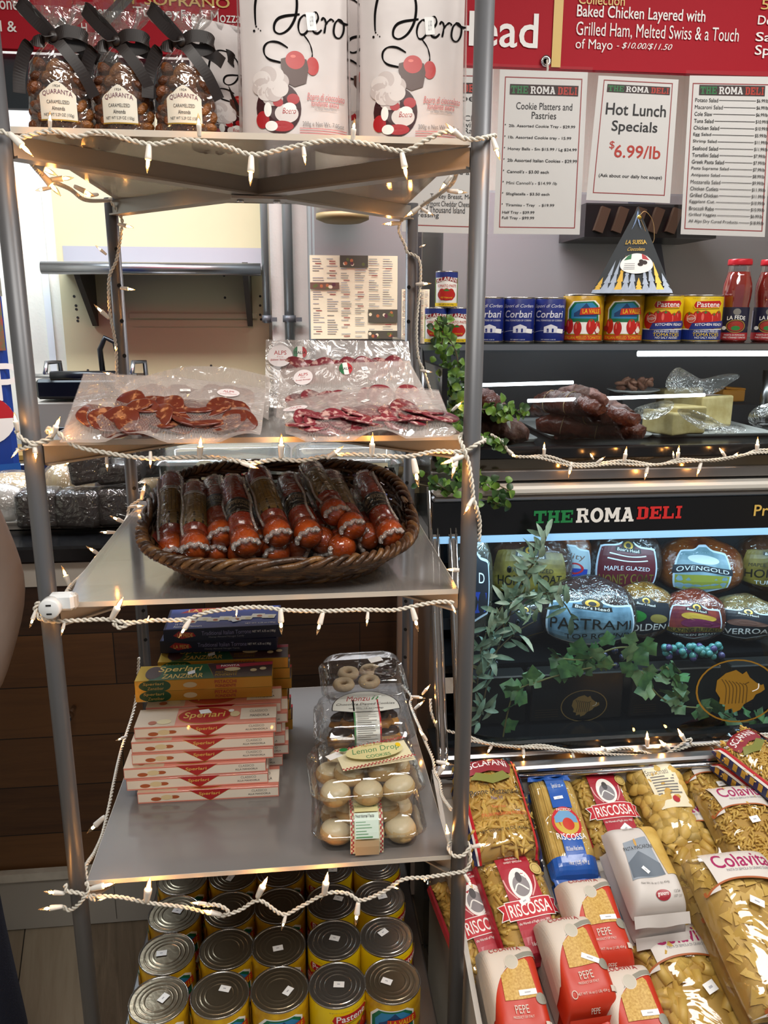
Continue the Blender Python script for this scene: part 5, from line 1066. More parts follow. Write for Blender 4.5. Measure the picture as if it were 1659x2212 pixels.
def nutr(b,S,name):
    it=[('r',0,0,1,1,M('label_cream','e4dcb8',.5),(2,14))]+gingham(1,26)+[('r',.14,.62,.86,.78,LYEL,(2,3)),('t',name,.5,.7,.66,.06,LGREEN,{'bold':.015}),('r',.14,.27,.86,.6,LMINT,(2,4)),('t','Nutritional Facts',.45,.56,.56,.04,LABINK)]+[('r',.17,.49-.04*k,.17+.5*(.6+.4*math.sin(k*2.2)**2),.498-.04*k,LGREEN,(1,1)) for k in range(6)]+[('r',.14,.02,.86,.25,M('label_tan','b9a07c',.5),(2,3))]
    decal(b,S,it,.0008,.0001)
ca=at_z(690,1866,Z4); cb=at_z(905,1832,Z4); lx=(ca.x+cb.x)/2+.003
ly=(ca.y+cb.y)/2+CDp/2+.002
o1=clam('lemon','clear clamshell of lemon drop cookies at the shelf front, under the other lemon one'); o1.location=(lx,ly,Z4); o1.rotation_euler=(0,0,-.02)
b=MB(); nutr(b,frontS(.054,-.006,.0,.62),'Lemon Drops'); b.build('label',o1)
o2=clam('lemon','clear clamshell of lemon drop cookies with a gingham label across its lid'); o2.location=(lx-.004,ly+.012,Z4+.0675); o2.rotation_euler=(0,0,.06)
b=MB(); S=topS(.125,.066,.016,-.012,.12); decal(b,S,[('r',0,0,1,1,M('label_cream','e4dcb8',.5),(6,4))]+[('r',k/40,(.0 if (k+j)%2 else .05)+s_*.9,(k+1)/40,(.05 if (k+j)%2 else .10)+s_*.9,GING,(1,1)) for k in range(40) for s_ in (0,1) for j in (0,)]+[('e',.5,.5,.4,.36,LYEL),('t','Lemon Drop',.52,.54,.66,.32,LGREEN,{'shear':.25}),('t','COOKIES',.52,.27,.34,.14,LGREEN,{'bold':.01}),('t','Mama Rose',.5,.8,.3,.1,GOLDP,{'shear':.3}),('e',.85,.62,.035,.10,YELLOWP),('e',.1,.75,.06,.08,GREENP)],.0008,.0001); b.build('label',o2)
b=MB(); decal(b,topS(.026,.016,-.052,-.004,.5),[('r',0,0,1,1,STICK,(2,2))],.001); b.build('price_sticker',o2)
qa=at_z(668,1616,Z4); qb=at_z(880,1592,Z4); kx=(qa.x+qb.x)/2+.004; ky=ly+CDp+.022
o3=clam('choc','clear clamshell of chocolate cookies at the shelf back, under the labelled one'); o3.location=(kx,ky,Z4)
o4=clam('choc','clear clamshell of chocolate dipped cookies with a white mushroom-shaped label'); o4.location=(kx-.002,ky+.006,Z4+.0675); o4.rotation_euler=(0,0,-.02)
b=MB(); S=frontS(.05,.004,.1,.80); it=[('r',.0,0,1,1,M('label_white','dfe2da',.5),(2,14)),('r',0,0,.06,1,LGREEN,(1,14)),('r',.94,0,1,1,SPRED,(1,14))]+[('r',.12,.08+.03*k,.5+.36*abs(math.sin(k*1.7)),.088+.03*k,GREYP,(1,1)) for k in range(25)]; decal(b,S,it,.0009,.00012); b.build('label',o4)
b=MB(); S=topS(.13,.085,.004,.008,.0)
arch=[(0,.1)]+[(.5-.5*math.cos(PI*k/14),.22+.78*math.sin(PI*k/14)) for k in range(15)]+[(1,.1),(.72,0),(.28,0)]
decal(b,S,[('p',arch,BLACK),('p',[(.5+(x-.5)*.97,.5+(y_-.5)*.95) for x,y_ in arch],M('label_white','dfe2da',.5)),('t','Monzu',.4,.64,.36,.24,SPRED,{'shear':.3,'bold':.02}),('t','il',.66,.66,.14,.2,LGREEN,{'shear':.3}),('t','Chocolate Dipped Cookies',.5,.36,.86,.13,BLACK,{'shear':.25}),('t','Net Wt. 16 oz (454g)',.5,.16,.5,.07,BLACK)],.0012,.0002); b.build('crest_label',o4)
o5=clam('ring','clear clamshell of sugared ring cookies on top of the rear stack'); o5.location=(kx+.004,ky+CDp*.42+.03,Z4+.118); o5.rotation_euler=(.18,0,.04); o5.scale=(.9,.8,.9)
b=MB(); decal(b,topS(.03,.02,.03,.02,.3),[('r',0,0,1,1,STICK,(2,2))],.001); b.build('price_sticker',o5)
# ------------------------------------------------------------------ cans on the bottom shelf
TIN=M('tin_lid','aba59c',.22,.9,bump=(90,.03)); TIND=M('tin_lid_dull','8f826c',.28,.85,bump=(90,.05)); CANY=M('can_yellow','c9a012',.38,noise=(60,0,'a97c10'),coat=.2); PASY=M('pastene_yellow','d8b80e',.36,coat=.2)
TOMR=M('tomato_red','b8201c',.3); TOMR2=M('tomato_dark','8e1616',.3); LEAF_P=M('leaf_print','2c7a34',.4); SKYP=M('sky_print','2e7fae',.4); MTN=M('mountain_print','1d3f6e',.4); CANG=M('can_green','0f6a44',.4); CANO=M('can_red_banner','c2321c',.38); BLUEC=M('can_blue','1b2f7c',.36,coat=.2); PASR=M('pastene_red','b81820',.35)
def can_body(t,r,h,mat,tin,n=40,sticker=None):
    b=MB(); b.lathe(cap=False,prof=[(.0001,.001),(r*.93,.001),(r,.0),(r*1.015,.002),(r,.004),(r,h-.004),(r*1.015,h-.0025),(r*1.015,h-.0005),(r*.985,h),(r*.955,h-.0025)],mat=TIN,n=n); 
    b.lathe([(r*.999,.0045),(r*1.004,.005),(r*1.004,h-.005),(r*.999,h-.0045)],mat,n=n); return b
def lid(t,r,h,tin,sticker,seed):
    b=MB(); pr=[(r*.955,h-.0025),(r*.94,h-.0042),(r*.86,h-.0042)]
    for k in range(3):
        q=.82-.16*k; pr+=[(r*q,h-.0016),(r*(q-.04),h-.0014),(r*(q-.075),h-.0042)]
    pr+=[(r*.33,h-.0042),(.0001,h-.0042)]
    b.lathe(pr,tin,n=40); b.build('lid',t)
    if sticker:
        rr=random.Random(seed); b=MB(); a=rr.uniform(-.9,.9); S=topz(r,h-.0013,a,rr.uniform(-.25,.3)*r,rr.uniform(-.2,.25)*r); decal(b,S,[('r',0,0,1,1,STICK,(3,2)),('r',.34,.44,.6,.62,FAINT,(1,1))],.0001); b.build('price_sticker',t)
def topz(r,z,a,x,y,w=.019,h=.013):
    def S(u,v):
        u=(np.asarray(u,float)-.5)*w; v=(np.asarray(v,float)-.5)*h; return np.stack([x+u*math.cos(a)-v*math.sin(a),y+u*math.sin(a)+v*math.cos(a),np.full(len(u),z)+.0006],1)
    return S
def tomato(u,v,ru,rv): return [('e',u,v,ru,rv,TOMR),('e',u-ru*.35,v+rv*.3,ru*.18,rv*.4,M('tomato_shine','e0685c',.3)),('p',[(u-ru*.5,v+rv*1.0),(u-ru*.1,v+rv*.8),(u,v+rv*1.12),(u+ru*.12,v+rv*.8),(u+ru*.5,v+rv*.95),(u,v+rv*.65)],LEAF_P)]
def lavalle(S):
    it=[('p',[(.24,.16),(.24,.72),(.32,.88),(.62,.9),(.7,.8),(.72,.16)],WHITE),('p',[(.26,.42),(.26,.7),(.34,.86),(.6,.88),(.68,.78),(.70,.42)],CANG),('p',[(.3,.5),(.3,.68),(.37,.83),(.58,.85),(.66,.74),(.66,.5)],SKYP),('p',[(.34,.62),(.42,.7),(.5,.84),(.56,.72),(.66,.62),(.66,.54),(.34,.54)],MTN)]
    it+=tomato(.28,.33,.06,.17)+tomato(.40,.28,.055,.16)+tomato(.58,.32,.065,.17)+tomato(.68,.3,.05,.15)
    it+=[('p',[(.42,.58),(.43,.72),(.71,.75),(.73,.6)],CANO),('t','LA VALLE',.575,.662,.24,.1,YELLOWP,{'bold':.02}),('r',.2,.02,.78,.13,CANO,(14,1)),('t','ITALIAN PEELED TOMATOES',.49,.075,.54,.07,YELLOWP,{'bold':.01}),('e',.22,.28,.04,.06,DKRED),('p',[(.64,.24),(.68,.34),(.72,.24),(.7,.18),(.66,.18)],M('prize_white','ece2d2',.5))]
    it+= [('r',.02,.1,.12,.9,M('lavalle_side','b9861a',.4),(3,2)),('r',.03,.84,.11,.9,CANG,(3,1))]+[('r',.03,.2+.06*k,.11,.23+.06*k,CANO if k%3==0 else M('lavalle_text','7a5a14',.5),(2,1)) for k in range(9)]
    return it
def pastene(S):
    it=[('r',0,.02,1,.25,BLUEC,(26,1)),('r',0,.25,1,.275,WHITE,(26,1))]
    for u,v,ru,rv in ((.28,.46,.09,.19),(.7,.5,.07,.18),(.62,.45,.07,.18),(.4,.5,.07,.18),(.5,.48,.095,.2)): it+=tomato(u,v,ru,rv)
    it+=[('e',.32,.5,.06,.09,M('stamp_red','c04a3a',.4)),('o',.32,.5,.06,.09,.08,WHITE),('t','FRESH',.32,.5,.1,.06,WHITE,{'rot':.3}),('p',[(.3,.26),(.34,.4),(.8,.46),(.86,.36),(.8,.3)],BLUEC),('t','KITCHEN READY',.58,.365,.4,.06,WHITE,{'bold':.01,'arc':.01}),('p',[(.36,.72),(.33,.8),(.36,.9),(.7,.92),(.74,.84),(.7,.74)],YELLOWP),('p',[(.37,.735),(.345,.8),(.37,.885),(.69,.905),(.725,.84),(.69,.755)],PASR),('t','Pastene',.535,.82,.3,.12,WHITE,{'bold':.03}),('t','CRUSHED PEELED',.54,.215,.34,.045,WHITE),('t','TOMATOES',.54,.145,.36,.075,YELLOWP,{'bold':.02}),('t','NO SALT ADDED',.54,.075,.3,.045,WHITE),('r',.05,.05,.18,.13,M('pale_print','b9c2d6',.5),(3,1)),('t','Specially Selected',.52,.955,.4,.02,LABINK)]
    return it
def big_can(kind,tin,sticker,seed,label,group='large tomato cans on the bottom shelf'):
    r,h=.0505,.118; t=thing('tomato_can',label,'can',group=group); mat=CANY if kind=='lv' else PASY
    b=can_body(t,r,h,mat,tin); S=cylS(r*1.004,h*.93,h*.035,span=PI*1.15); decal(b,S,(lavalle if kind=='lv' else pastene)(S),.0003,.0001); b.build('can',t); lid(t,r,h,tin,sticker,seed); return t
zc=ZS5; gx=(-.262,-.153,-.054,.052,.150)
rowsY=(1.180,1.284,1.388,1.492,1.596)
ROWN=('front row','second row','third row','fourth row','rear row'); COLN=('far left','second from the left','middle','second from the right','far right')
masters={}
for j,Y in enumerate(rowsY):
    for i,X in enumerate(gx):
        kind='ps' if i>=3 and not (i==4 and j==0) and not (j==4) else 'lv'; tin=TIN if kind=='ps' else TIND
        st=(j,i) not in ((1,1),(2,2),(2,1))
        lb='yellow tomato can in the %s on the bottom shelf, %s'%(ROWN[j],COLN[i]+(' column' if i in (0,4) else (' column' if i==2 else '')))
        o=big_can(kind,tin,st,j*7+i,lb); r_=random.Random(j*5+i)
        o.location=(X+r_.uniform(-.003,.003),Y+r_.uniform(-.002,.002)-.008*(i%2==0)*0,zc); o.rotation_euler=(0,0,{0:.35,1:.3,2:.2,3:(.35 if j==0 else -.45),4:(.0 if j==0 else .75)}[i]+r_.uniform(-.06,.06))
# ------------------------------------------------------------------ on top of the deli case
zt=ZTOP-.001; YT=2.03
def on_top(o,px,rz=0,Y=YT,dz=0): X=at_y(px,700,Y).x; o.location=(X,Y,zt+dz); o.rotation_euler=(0,0,rz+math.atan2(X,Y)*-0+0); return o
faceyaw=lambda px:-math.atan2(at_y(px,700,YT).x,YT)
G2='cans lined up on the deli case'
for px,k,lb in ((1258,'lv','yellow can of peeled tomatoes with a bay scene, left one under the pyramid box'),(1344,'lv','yellow can of peeled tomatoes with a bay scene, right one under the pyramid box'),(1428,'ps','yellow and blue kitchen ready can nearest the pyramid box'),(1513,'ps','yellow and blue kitchen ready can nearest the glass bottles')):
    o=big_can(k,TIN,False,0,lb,G2); on_top(o,px,faceyaw(px)*.6)
CORB=M('corbari_blue','1a2a78',.34,coat=.3); CORW=M('corbari_white','dcdde6',.45)
def corbari(lb):
    r,h=.0385,.110; t=thing('tomato_can',lb,'can',group=G2); b=can_body(t,r,h,CORB,TIN); S=cylS(r*1.004,h*.93,h*.035,span=PI*1.0)
    it=[('t','Sapori di Corbara',.46,.82,.7,.10,CORW,{'shear':.4}),('t','Corbari',.46,.64,.62,.17,CORW,{'bold':.03,'shear':.15}),('t','SMALL TOMATOES OF CORBARA',.46,.49,.6,.04,CORW),('p',[(.36,.2),(.36,.34),(.5,.4),(.64,.34),(.64,.2)],CORW),('r',.42,.21,.46,.3,CORB,(1,1)),('r',.52,.21,.56,.3,CORB,(1,1)),('l',[(.1,.2),(.35,.25),(.7,.2),(.9,.24)],.008,CORW,.8),('p',[(.62,.2),(.64,.3),(.8,.28),(.78,.18)],STICK),('t','NET WEIGHT 14.28 OZ',.46,.04,.3,.025,CORW)]
    decal(b,S,it,.0003,.0001); b.build('can',t); lid(t,r,h,TIN,False,0); return t
for k,(px,lb) in enumerate(((1054,'dark blue small tomato can half behind the right shelf post'),(1120,'dark blue small tomato can in the middle of the three blue ones'),(1186,'dark blue small tomato can touching the yellow cans'))):
    o=corbari(lb); on_top(o,px,faceyaw(px)*.6,YT-.01)
def paste(lb):
    r,h=.0265,.084; t=thing('tomato_paste_can',lb,'can',group='small tomato paste cans in a pyramid'); b=can_body(t,r,h,WHITE,TIN,28); S=cylS(r*1.004,h*.94,h*.03,span=PI*1.1)
    it=[('r',0,.84,1,1,BLUEC,(16,1)),('r',0,0,1,.1,YELLOWP,(16,1)),('r',0,.1,.14,.84,M('paste_green','6f8f3c',.5),(3,1)),('r',.86,.1,1,.84,M('paste_green','6f8f3c',.5),(3,1)),('p',[(.16,.68),(.16,.8),(.5,.87),(.84,.8),(.84,.68),(.5,.76)],DKRED),('t','SCLAFANI',.5,.75,.62,.12,WHITE,{'bold':.02,'arc':.05}),('t','TOMATO PASTE',.5,.6,.56,.08,CANO,{'bold':.01}),('e',.5,.34,.25,.17,TOMR2),('e',.38,.35,.1,.17,TOMR),('e',.62,.35,.1,.17,TOMR),('e',.5,.35,.1,.18,TOMR),('p',[(.3,.48),(.42,.46),(.5,.52),(.58,.46),(.72,.48),(.5,.44)],LEAF_P),('t','All Natural',.5,.26,.3,.05,YELLOWP),('t','NET WT 6 OZ (170g)',.5,.05,.4,.05,BLACK)]
    decal(b,S,it,.0003,.0001); b.build('can',t); lid(t,r,h,TIN,False,0); return t
o=paste('red and blue tomato paste can at bottom left of the small pyramid'); on_top(o,941,faceyaw(941),1.985)
o=paste('red and blue tomato paste can at bottom right of the small pyramid'); on_top(o,987,faceyaw(987),1.985)
o=paste('red and blue tomato paste can standing on top of the other two'); on_top(o,963,faceyaw(963),1.985,.0845)
# bottles of strained tomatoes
SAUCE=M('tomato_puree','a32d22',.12,noise=(14,0,'8f2018'),coat=1); LIDR=M('red_metal_lid','c0202c',.3,.2); BGL=film('bottle_neck_glass',gloss=.12,rough=.02,scale=3,strength=0)
def bottle(lb):
    t=thing('sauce_bottle',lb,'bottle',group='glass bottles of strained tomatoes'); b=MB(); b.lathe([(.0001,.001),(.030,0),(.0335,.004),(.0335,.075),(.0322,.092),(.0345,.110),(.0355,.128),(.034,.146),(.0285,.166),(.0265,.176)],SAUCE,n=36); b.build('sauce',t)
    b=MB(); b.lathe([(.0338,.004),(.0342,.076),(.0328,.092),(.0352,.110),(.0362,.128),(.0346,.146),(.0292,.166),(.0268,.180),(.0262,.190),(.0255,.197)],BGL,n=36); b.build('glass',t)
    b=MB(); b.lathe([(.0255,.192),(.0290,.192),(.0294,.195),(.0294,.204),(.0285,.207),(.0001,.207)],LIDR,n=40,fn=lambda a,q,z:q*(1+.012*math.sin(30*a)*(z<.2))); b.build('lid',t)
    b=MB(); S=cylS(.0345,.082,.006,span=PI*1.25); b.grid(S,24,4,M('bottle_label_navy','1c1c34',.4)); decal(b,S,[('r',0,0,1,.22,M('bottle_label_red','a3262c',.4),(20,1)),('e',.5,.86,.07,.1,GREYP),('t','LA FEDE',.5,.66,.34,.12,WHITE,{'bold':.02,'arc':.03}),('o',.5,.42,.18,.2,.1,GOLDP),('e',.5,.42,.15,.16,M('bottle_tomato_print','9a3020',.4)),('e',.5,.36,.08,.07,LEAF_P),('e',.28,.36,.05,.06,WHITE),('t','PASSATA DI POMODORO',.5,.15,.4,.05,WHITE),('t','FINELY STRAINED TOMATOES',.5,.07,.44,.05,WHITE),('r',.02,.3,.16,.9,M('nutrition_grey','8a8a96',.5),(3,1))],.0003,.0001); b.build('label',t); return t
for px,lb in ((1585,'glass bottle of strained tomatoes with red lid standing against the yellow cans'),(1655,'glass bottle of strained tomatoes with red lid at the photo\'s right edge')):
    o=bottle(lb); on_top(o,px,faceyaw(px)*.7,YT+.01)
# pyramid chocolate box on the yellow cans
PYR=M('slate_box','2f3336',.55,spec=.3); SIL=M('silver_foil','8f98a6',.42,.5,bump=(60,.1)); TAN=M('tan_ribbon','b08a52',.35)
q=at_y(1362,622,YT-.005); w=at_y(1440,622,YT).x-at_y(1283,622,YT).x
t=thing('chocolate_box','grey pyramid-shaped chocolate box with silver trees standing on the yellow cans','box',(q.x,YT-.005,zt+.1185),(0,0,-.36))
h=at_y(1368,446,YT).z-zt-.1185; b=MB(); hw=w/2
b.add([(-hw,-hw*.8,0),(hw,-hw*.8,0),(hw,hw*.8,0),(-hw,hw*.8,0),(.004,0,h)],[(0,3,2,1),(0,1,4),(1,2,4),(2,3,4),(3,0,4)],PYR)
def S(u,v):
    u=np.asarray(u,float)[:,None]; v=np.asarray(v,float)[:,None]; B=np.array([-hw,-hw*.8,0])+u*np.array([2*hw,0,0]); return B*(1-v)+v*np.array([.004,0,h])
it=[]
r=random.Random(5)
for k in range(11):
    u=.05+.09*k; hh=r.uniform(.14,.42)*(1 if 0<k<10 else .5)
    for m in range(3): it.append(('p',[(u-.055+.012*m,.03+hh*.26*m),(u+.055-.012*m,.03+hh*.26*m),(u,.03+hh*(.45+.28*m))],SIL if k%3 else GOLDP))
it+=[('r',.0,0,1,.04,SIL,(6,1)),('p',[(.28,.72),(.42,.94),(.58,.94),(.72,.72),(.5,.86)],M('blue_silver_foil','7f93b4',.25,.8)),('t','LA SUISSA',.52,.58,.6,.05,GOLDP,{'bold':.01}),('t','Cioccolato',.53,.50,.42,.04,GOLDP,{'shear':.3}),('e',.55,.335,.30,.115,WHITE)]
it+=[('p',[(.30,.37),(.36,.42),(.44,.445),(.44,.385)],SKG),('p',[(.80,.37),(.74,.42),(.66,.445),(.66,.385)],SKR)]
it+=[('e',.62,.325,.05,.022,CHOC),('e',.70,.345,.05,.024,CHOC),('e',.64,.36,.045,.02,CHOC)]+[('r',.33,.33-.02*k,.52,.335-.02*k,INK,(1,1)) for k in range(4)]
decal(b,S,it,.0006,.00012); b.build('box',t)
b=MB(); strip(b,[(.006,-.012,h*.87),(.02,-.02,h*.93),(.04,-.02,h*.82),(.046,-.022,h*.62),(.036,-.024,h*.56),(.03,-.02,h*.66),(.012,-.014,h*.84)],.008,(0,1,.2),TAN); b.ball((.008,-.012,h*.87),.006,GOLDP); b.build('ribbon',t)
# ------------------------------------------------------------------ upper deck of the case: cured meats and cheeses
TRAYM=M('white_meat_tray','bfc2c2',.35); ZU=ZL-.02
def tray(lb,px0,px1,y,dep,h=.012):
    a=at_z(px0,y,ZU+.004); c=at_z(px1,y,ZU+.004); w=c.x-a.x; t=thing('deli_tray',lb,'tray',((a.x+c.x)/2,a.y+dep/2,ZU))
    b=MB(); shellrings(b,[(w*.96,dep*.96,.012,h*.35),(w,dep,.015,h),(w*1.01,dep*1.01,.015,h),(w*1.01,dep*1.01,.015,h-.002),(w*.95,dep*.95,.012,.001)],TRAYM,0,False); o=rrect(w*.96,dep*.96,.012); n=len(o); b.add([(x,y_,h*.35) for x,y_ in o],[tuple(range(n))],TRAYM); b.add([(x*.99,y_*.99,.001) for x,y_ in o],[tuple(range(n))[::-1]],TRAYM); b.build('tray',t); return t
tray('shallow tray under the dry sausages in the upper case',1190,1420,948,.36); tray('shallow tray under the cheese wedges in the upper case',1412,1690,944,.40); tray('shallow tray under the wrapped salami behind the right shelf post',960,1168,956,.25)
SALM=M('cured_salami','44180f',.40,noise=(45,0,'663020'),bump=(38,1)); SALM2=M('cured_salami_dark','36150c',.40,noise=(45,0,'54281a'),bump=(38,1)); MOLD=M('floury_salami','45201a',.55,noise=(60,0,'6e483c'),bump=(60,.5)); TWINE=M('butcher_twine','a08766',.7)
def salami(lb,a,c,r,mat,tw=True,bend=.02,lab=False):
    a,c=Vector(a),Vector(c); t=thing('cured_salami',lb,'salami',tuple(a),group='cured salamis in the case'); d=c-a; L=d.length; side=Vector((0,0,1)); n=18; P=[];R=[]
    for i in range(n+1):
        s=i/n; P.append(d*s+Vector((0,bend*math.sin(PI*s),bend*.3*math.sin(PI*s)))); R.append(r*max(.12,math.sin(PI*min(1,max(0,.04+.92*s)))**.42)*(1+.05*math.sin(s*17+r*999)))
    b=MB(); b.tube(P,R,mat,18)
    for k,v in enumerate(b.v): b.v[k]=(v[0]*1,v[1]+.0026*math.sin(v[0]*150+v[2]*90),v[2]+.003*math.sin(v[0]*110+v[1]*260))
    b.build('sausage',t)
    if tw:
        b=MB()
        for s in (.3,.62):
            i=int(s*n); x,y,_=frame_of(d); b.tube([P[i]+(x*math.cos(q)+y*math.sin(q))*(R[i]*1.04)+d*(.02*math.sin(q)) for q in np.linspace(0,2*PI,18,endpoint=False)],.0011,TWINE,5,closed=True)
        b.tube([P[int(.3*n)]+Vector((0,-R[8]*.8,R[8]*.7)),P[int(.45*n)]+Vector((0,-R[8]*.6,R[8]*.95)),P[int(.62*n)]+Vector((0,-R[8]*.9,R[8]*.6))],.001,TWINE,5); b.build('twine',t)
    if lab:
        x,y,dd=frame_of(d); i0,i1=int(.25*n),int(.7*n); Rm=R[n//2]*1.05
        def S(u,v):
            u=np.asarray(u,float);v=np.asarray(v,float); a_=PI*.05+v*PI*.95; ctr=np.array(P[i0])[None]*(1-u[:,None])+np.array(P[i1])[None]*u[:,None]+np.array([0,bend*.25,0])*np.sin(PI*u)[:,None]
            return ctr+Rm*(np.cos(a_)[:,None]*np.array([0,-1,0])+np.sin(a_)[:,None]*np.array([0,0,1]))
        b=MB(); b.grid(S,8,8,M('salami_wrapper','d0cdc4',.45)); decal(b,S,[('r',.04,.1+.08*k,.38,.13+.08*k,SKR,(3,1)) for k in range(9)]+[('r',.5,.1,.56,.9,BLACK,(1,4))]+[('r',.62,.3+.07*k,.92,.32+.07*k,GREYP,(3,1)) for k in range(5)],.0006,.0001); b.build('wrapper',t)
    return t
U=lambda x,y,z:at_z(x,y,ZU+z)
salami('dark red dry sausage at the front of the tray, twine looped over it',U(1158,918,.045),U(1392,935,.04),.030,SALM)
salami('dark red dry sausage lying behind the front one, in the tray',U(1150,885,.075),U(1378,908,.08),.028,SALM2)
salami('dry sausage pointing left at the rear of the stack',U(1155,868,.10),U(1300,886,.10),.028,SALM2)
salami('floury dry sausage on top at the back of the stack',U(1200,866,.095),U(1362,896,.085),.028,MOLD)
salami('top dry sausage, dusty and purple, highest of the stack',U(1206,850,.125),U(1310,866,.118),.020,MOLD,False)
salami('small end of dry sausage showing under the front one',U(1200,945,.016),U(1275,942,.016),.013,SALM,False)
salami('white wrapped salami with printed paper behind the right shelf post',U(1010,915,.05),U(1140,938,.035),.033,MOLD,False,.0,True)
salami('dry sausage half behind the right shelf post, upper of two',U(1000,860,.12),U(1085,882,.11),.028,SALM2,False)
salami('dry sausage half behind the right shelf post, lower of two',U(1000,884,.085),U(1100,896,.085),.028,SALM,False)
q=at_y(1368,836,2.25); t=thing('meat_plate','white plate of sliced cured meat at the back of the upper case','plate of meat',(q.x,2.25,ZU+.0005)); hq=at_y(1368,843,2.25).z-ZU
b=MB(); b.box((0,0,hq/2-.003),(.10,.10,hq-.006),DGREY); b.build('riser',t)
b=MB(); b.lathe([(.0001,hq-.005),(.055,hq-.005),(.075,hq+.002),(.075,hq+.004),(.05,hq-.002),(.0001,hq-.002)],TRAYM,n=28); b.build('plate',t)
b=MB(); r=random.Random(2)
for k in range(22): b.ball((r.uniform(-.05,.05),r.uniform(-.03,.03),hq+.004+r.uniform(0,.022)),.014,M('sliced_meat','8a5a48',.4,noise=(60,0,'b98a72')),8,5,sc=(1.3,.8,.4),R=Euler((r.random(),r.random(),r.random()*3)).to_matrix())
b.build('sliced_meat',t,kind='stuff')
CHE=M('pale_cheese','c4b380',.5,noise=(30,0,'ac9860'),bump=(40,.25)); RIND=M('cheese_rind','b59a52',.5); ORC=M('orange_cheddar','c8852a',.45,bump=(30,.2))
def wedge(lb,a,c,dep,h,rz=0,lab=False,mat=CHE):
    """a block between two front-bottom points, a wedge narrowing to the back"""
    a,c=Vector(a),Vector(c); w=(c-a).length; an=math.atan2((c-a).y,(c-a).x); t=thing('cheese_wedge',lb,'cheese',tuple(a),(0,0,an+rz),group='cheeses in the case')
    b=MB(); P=[(0,0),(w,0),(w*.86,dep),(w*.2,dep)]; bb=.004
    vs=[(x,y,bb*0) for x,y in P]+[(x,y,h*(1 if y==0 else .92)) for x,y in P]
    b.add(vs,[(0,3,2,1),(4,5,6,7),(0,1,5,4),(1,2,6,5),(2,3,7,6),(3,0,4,7)],mat)
    o=b.build('wedge',t); md=o.modifiers.new('soft_edge','BEVEL'); md.width=.006; md.segments=3
    if lab:
        b=MB(); S=flat((w*.2,dep*.1,h*.995),(w*.62,0,0),(0,dep*.7,-h*.055)); decal(b,S,[('p',[(.02,.05),(.98,.05),(.98,.5),(.7,.9),(.4,.95),(.1,.6)],BLACK),('p',[(.05,.09),(.95,.09),(.95,.48),(.69,.86),(.41,.9),(.13,.58)],WHITE)]+[('r',.15+.05*k,.15+.12*k,.85-.04*k,.2+.12*k,SKR if k<3 else GREYP,(1,1)) for k in range(5)],.0012); b.build('label',t)
    return t
wedge('pale cheese wedge lying at the left of the cheese tray',U(1384,930,.012),U(1472,941,.012),.075,.060,-.30)
wedge('pale cheese wedge in the middle of the tray, half covered by plastic film',U(1442,938,.012),U(1530,940,.012),.12,.072,.22)
wedge('pale cheese wedge behind the other wedges',U(1432,905,.02),U(1520,898,.02),.09,.085,.05)
wedge('large pale cheese wedge with a fan-shaped paper label',U(1512,928,.012),U(1600,926,.012),.13,.088,.30,True)
q=at_y(1577,868,2.3); t=thing('cheese_block','small orange cheddar block at the back right of the upper case','cheese',(q.x,2.3,ZU+.0005),group='cheeses in the case'); hq=at_y(1577,868,2.3).z-ZU
b=MB(); b.box((0,.02,hq/2-.002),(.12,.14,hq-.004),DGREY); b.build('riser',t); b=MB(); b.box((-.005,0,hq+.020),(.074,.05,.036),ORC,bev=.003,rot=(0,0,.1)); b.box((.006,0,hq+.0405),(.06,.04,.006),ORC,bev=.002,rot=(0,.06,-.1)); b.build('cheddar',t)
CRUMP=film('crumpled_film',gloss=.10,rough=.12,scale=40,strength=1,haze=.22,hazecol='c9cbc8')
def crumple(lb,pts,Y,seed,dy=.03):
    """a sheet of loose film, pts: outline pixels"""
    r=random.Random(seed); c=at_y(sum(p[0] for p in pts)/len(pts),max(p[1] for p in pts),Y); t=thing('plastic_film',lb,'plastic film',tuple(c),group='loose plastic film in the case'); b=MB()
    cc=Vector(at_y(sum(p[0] for p in pts)/len(pts),sum(p[1] for p in pts)/len(pts),Y+dy)); o=[Vector(at_y(x,y,Y+r.uniform(-.02,.03))) for x,y in pts]; m=[cc+(p-cc)*.55+Vector((0,r.uniform(-.03,.03),0)) for p in o]; n=len(o)
    b.add([p-c for p in [cc]+m+o],[(0,1+i,1+(i+1)%n) for i in range(n)]+[(1+i,1+n+i,1+n+(i+1)%n,1+(i+1)%n) for i in range(n)],CRUMP,True); ob=b.build('film',t); s=ob.modifiers.new('sub','SUBSURF'); s.levels=s.render_levels=2; return t
crumple('loose plastic film standing up behind the cheeses',[(1425,848),(1448,800),(1470,788),(1490,812),(1515,822),(1540,812),(1585,804),(1608,812),(1570,830),(1555,850),(1500,856)],2.12,3)
crumple('loose plastic film draped over the front cheese wedges',[(1455,880),(1500,885),(1540,900),(1560,920),(1600,915),(1625,932),(1560,940),(1530,938),(1500,920),(1470,900)],1.83,5)
crumple('loose plastic film between the sausages and the cheese',[(1358,884),(1400,872),(1440,862),(1462,868),(1450,890),(1410,910),(1378,905)],1.95,8)
crumple('wrapped pale bundle at the right end of the upper case',[(1612,905),(1625,880),(1665,868),(1700,875),(1710,920),(1660,926),(1622,922)],1.95,9,-.06)
b=MB(); q=at_y(1653,845,2.2); t=thing('slicer_part','steel upright at the right end of the upper case','steel post',(q.x,2.2,ZU)); b.cyl((0,0,.0005),(0,0,q.z-ZU+.06),.012,STEEL,16); b.build('upright',t); b=MB(); b.lathe([(.0001,0),(.03,0),(.03,.01),(.0001,.01)],STEEL,c=(0,0,.0006)); b.build('foot',t)
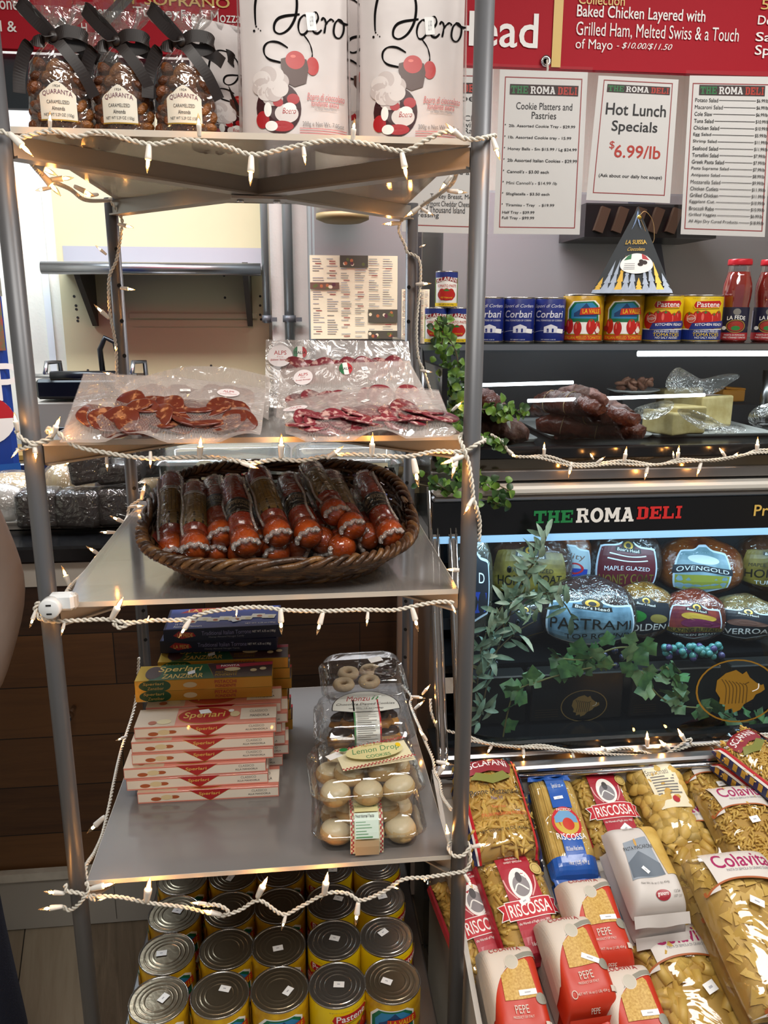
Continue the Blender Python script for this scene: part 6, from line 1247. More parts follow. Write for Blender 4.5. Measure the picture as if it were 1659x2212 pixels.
# ------------------------------------------------------------------ lower case: whole deli meats
NET=film('meat_wrap',gloss=.11,rough=.05,scale=45,strength=1.0,haze=.0)
def meatmat(n,c,d,s=30,bp=(60,.3)): return M(n,c,.35,noise=(s,0,d),bump=bp,coat=.4)
def ham(lb,px,py,Y,wpx,hpx,mat,zb,labmat,border,lines,lw=.72,lh=.62,lv=.54,fl=.72,crest=True,net=None):
    """px,py: centre in the photo; rests on the step at height zb"""
    c=at_y(px,py-17,Y); w=(at_y(px+wpx/2,py,Y)-at_y(px-wpx/2,py,Y)).x; h=2*(c.z-zb); t=thing('deli_meat',lb,'deli meat',(c.x,Y,zb+.001),(0,0,-math.atan2(c.x,Y)*.6),group='whole deli meats in the lower case')
    def shape(u,v):
        u=np.asarray(u,float);v=np.asarray(v,float); a=(u-.5)*2*PI-PI/2; k=-1+2*v; rr=(1-np.abs(k)**2.6)**(1/2.2)
        ca,sa=np.cos(a),np.sin(a); q=1/(np.abs(ca)**2.5+np.abs(sa)**2.5)**(1/2.5)
        top=1-.10*np.clip(k,0,1); x=w/2*rr*q*ca*top; y=w/2*fl*rr*q*sa*top; z=h/2*(1+k*(1-.02*0)); 
        z=np.maximum(z+.004*np.sin(a*3+k*4),0)
        return np.stack([x,y,z],1)
    b=MB(); b.grid(shape,40,26,mat,v0=0,v1=1); b.build('meat',t)
    b=MB(); big=lambda u,v:(shape(u,v)-np.array([0,0,h/2]))*np.array([1.03,1.03,1.015])+np.array([0,0,h/2]); b.grid(big,40,26,NET,v0=0,v1=1); b.build('wrap',t)
    du=lw*.25; LS=lambda u,v:big(.5+(np.asarray(u,float)-.5)*du*1.4,lv-lh/2+np.asarray(v,float)*lh)
    b=MB(); ol=[(0,.06),(.5,-.04),(1,.06),(.98,.86),(.72,.92),(.62,1.0),(.38,1.0),(.28,.92),(.02,.86)]
    n=16; xs=np.linspace(0,1,n+1); lo_=np.interp(xs,[0,.5,1],[.06,-.04,.06]); hi_=np.interp(xs,[0,.02,.28,.38,.62,.72,.98,1],[.84,.86,.92,1,1,.92,.86,.84])
    def patch(sc,m,lift):
        q=[];f=[];nv=8
        for i in range(n+1):
            for j in range(nv+1): q.append((.5+(xs[i]-.5)*sc,.48+(lo_[i]+(hi_[i]-lo_[i])*j/nv-.48)*sc))
        for i in range(n):
            for j in range(nv): k=i*(nv+1)+j; f.append((k,k+nv+1,k+nv+2,k+1))
        place2d(b,LS,q,f,m,lift)
    patch(1.0,border,.0012); patch(.93,labmat,.0016)
    it=[]
    if crest: it+=[('e',.5,.93,.13,.11,BLACK),('e',.5,.93,.09,.08,GOLDP),('e',.5,.925,.05,.05,BLACK),('r',.28,.78,.72,.87,BLACK,(6,1)),('t',"Boar's Head",.5,.825,.38,.07,WHITE)]
    decal(b,LS,it+lines,.002,.00015); b.build('label',t); return t
HB=M('label_pale_border','c4d2de',.4); HGOLD=M('label_goldenrod','8a7630',.4,noise=(22,0,'4a3c18')); HWINE=M('label_wine','5c1a24',.4); HSKY=M('label_sky','8fa8b4',.4,noise=(18,0,'5f7c84')); HCRIM=M('label_crimson_scene','94402c',.4,noise=(24,0,'5a1c34')); HNIGHT=M('label_night','20242c',.4)
D2=M('meat_white_ink','e6e9ea',.45); D1=M('meat_black_ink','14120f',.45)
YR1,YR2=2.08,1.855
ham('turkey breast with gold honey coat label behind the olive branch',1138,1236,YR1,186,0,meatmat('meat_brown','3a241c','5a3826'),ZBACK,HGOLD,HGOLD,[('t','MAPLE GLAZED',.5,.5,.6,.1,D1),('t','HONEY COAT',.5,.3,.84,.2,D1,{'bold':.02})])
ham('spicy roast with stamp-patterned label left of the honey coat ham',1228,1232,YR1+.03,104,0,meatmat('meat_orange','9a5a22','7a3c16'),ZBACK,M('label_stamp','9fb0b8',.45),HB,[('t','kality',.5,.7,.7,.2,M('stamp_brown','6a4a38',.5),{'shear':.2}),('r',.1,.42,.5,.56,SKR,(3,1)),('t','SPICY',.3,.49,.3,.1,D2,{'bold':.02}),('r',.5,.2,.9,.4,BLUEP,(3,1)),('o',.6,.4,.2,.15,.3,SKR),('t','BASTED WHOLE MEAT',.5,.1,.8,.07,D1)],crest=False)
ham('dark maple glazed ham with wine-red honey coat label',1346,1228,YR1,152,0,meatmat('meat_dark','241815','3c2820'),ZBACK,HWINE,HB,[('l',[(.2,.72),(.5,.68),(.8,.73)],.03,D2,.8),('l',[(.18,.62),(.5,.57),(.82,.63)],.03,D2,.8),('t','MAPLE GLAZED',.5,.42,.7,.09,D2),('t','HONEY COAT',.5,.2,.86,.2,HGOLD,{'bold':.015})])
ham('golden roasted turkey breast with green ovengold shield label',1505,1238,YR1,176,0,meatmat('meat_roast','a85e22','7a3414',18),ZBACK,HSKY,HB,[('e',.5,.72,.3,.1,M('label_cloud','c4ccd0',.4)),('r',.04,.06,.96,.36,M('label_olive','98983c',.4),(6,2)),('p',[(-.02,.38),(-.02,.54),(.5,.6),(1.02,.54),(1.02,.38),(.5,.44)],HNIGHT),('t','OVENGOLD',.5,.46,.9,.1,D2,{'arc':.05})],lw=.55,lh=.74,lv=.58,crest=False)
ham('turkey with gold honey label at the photo\'s right edge',1662,1232,YR1,150,0,meatmat('meat_brown','3a241c','5a3826'),ZBACK,HGOLD,HGOLD,[('t','MAPLE GLAZED',.4,.52,.6,.08,D1),('t','HONEY',.4,.32,.7,.2,D1,{'bold':.02}),('t','TURKEY',.45,.1,.5,.1,D2)])
ham('small black bottomed meat with blue label behind the right shelf post',1018,1282,YR2+.06,90,0,meatmat('meat_pepper','3c3a34','54503e',50),ZFR,HNIGHT,HB,[('t','D',.75,.62,.16,.16,D2),('r',.2,.1,.9,.4,BLUEP,(3,1))],crest=False)
ham('dark pastrami round with pale pastrami label in front of the honey coat turkey',1268,1338,YR2,196,0,meatmat('meat_pastrami','2c1e1c','4a3430',60),ZFR,M('label_steel_blue','7d9fb4',.4,noise=(26,0,'4a6678')),HB,[('t','PASTRAMI',.5,.44,.86,.24,D1,{'bold':.01}),('t','TOP ROUND',.58,.17,.7,.12,D1)],lw=.86,lh=.6,lv=.52)
ham('golden netted roast with black label right of the pastrami',1386,1335,YR2+.035,128,0,meatmat('meat_gold_net','a87a2e','7e5418',70,(110,.6)),ZFR,HNIGHT,HNIGHT,[('t','GOLDEN',.5,.16,.8,.18,D2,{'bold':.01}),('e',.3,.45,.22,.16,LEAF_P),('e',.75,.42,.16,.15,M('label_brown_leaf','8a7a3c',.5))])
ham('spicy red roast with black and gold blazing buffalo label',1494,1346,YR2,130,0,meatmat('meat_red','8a3a1e','6a2412',30),ZFR,HCRIM,HB,[('e',.55,.62,.32,.12,M('label_flame','c09a3a',.4)),('e',.6,.42,.36,.14,M('label_violet','6a2448',.4)),('r',-.02,.04,1.02,.14,HNIGHT,(8,1)),('p',[(-.02,.14),(-.02,.28),(.5,.31),(1.02,.28),(1.02,.14),(.5,.17)],HGOLD),('t','BLAZING BUFFALO',.5,.225,.94,.11,D1,{'bold':.02}),('t','CHICKEN BREAST',.5,.09,.8,.06,D2)])
ham('peppery tan roast with everroast label at the lower right',1604,1350,YR2,136,0,meatmat('meat_tan','a08654','6a5430',55,(80,.6)),ZFR,HNIGHT,HB,[('e',.5,.5,.34,.12,M('label_roast_scene','6a4a40',.5)),('t','EVERROAST',.55,.22,1.0,.18,D2,{'bold':.015})])
ham('brown meat half hidden behind the olive branch at the lower left',1130,1350,YR2+.05,110,0,meatmat('meat_dark','241815','3c2820'),ZFR,HNIGHT,HGOLD,[])
# black cartons with the gold emblem below the meats
BOXB=M('carton_black','1b1a18',.4,bump=(6,.05)); BOXG=M('carton_gold','9a8250',.4,.3); BOXD=M('carton_gold_dark','3a3020',.5)
for i,(xa,xb,em,lb) in enumerate(((985,1142,0,'black carton at the left end of the case floor, behind ivy'),(1143,1352,1,'black carton with a gold boar head oval below the pastrami'),(1354,1560,0,'black carton right of the emblem carton'),(1562,1760,0,'black carton at the photo\'s right edge, behind the gold glass emblem'))):
    Yb=1.715; A=at_y(xa,1590,Yb); C=at_y(xb,1456,Yb); w=C.x-A.x-.003; z0=ZS-.03; h=at_y(1260,1454,Yb).z-z0
    if i==0: A.x=max(A.x,XC0+.045); w=C.x-A.x-.003
    t=thing('black_carton',lb,'box',(A.x,Yb,z0),(.0,0,0),group='black cartons on the case floor'); b=MB(); b.box((w/2,.025,h/2),(w,.05,h),BOXB,bev=.003); S=flat((0,0,0),(w,0,0),(0,0,h))
    it=[]
    if em: q=at_y(1261,1524,Yb); it+=boar((q.x-A.x)/w,(q.z-z0)/h,(at_y(1311,1524,Yb).x-q.x)*2/w,(at_y(1261,1490,Yb).z-q.z)*2/h,BOXG,BOXD)
    it+=[('r',.05,.1+.05*k,.3,.115+.05*k,BOXD,(1,1)) for k in range(4)]
    decal(b,S,it,.0005,.0001); b.build('carton',t)
b=MB(); b.box((MIDX,1.77,(ZS-.03+.0)/1-.012),(WX-.06,.24,.02),BLK); cpart(b,'floor_deck')
# ------------------------------------------------------------------ greenery
def leafm(n,c,d): return M(n,c,.42,noise=(40,0,d))
LG1=leafm('box_leaf_light','6f9636','43682a'); LG2=leafm('box_leaf_dark','33552a','24401f'); OL1=leafm('olive_leaf','84a58e','5f8070'); OL2=leafm('olive_leaf_pale','a3bfae','7c9c8a'); IV=leafm('ivy_leaf','5f8f52','3a6240'); IV2=leafm('ivy_leaf_pale','86a878','587e58'); STEMG=M('garland_stem','5a5238',.6); VINE=M('vine_stem','7a7a48',.6); BERRY=M('olive_berry','1c1c24',.25,coat=.6); GRP=M('grape_teal','4f8f8c',.25,coat=.6); GRP2=M('grape_violet','4a4272',.25,coat=.6); GRP3=M('grape_dark','262844',.25,coat=.6)
def leaf(b,p,d,up,L,w,mat,cup=.15,lobes=0):
    d=Vector(d).normalized(); s=d.cross(Vector(up)); s=s.normalized() if s.length>1e-4 else frame_of(d)[0]; n=s.cross(d)
    if not lobes:
        pr=[(0,.05),(.2,.7),(.45,1),(.72,.78),(.92,.35),(1,.02)]
        vs=[];fs=[]
        for t_,q in pr:
            for k in (-1,0,1): vs.append(Vector(p)+d*(L*t_)+s*(w/2*q*k)+n*(cup*w*q*abs(k)+.12*L*math.sin(PI*t_)))
        for i in range(5):
            for k in range(2): fs.append((i*3+k,i*3+k+1,i*3+4+k,i*3+3+k))
        b.add(vs,fs,mat,True)
    else:
        o=[(0,0),(-.12,.3),(.05,.42),(.22,.5),(.28,.34),(.5,.46),(.62,.3),(1,0)]; o=o+[(x,-y) for x,y in o[-2:0:-1]]
        vs=[Vector(p)+d*(L*.3)]+[Vector(p)+d*(L*x)+s*(w*y)+n*(.10*L*math.sin(5*x+8*y)) for x,y in o]; m=len(o)
        b.add(vs,[(0,1+i,1+(i+1)%m) for i in range(m)],mat,True)
def garland(lb,paths,nl,L,w,mats,seed,round_=True,spread=.03,name='garland',cat='garland',stem=STEMG,lobes=0,extra=None,face=None):
    r=random.Random(seed); o=paths[0][0]; t=thing(name,lb,cat,tuple(o)); b=MB(); P=[]
    for p in paths: q=smooth2(p,6); b.tube(q,.0016 if not lobes else .0022,stem,5); P+=q
    b.build('stem',t,off=o)
    for m in mats:
        b=MB()
        for k in range(nl//len(mats)):
            p=r.choice(P); d=Vector((r.gauss(0,1),r.gauss(-.35,1),r.gauss(0.1,1))).normalized(); q=p+d*r.random()*spread; up=Vector((r.gauss(0,.6),-1.4,r.gauss(.5,.5))) if face is None else Vector(face)+Vector((r.gauss(0,.5),r.gauss(0,.5),r.gauss(0,.5)))
            d2=Vector((r.gauss(0,1),r.gauss(0,.5),r.gauss(.1,1))).normalized(); leaf(b,q,d2,up,L*r.uniform(.6,1.15),w*r.uniform(.7,1.1),m,lobes=lobes)
        b.build('foliage',t,off=o,kind='stuff')
    if extra: extra(t,o,r,P)
    return t
g=lambda Y,*pts:[at_y(x,y,Y) for x,y in pts]
garland('small-leaved green garland hanging on the left end of the deli case',[g(1.90,(960,700),(955,760),(965,830),(985,880)),g(1.84,(940,690),(985,760),(990,840),(985,900)),g(1.78,(975,820),(985,880),(970,930),(985,980)),g(1.75,(985,880),(1050,885),(1095,892),(1125,885)),g(1.71,(985,930),(1050,950),(1080,960))],300,.022,.019,[LG1,LG2,LG1],3,spread=.026)
garland('small-leaved green sprig below the black ledge behind the right shelf post',[g(1.68,(900,1045),(940,1052),(985,1045),(1050,1040),(1100,1060)),g(1.67,(940,1040),(980,1065),(1060,1080),(1095,1080)),g(1.69,(945,990),(975,1000),(990,1030))],120,.022,.019,[LG1,LG2],5,spread=.022)
def olives(t,o,r,P):
    b=MB()
    for (x,y) in ((1172,1195),(1155,1183),(1048,1420),(1072,1435),(1118,1345),(1100,1230)): b.ball(at_y(x,y,1.68)-o,.0068,BERRY,10,8,sc=(.8,.8,1.2))
    b.build('olive',t)
def olive_branch():
    r=random.Random(4); Y=1.675; paths=[g(Y-.03,(1035,1560),(1060,1450),(1100,1330),(1130,1250),(1165,1200),(1180,1160)),g(Y-.03,(1030,1500),(1040,1400),(1075,1320),(1110,1300)),g(Y-.02,(1100,1330),(1150,1300),(1195,1270)),g(Y-.03,(1030,1470),(1060,1380),(1090,1345)),g(Y-.02,(1110,1290),(1160,1280),(1210,1295),(1235,1330)),g(Y-.03,(1040,1440),(1110,1370),(1160,1340))]
    garland('olive branch with long grey-green leaves inside the lower case',paths,150,.052,.014,[OL1,OL2,OL1],4,spread=.012,name='olive_branch',cat='artificial plant',extra=olives)
olive_branch()
def berries(t,o,r,P):
    b=MB()
    for (x,y) in ((1328,1405),(1344,1420),(1366,1410),(1366,1428),(1330,1438),(1348,1444),(1306,1416),(1352,1442)): b.ball(at_y(x,y,1.69)-o,.0085,GRP3,10,8)
    b.build('dark_grape',t,kind='stuff')
garland('ivy vine with lobed leaves trailing across the front of the black cartons',[g(1.66,(1085,1600),(1110,1500),(1170,1470),(1240,1450),(1290,1440),(1330,1436)),g(1.67,(1385,1450),(1420,1500),(1470,1525),(1540,1530)),g(1.665,(1200,1420),(1260,1425),(1330,1400),(1390,1400)),g(1.66,(1440,1440),(1470,1480),(1480,1500)),g(1.63,(1560,1540),(1600,1560),(1640,1555))],64,.042,.052,[IV,IV2,IV],9,spread=.03,name='ivy_vine',cat='artificial plant',stem=VINE,lobes=1,extra=berries,face=(0,-1,.35))
q=at_y(1490,1436,1.735); t=thing('grape_bunch','bunch of teal and violet artificial grapes below the blazing buffalo roast','grapes',(q.x,1.735,ZFR+.001)); r=random.Random(6)
for m,n_ in ((GRP,34),(GRP2,16)):
    b=MB()
    for k in range(n_): b.ball((r.uniform(-.075,.085),r.uniform(-.02,.02),.0105+r.random()*.03*(1 if k%2 else .5)),.0092,m,10,8)
    b.build('grapes',t,kind='stuff')
# ------------------------------------------------------------------ sloped pasta bin
SL=math.atan(.40); ZB0=.40; PX0=.272; ET=Vector((0,math.cos(SL),math.sin(SL))); EN=Vector((0,-math.sin(SL),math.cos(SL))); O0=Vector((0,1.0,ZB0))
def at_bin(px,py,h): d=ray(px,py); o=O0+EN*h; return CAM+d*((o-CAM).dot(EN)/d.dot(EN))
BINM=M('bin_white_board','b9b4ac',.45); t=thing('pasta_bin','white sloped bin full of pasta bags in front of the deli case','display bin',(.9,1.2,0))
ybk=1.505; zbk=ZB0+(ybk-1.0)*.4; X1=1.75
b=MB(); mid=O0+ET*((ybk-.62)/2/math.cos(SL)-(.38)/math.cos(SL)); L=(ybk-.62)/math.cos(SL); b.box((PX0+.01+(X1-PX0)/2,mid.y-EN.y*-.006,mid.z-.006),(X1-PX0,L,.010),BINM,rot=(SL,0,0)); b.build('bin_floor',t,off=t.location)
b=MB(); y0,y1=.62,ybk; zz=lambda y:ZB0+(y-1)*.4; X=PX0
b.add([(X,y0,.05),(X,y1,.05),(X,y1,zz(y1)+.07),(X,y0,zz(y0)+.07),(X+.009,y0,.05),(X+.009,y1,.05),(X+.009,y1,zz(y1)+.07),(X+.009,y0,zz(y0)+.07)],[(0,3,2,1),(4,5,6,7),(0,1,5,4),(1,2,6,5),(2,3,7,6),(3,0,4,7)],BINM); b.build('side_board',t,off=t.location)
b=MB(); b.box(((PX0+X1)/2,ybk+.006,zbk+.012),(X1-PX0,.012,.10),BINM); b.box(((PX0+X1)/2,ybk+.003,zbk+.062),(X1-PX0,.03,.016),STEEL,bev=.005); b.cyl((PX0,ybk-.012,zbk+.05),(X1,ybk-.012,zbk+.05),.006,CHROME,10); b.build('rear_rail',t,off=t.location)
b=MB(); b.box(((PX0+X1)/2,.615,zz(.62)/2+.05),(X1-PX0,.012,zz(.62)+.08),BINM); b.build('front_board',t,off=t.location)
for X in (PX0+.03,X1-.03):
    for y in (.66,ybk-.03): b=MB(); b.box((X,y,(zz(y)-.02)/2),(.03,.03,zz(y)-.022),SHELFTUBE); b.build('leg',t,off=t.location)
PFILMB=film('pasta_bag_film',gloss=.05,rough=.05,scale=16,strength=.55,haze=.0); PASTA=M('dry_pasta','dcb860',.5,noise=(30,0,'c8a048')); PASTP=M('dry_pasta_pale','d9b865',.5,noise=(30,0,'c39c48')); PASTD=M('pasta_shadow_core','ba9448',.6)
COLW=M('colavita_white','d9d2ca',.42,bump=(10,.12),coat=.15); COLM_=M('colavita_magenta','a3245c',.42); COLBR=M('colavita_brown_line','a85a2a',.42); RISR=M('riscossa_red','a81f30',.42,coat=.15); RISB=M('riscossa_banner','c02430',.42); BLUB=M('riscossa_blue','1f57ac',.32,bump=(12,.2),coat=.4); SCLN=M('sclafani_navy','1d2452',.35,coat=.3); PEPR=M('pepe_red','bf3218',.42,bump=(14,.15)); PEPW=M('pepe_cream','d6cabc',.5,bump=(14,.15)); PEPG=M('pepe_grey_band','8f8d80',.5); GRW=M('granoro_white','cfc8c2',.5,bump=(9,.3)); GRR=M('granoro_red','9c1f2c',.4); GRB=M('granoro_scene','8f99a4',.5)
def pieces(b,S,kind,n,mat,r,u0=.06,u1=.94,v0=.06,v1=.94):
    """dry pasta shapes just under the film"""
    N=n; us=[r.uniform(u0,u1) for _ in range(N)]; vs=[r.uniform(v0,v1) for _ in range(N)]
    u,v=np.array(us),np.array(vs); e=1e-3; P=S(u,v); du=S(u+e,v)-S(u-e,v); dv=S(u,v+e)-S(u,v-e); nn=np.cross(du,dv); nn/=np.linalg.norm(nn,axis=1,keepdims=True)
    for k in range(N):
        n_=Vector(nn[k]); x=Vector(du[k]).normalized(); y=n_.cross(x); a=r.random()*PI; d=x*math.cos(a)+y*math.sin(a)+n_*r.uniform(-.25,.25); d.normalize(); c=Vector(P[k])-n_*r.uniform(.0,.005)
        if kind=='rigatoni':
            R,L=.0078,.034; c-=n_*.003; tubepiece(b,c,d,L,R,mat,10)
        elif kind=='penne': tubepiece(b,c-n_*.001,d,.036,.0036,mat,7,True)
        elif kind=='ziti': tubepiece(b,c-n_*.001,d,.022,.0040,mat,7)
        elif kind=='fusilli':
            s=d.cross(n_); P_=[];
            for side in (0,PI): b.tube([c+d*(.034*(i/9-.5))+(s*math.cos(i*1.3+side)+n_*math.sin(i*1.3+side))*.0036 for i in range(10)],.0021,mat,5)
        elif kind=='farfalle':
            s=d.cross(n_).normalized(); vs_=[c+d*a_+s*b_+n_*(.002*math.cos(b_*900)) for a_,b_ in ((-.014,-.010),(0,-.0035),(.014,-.010),(.014,.010),(0,.0035),(-.014,.010))]; b.add(vs_,[(0,1,4,5),(1,2,3,4)],mat,False)
        elif kind=='shell':
            s=d.cross(n_).normalized(); q=[]
            for i in range(5):
                for j in range(6): th=PI*(.15+.7*j/5); w=.011*math.sin(PI*(.1+.8*i/4)); q.append(c+d*(.016*(i/2-1))+s*(w*math.cos(th)*1.1)+n_*(w*.75*math.sin(th)))
            b.add(q,[(i*6+j,i*6+j+1,i*6+7+j,i*6+6+j) for i in range(4) for j in range(5)],mat,True)
def tubepiece(b,c,d,L,R,mat,n,slant=False):
    x,y,_=frame_of(d); vs=[]
    for z,rr in ((-L/2,R),(L/2,R),(L/2,R*.74),(-L/2,R*.74)):
        for j in range(n): a=2*PI*j/n; vs.append(c+d*(z+(R*1.0*math.cos(a) if slant else 0))+(x*math.cos(a)+y*math.sin(a))*rr)
    fs=[(i*n+j,i*n+(j+1)%n,((i+1)%4)*n+(j+1)%n,((i+1)%4)*n+j) for i in range(4) for j in range(n)]; b.add(vs,fs,mat,True)
def bagshape(w,l,h,boxy=3.5,wob=.002,seed=0,taper=0):
    """u across, v from the near end (0) to the far end (1); lies on z=0"""
    ph=seed*1.7
    def top(u,v):
        u=np.asarray(u,float);v=np.asarray(v,float); e=np.clip(1-np.abs(2*v-1)**7,0,1)**.6; s=np.clip(1-np.abs(2*u-1)**boxy,0,1)**.55
        z=h*(.12+.88*e*s)+wob*np.sin(9*u+ph)*np.sin(7*v+ph*2)*s*e; x=(u-.5)*w*(1-.05*(1-e)-taper*(1-v)); return np.stack([x,(v-.5)*l,z],1)
    def bot(u,v):
        u=np.asarray(u,float);v=np.asarray(v,float); e=np.clip(1-np.abs(2*v-1)**7,0,1)**.6; x=(u-.5)*w*(1-.05*(1-e)-taper*(1-v)); s=np.clip(1-np.abs(2*u-1)**8,0,1); return np.stack([x,(v-.5)*l,h*.10*(1-s*e)+.0005],1)
    return top,bot
def bag_base(label,w,l,h,kind,n,mat,seed,group,film_=True,shell=None,boxy=3.5,seal=.012,sealm=None):
    t=thing('pasta_bag',label,'bag of pasta',group=group); T,Bt=bagshape(w,l,h,boxy,.002,seed); r=random.Random(seed)
    if kind:
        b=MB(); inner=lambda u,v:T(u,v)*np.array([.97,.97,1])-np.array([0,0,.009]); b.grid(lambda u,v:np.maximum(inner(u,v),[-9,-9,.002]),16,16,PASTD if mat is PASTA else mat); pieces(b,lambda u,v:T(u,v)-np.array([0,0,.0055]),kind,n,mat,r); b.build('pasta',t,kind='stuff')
    b=MB(); b.grid(T,28,28,shell or PFILMB); b.grid(Bt,16,16,shell or PFILMB,flip=True); return t,T,b
def seals(t,w,l,h,mat,sizes=(.012,.012)):
    for k,(s_,nm) in enumerate(((-1,'bottom_seal'),(1,'top_seal'))):
        L=sizes[k]
        if not L: continue
        b=MB(); S=lambda u,v:np.stack([(u-.5)*w*.96,s_*(l/2+v*L),h*.11+.0022*np.sin(u*24+k)*v+.0*u],1); b.grid(S,24,2,mat,flip=s_<0); b.build(nm,t)
def psticker(t,T,u,v,a=0,w=.17,h=.085):
    b=MB(); asp=1; decal(b,T,[('p',[(u+math.cos(a)*x-math.sin(a)*y,v+(math.sin(a)*x+math.cos(a)*y)*.62) for x,y in ((-w/2,-h/2),(w/2,-h/2),(w/2,h/2),(-w/2,h/2))],STICK),('p',[(u+math.cos(a)*x-math.sin(a)*y,v+(math.sin(a)*x+math.cos(a)*y)*.62) for x,y in ((-w*.18,-h*.12),(w*.16,-h*.12),(w*.16,h*.1),(-w*.18,h*.1))],FAINT)],.0022,.0003); b.build('price_sticker',t)
# ---- makers
def riscossa(label,seed):
    w,l,h=.132,.205,.034; t,T,b=bag_base(label,w,l,h,'ziti',150,PASTA,seed,'red Riscossa-style pasta bags'.replace('Riscossa-style ','label '))
    decal(b,T,[('r',.29,.0,.78,1,RISR,(10,16)),('e',.53,.66,.16,.15,WHITE),('e',.53,.64,.12,.10,M('engraving_grey','8a8486',.5)),('e',.53,.72,.045,.05,M('engraving_dark','4a4648',.5)),('l',[(.42,.6),(.5,.66),(.62,.59)],.02,WHITE,.64),('l',[(.3,.72),(.33,.62),(.42,.53)],.02,M('wheat_pink','e0a8a4',.5),.64),('l',[(.76,.72),(.73,.62),(.64,.53)],.02,M('wheat_pink','e0a8a4',.5),.64),
     ('p',[(.1,.36),(.15,.43),(.1,.5),(.96,.5),(.91,.43),(.96,.36)],WHITE),('p',[(.115,.367),(.165,.43),(.115,.493),(.945,.493),(.895,.43),(.945,.367)],RISB),('p',[(.2,.34),(.2,.515),(.87,.515),(.87,.34)],WHITE),('p',[(.21,.347),(.21,.508),(.86,.508),(.86,.347)],RISB),('t','RISCOSSA',.535,.427,.59,.115,WHITE,{'bold':.03}),('t','the Warmth of Puglia since 1902',.53,.30,.44,.03,WHITE,{'shear':.3}),('t','PRODUCT OF ITALY',.53,.95,.34,.022,WHITE),('t','100% DURUM',.53,.905,.2,.022,WHITE),('t','WHEAT SEMOLINA',.53,.87,.28,.022,WHITE),('t','16oz (1LB) 454g',.56,.12,.34,.04,WHITE),('t','Net Weight',.6,.17,.18,.022,WHITE),('e',.83,.78,.085,.06,M('seal_gold','cdb36a',.4)),('o',.83,.78,.065,.045,.1,M('seal_brown','7a5a2a',.5)),('r',.0,.1,.045,.95,RISR,(2,16))],.0010,.0001)
    b.build('bag',t); seals(t,w,l,h,PFILMB); return t,T
def colavita(label,kind,n,seed,word,mat=PASTA,w=.132,l=.225,h=.042):
    t,T,b=bag_base(label,w,l,h,kind,n,mat,seed,'clear and white pasta bags with magenta lettering')
    arc=[(.5+.46*math.cos(a),.66+.10*math.sin(a)) for a in np.linspace(PI*.98,PI*.02,12)]
    top=[(.16,.99),(.97,.99),(.97,.70)]+arc[::-1][1:-1]+[(.2,.70)]
    bot=[(.0,.02),(1,.02),(1,.30),(.88,.30),(.7,.235),(.5,.17),(.3,.07),(.15,.03)]
    bl_=[(1,.37),(.9,.33),(.7,.262),(.5,.195),(.3,.09),(.12,.03)]
    it=[('p',top,COLW),('p',bot,COLW),('l',bl_,.035,COLBR,.6),('l',[(.06,.72)]+arc[1:-1]+[(.95,.72),(.985,.45),(.96,.36)],.02,COLBR,.6),('t','Colavita',.57,.885,.66,.105,COLM_,{'bold':.03,'rot':.0}),('t','PASTA DI SEMOLA DI GRANO DURO',.6,.815,.5,.018,INK)]
    ws=word.split(); it+=[('t',s_,.72,.16-.075*i,.13*len(s_)**.72*.62,.05,M('pale_magenta','a85a6c',.45)) for i,s_ in enumerate(ws)]
    decal(b,T,it,.0012,.0001); b.build('bag',t); seals(t,w,l,h,PFILMB,(.014,.014)); return t,T
def sclafani(label,kind,seed):
    w,l,h=.125,.20,.040; t,T,b=bag_base(label,w,l,h,kind,130,PASTA,seed,'navy edged pasta bags')
    it=[('r',.0,.0,.05,1,SCLN,(2,16)),('r',.05,.0,.075,1,WHITE,(1,16)),('r',.075,.0,.11,1,REDP,(2,16)),('r',.95,.0,1,1,SCLN,(2,16)),('r',.89,0,.925,1,REDP,(2,16)),('p',[(.2,.76),(.16,.84),(.2,.93),(.5,.97),(.8,.93),(.84,.84),(.8,.76),(.5,.80)],DKRED),('t','SCLAFANI',.5,.865,.56,.075,WHITE,{'bold':.015,'arc':.03}),('p',[(.2,.72),(.3,.79),(.5,.75),(.7,.79),(.8,.72),(.5,.66)],M('field_olive','7a7a2c',.5)),('t','Penne Mezzanine' if kind=='penne' else '',.5,.58,.7,.06,D1),('t','No. 11' if kind=='penne' else '',.5,.51,.16,.035,BLUEP),('t','ITALIAN MACARONI PRODUCT',.55,.35,.64,.032,CANO),('t','Ready to Cook',.5,.42,.2,.03,CANO),('t','NET WEIGHT 16 OZ (453g)',.48,.2,.64,.036,D1,{'bold':.01})]
    for k in range(9): it.append(('p',[(.005,.08+.1*k),(.045,.1+.1*k),(.045,.15+.1*k),(.005,.13+.1*k)],GOLDP))
    decal(b,T,it,.0011,.0001); b.build('bag',t); seals(t,w,l,h,PFILMB); return t,T
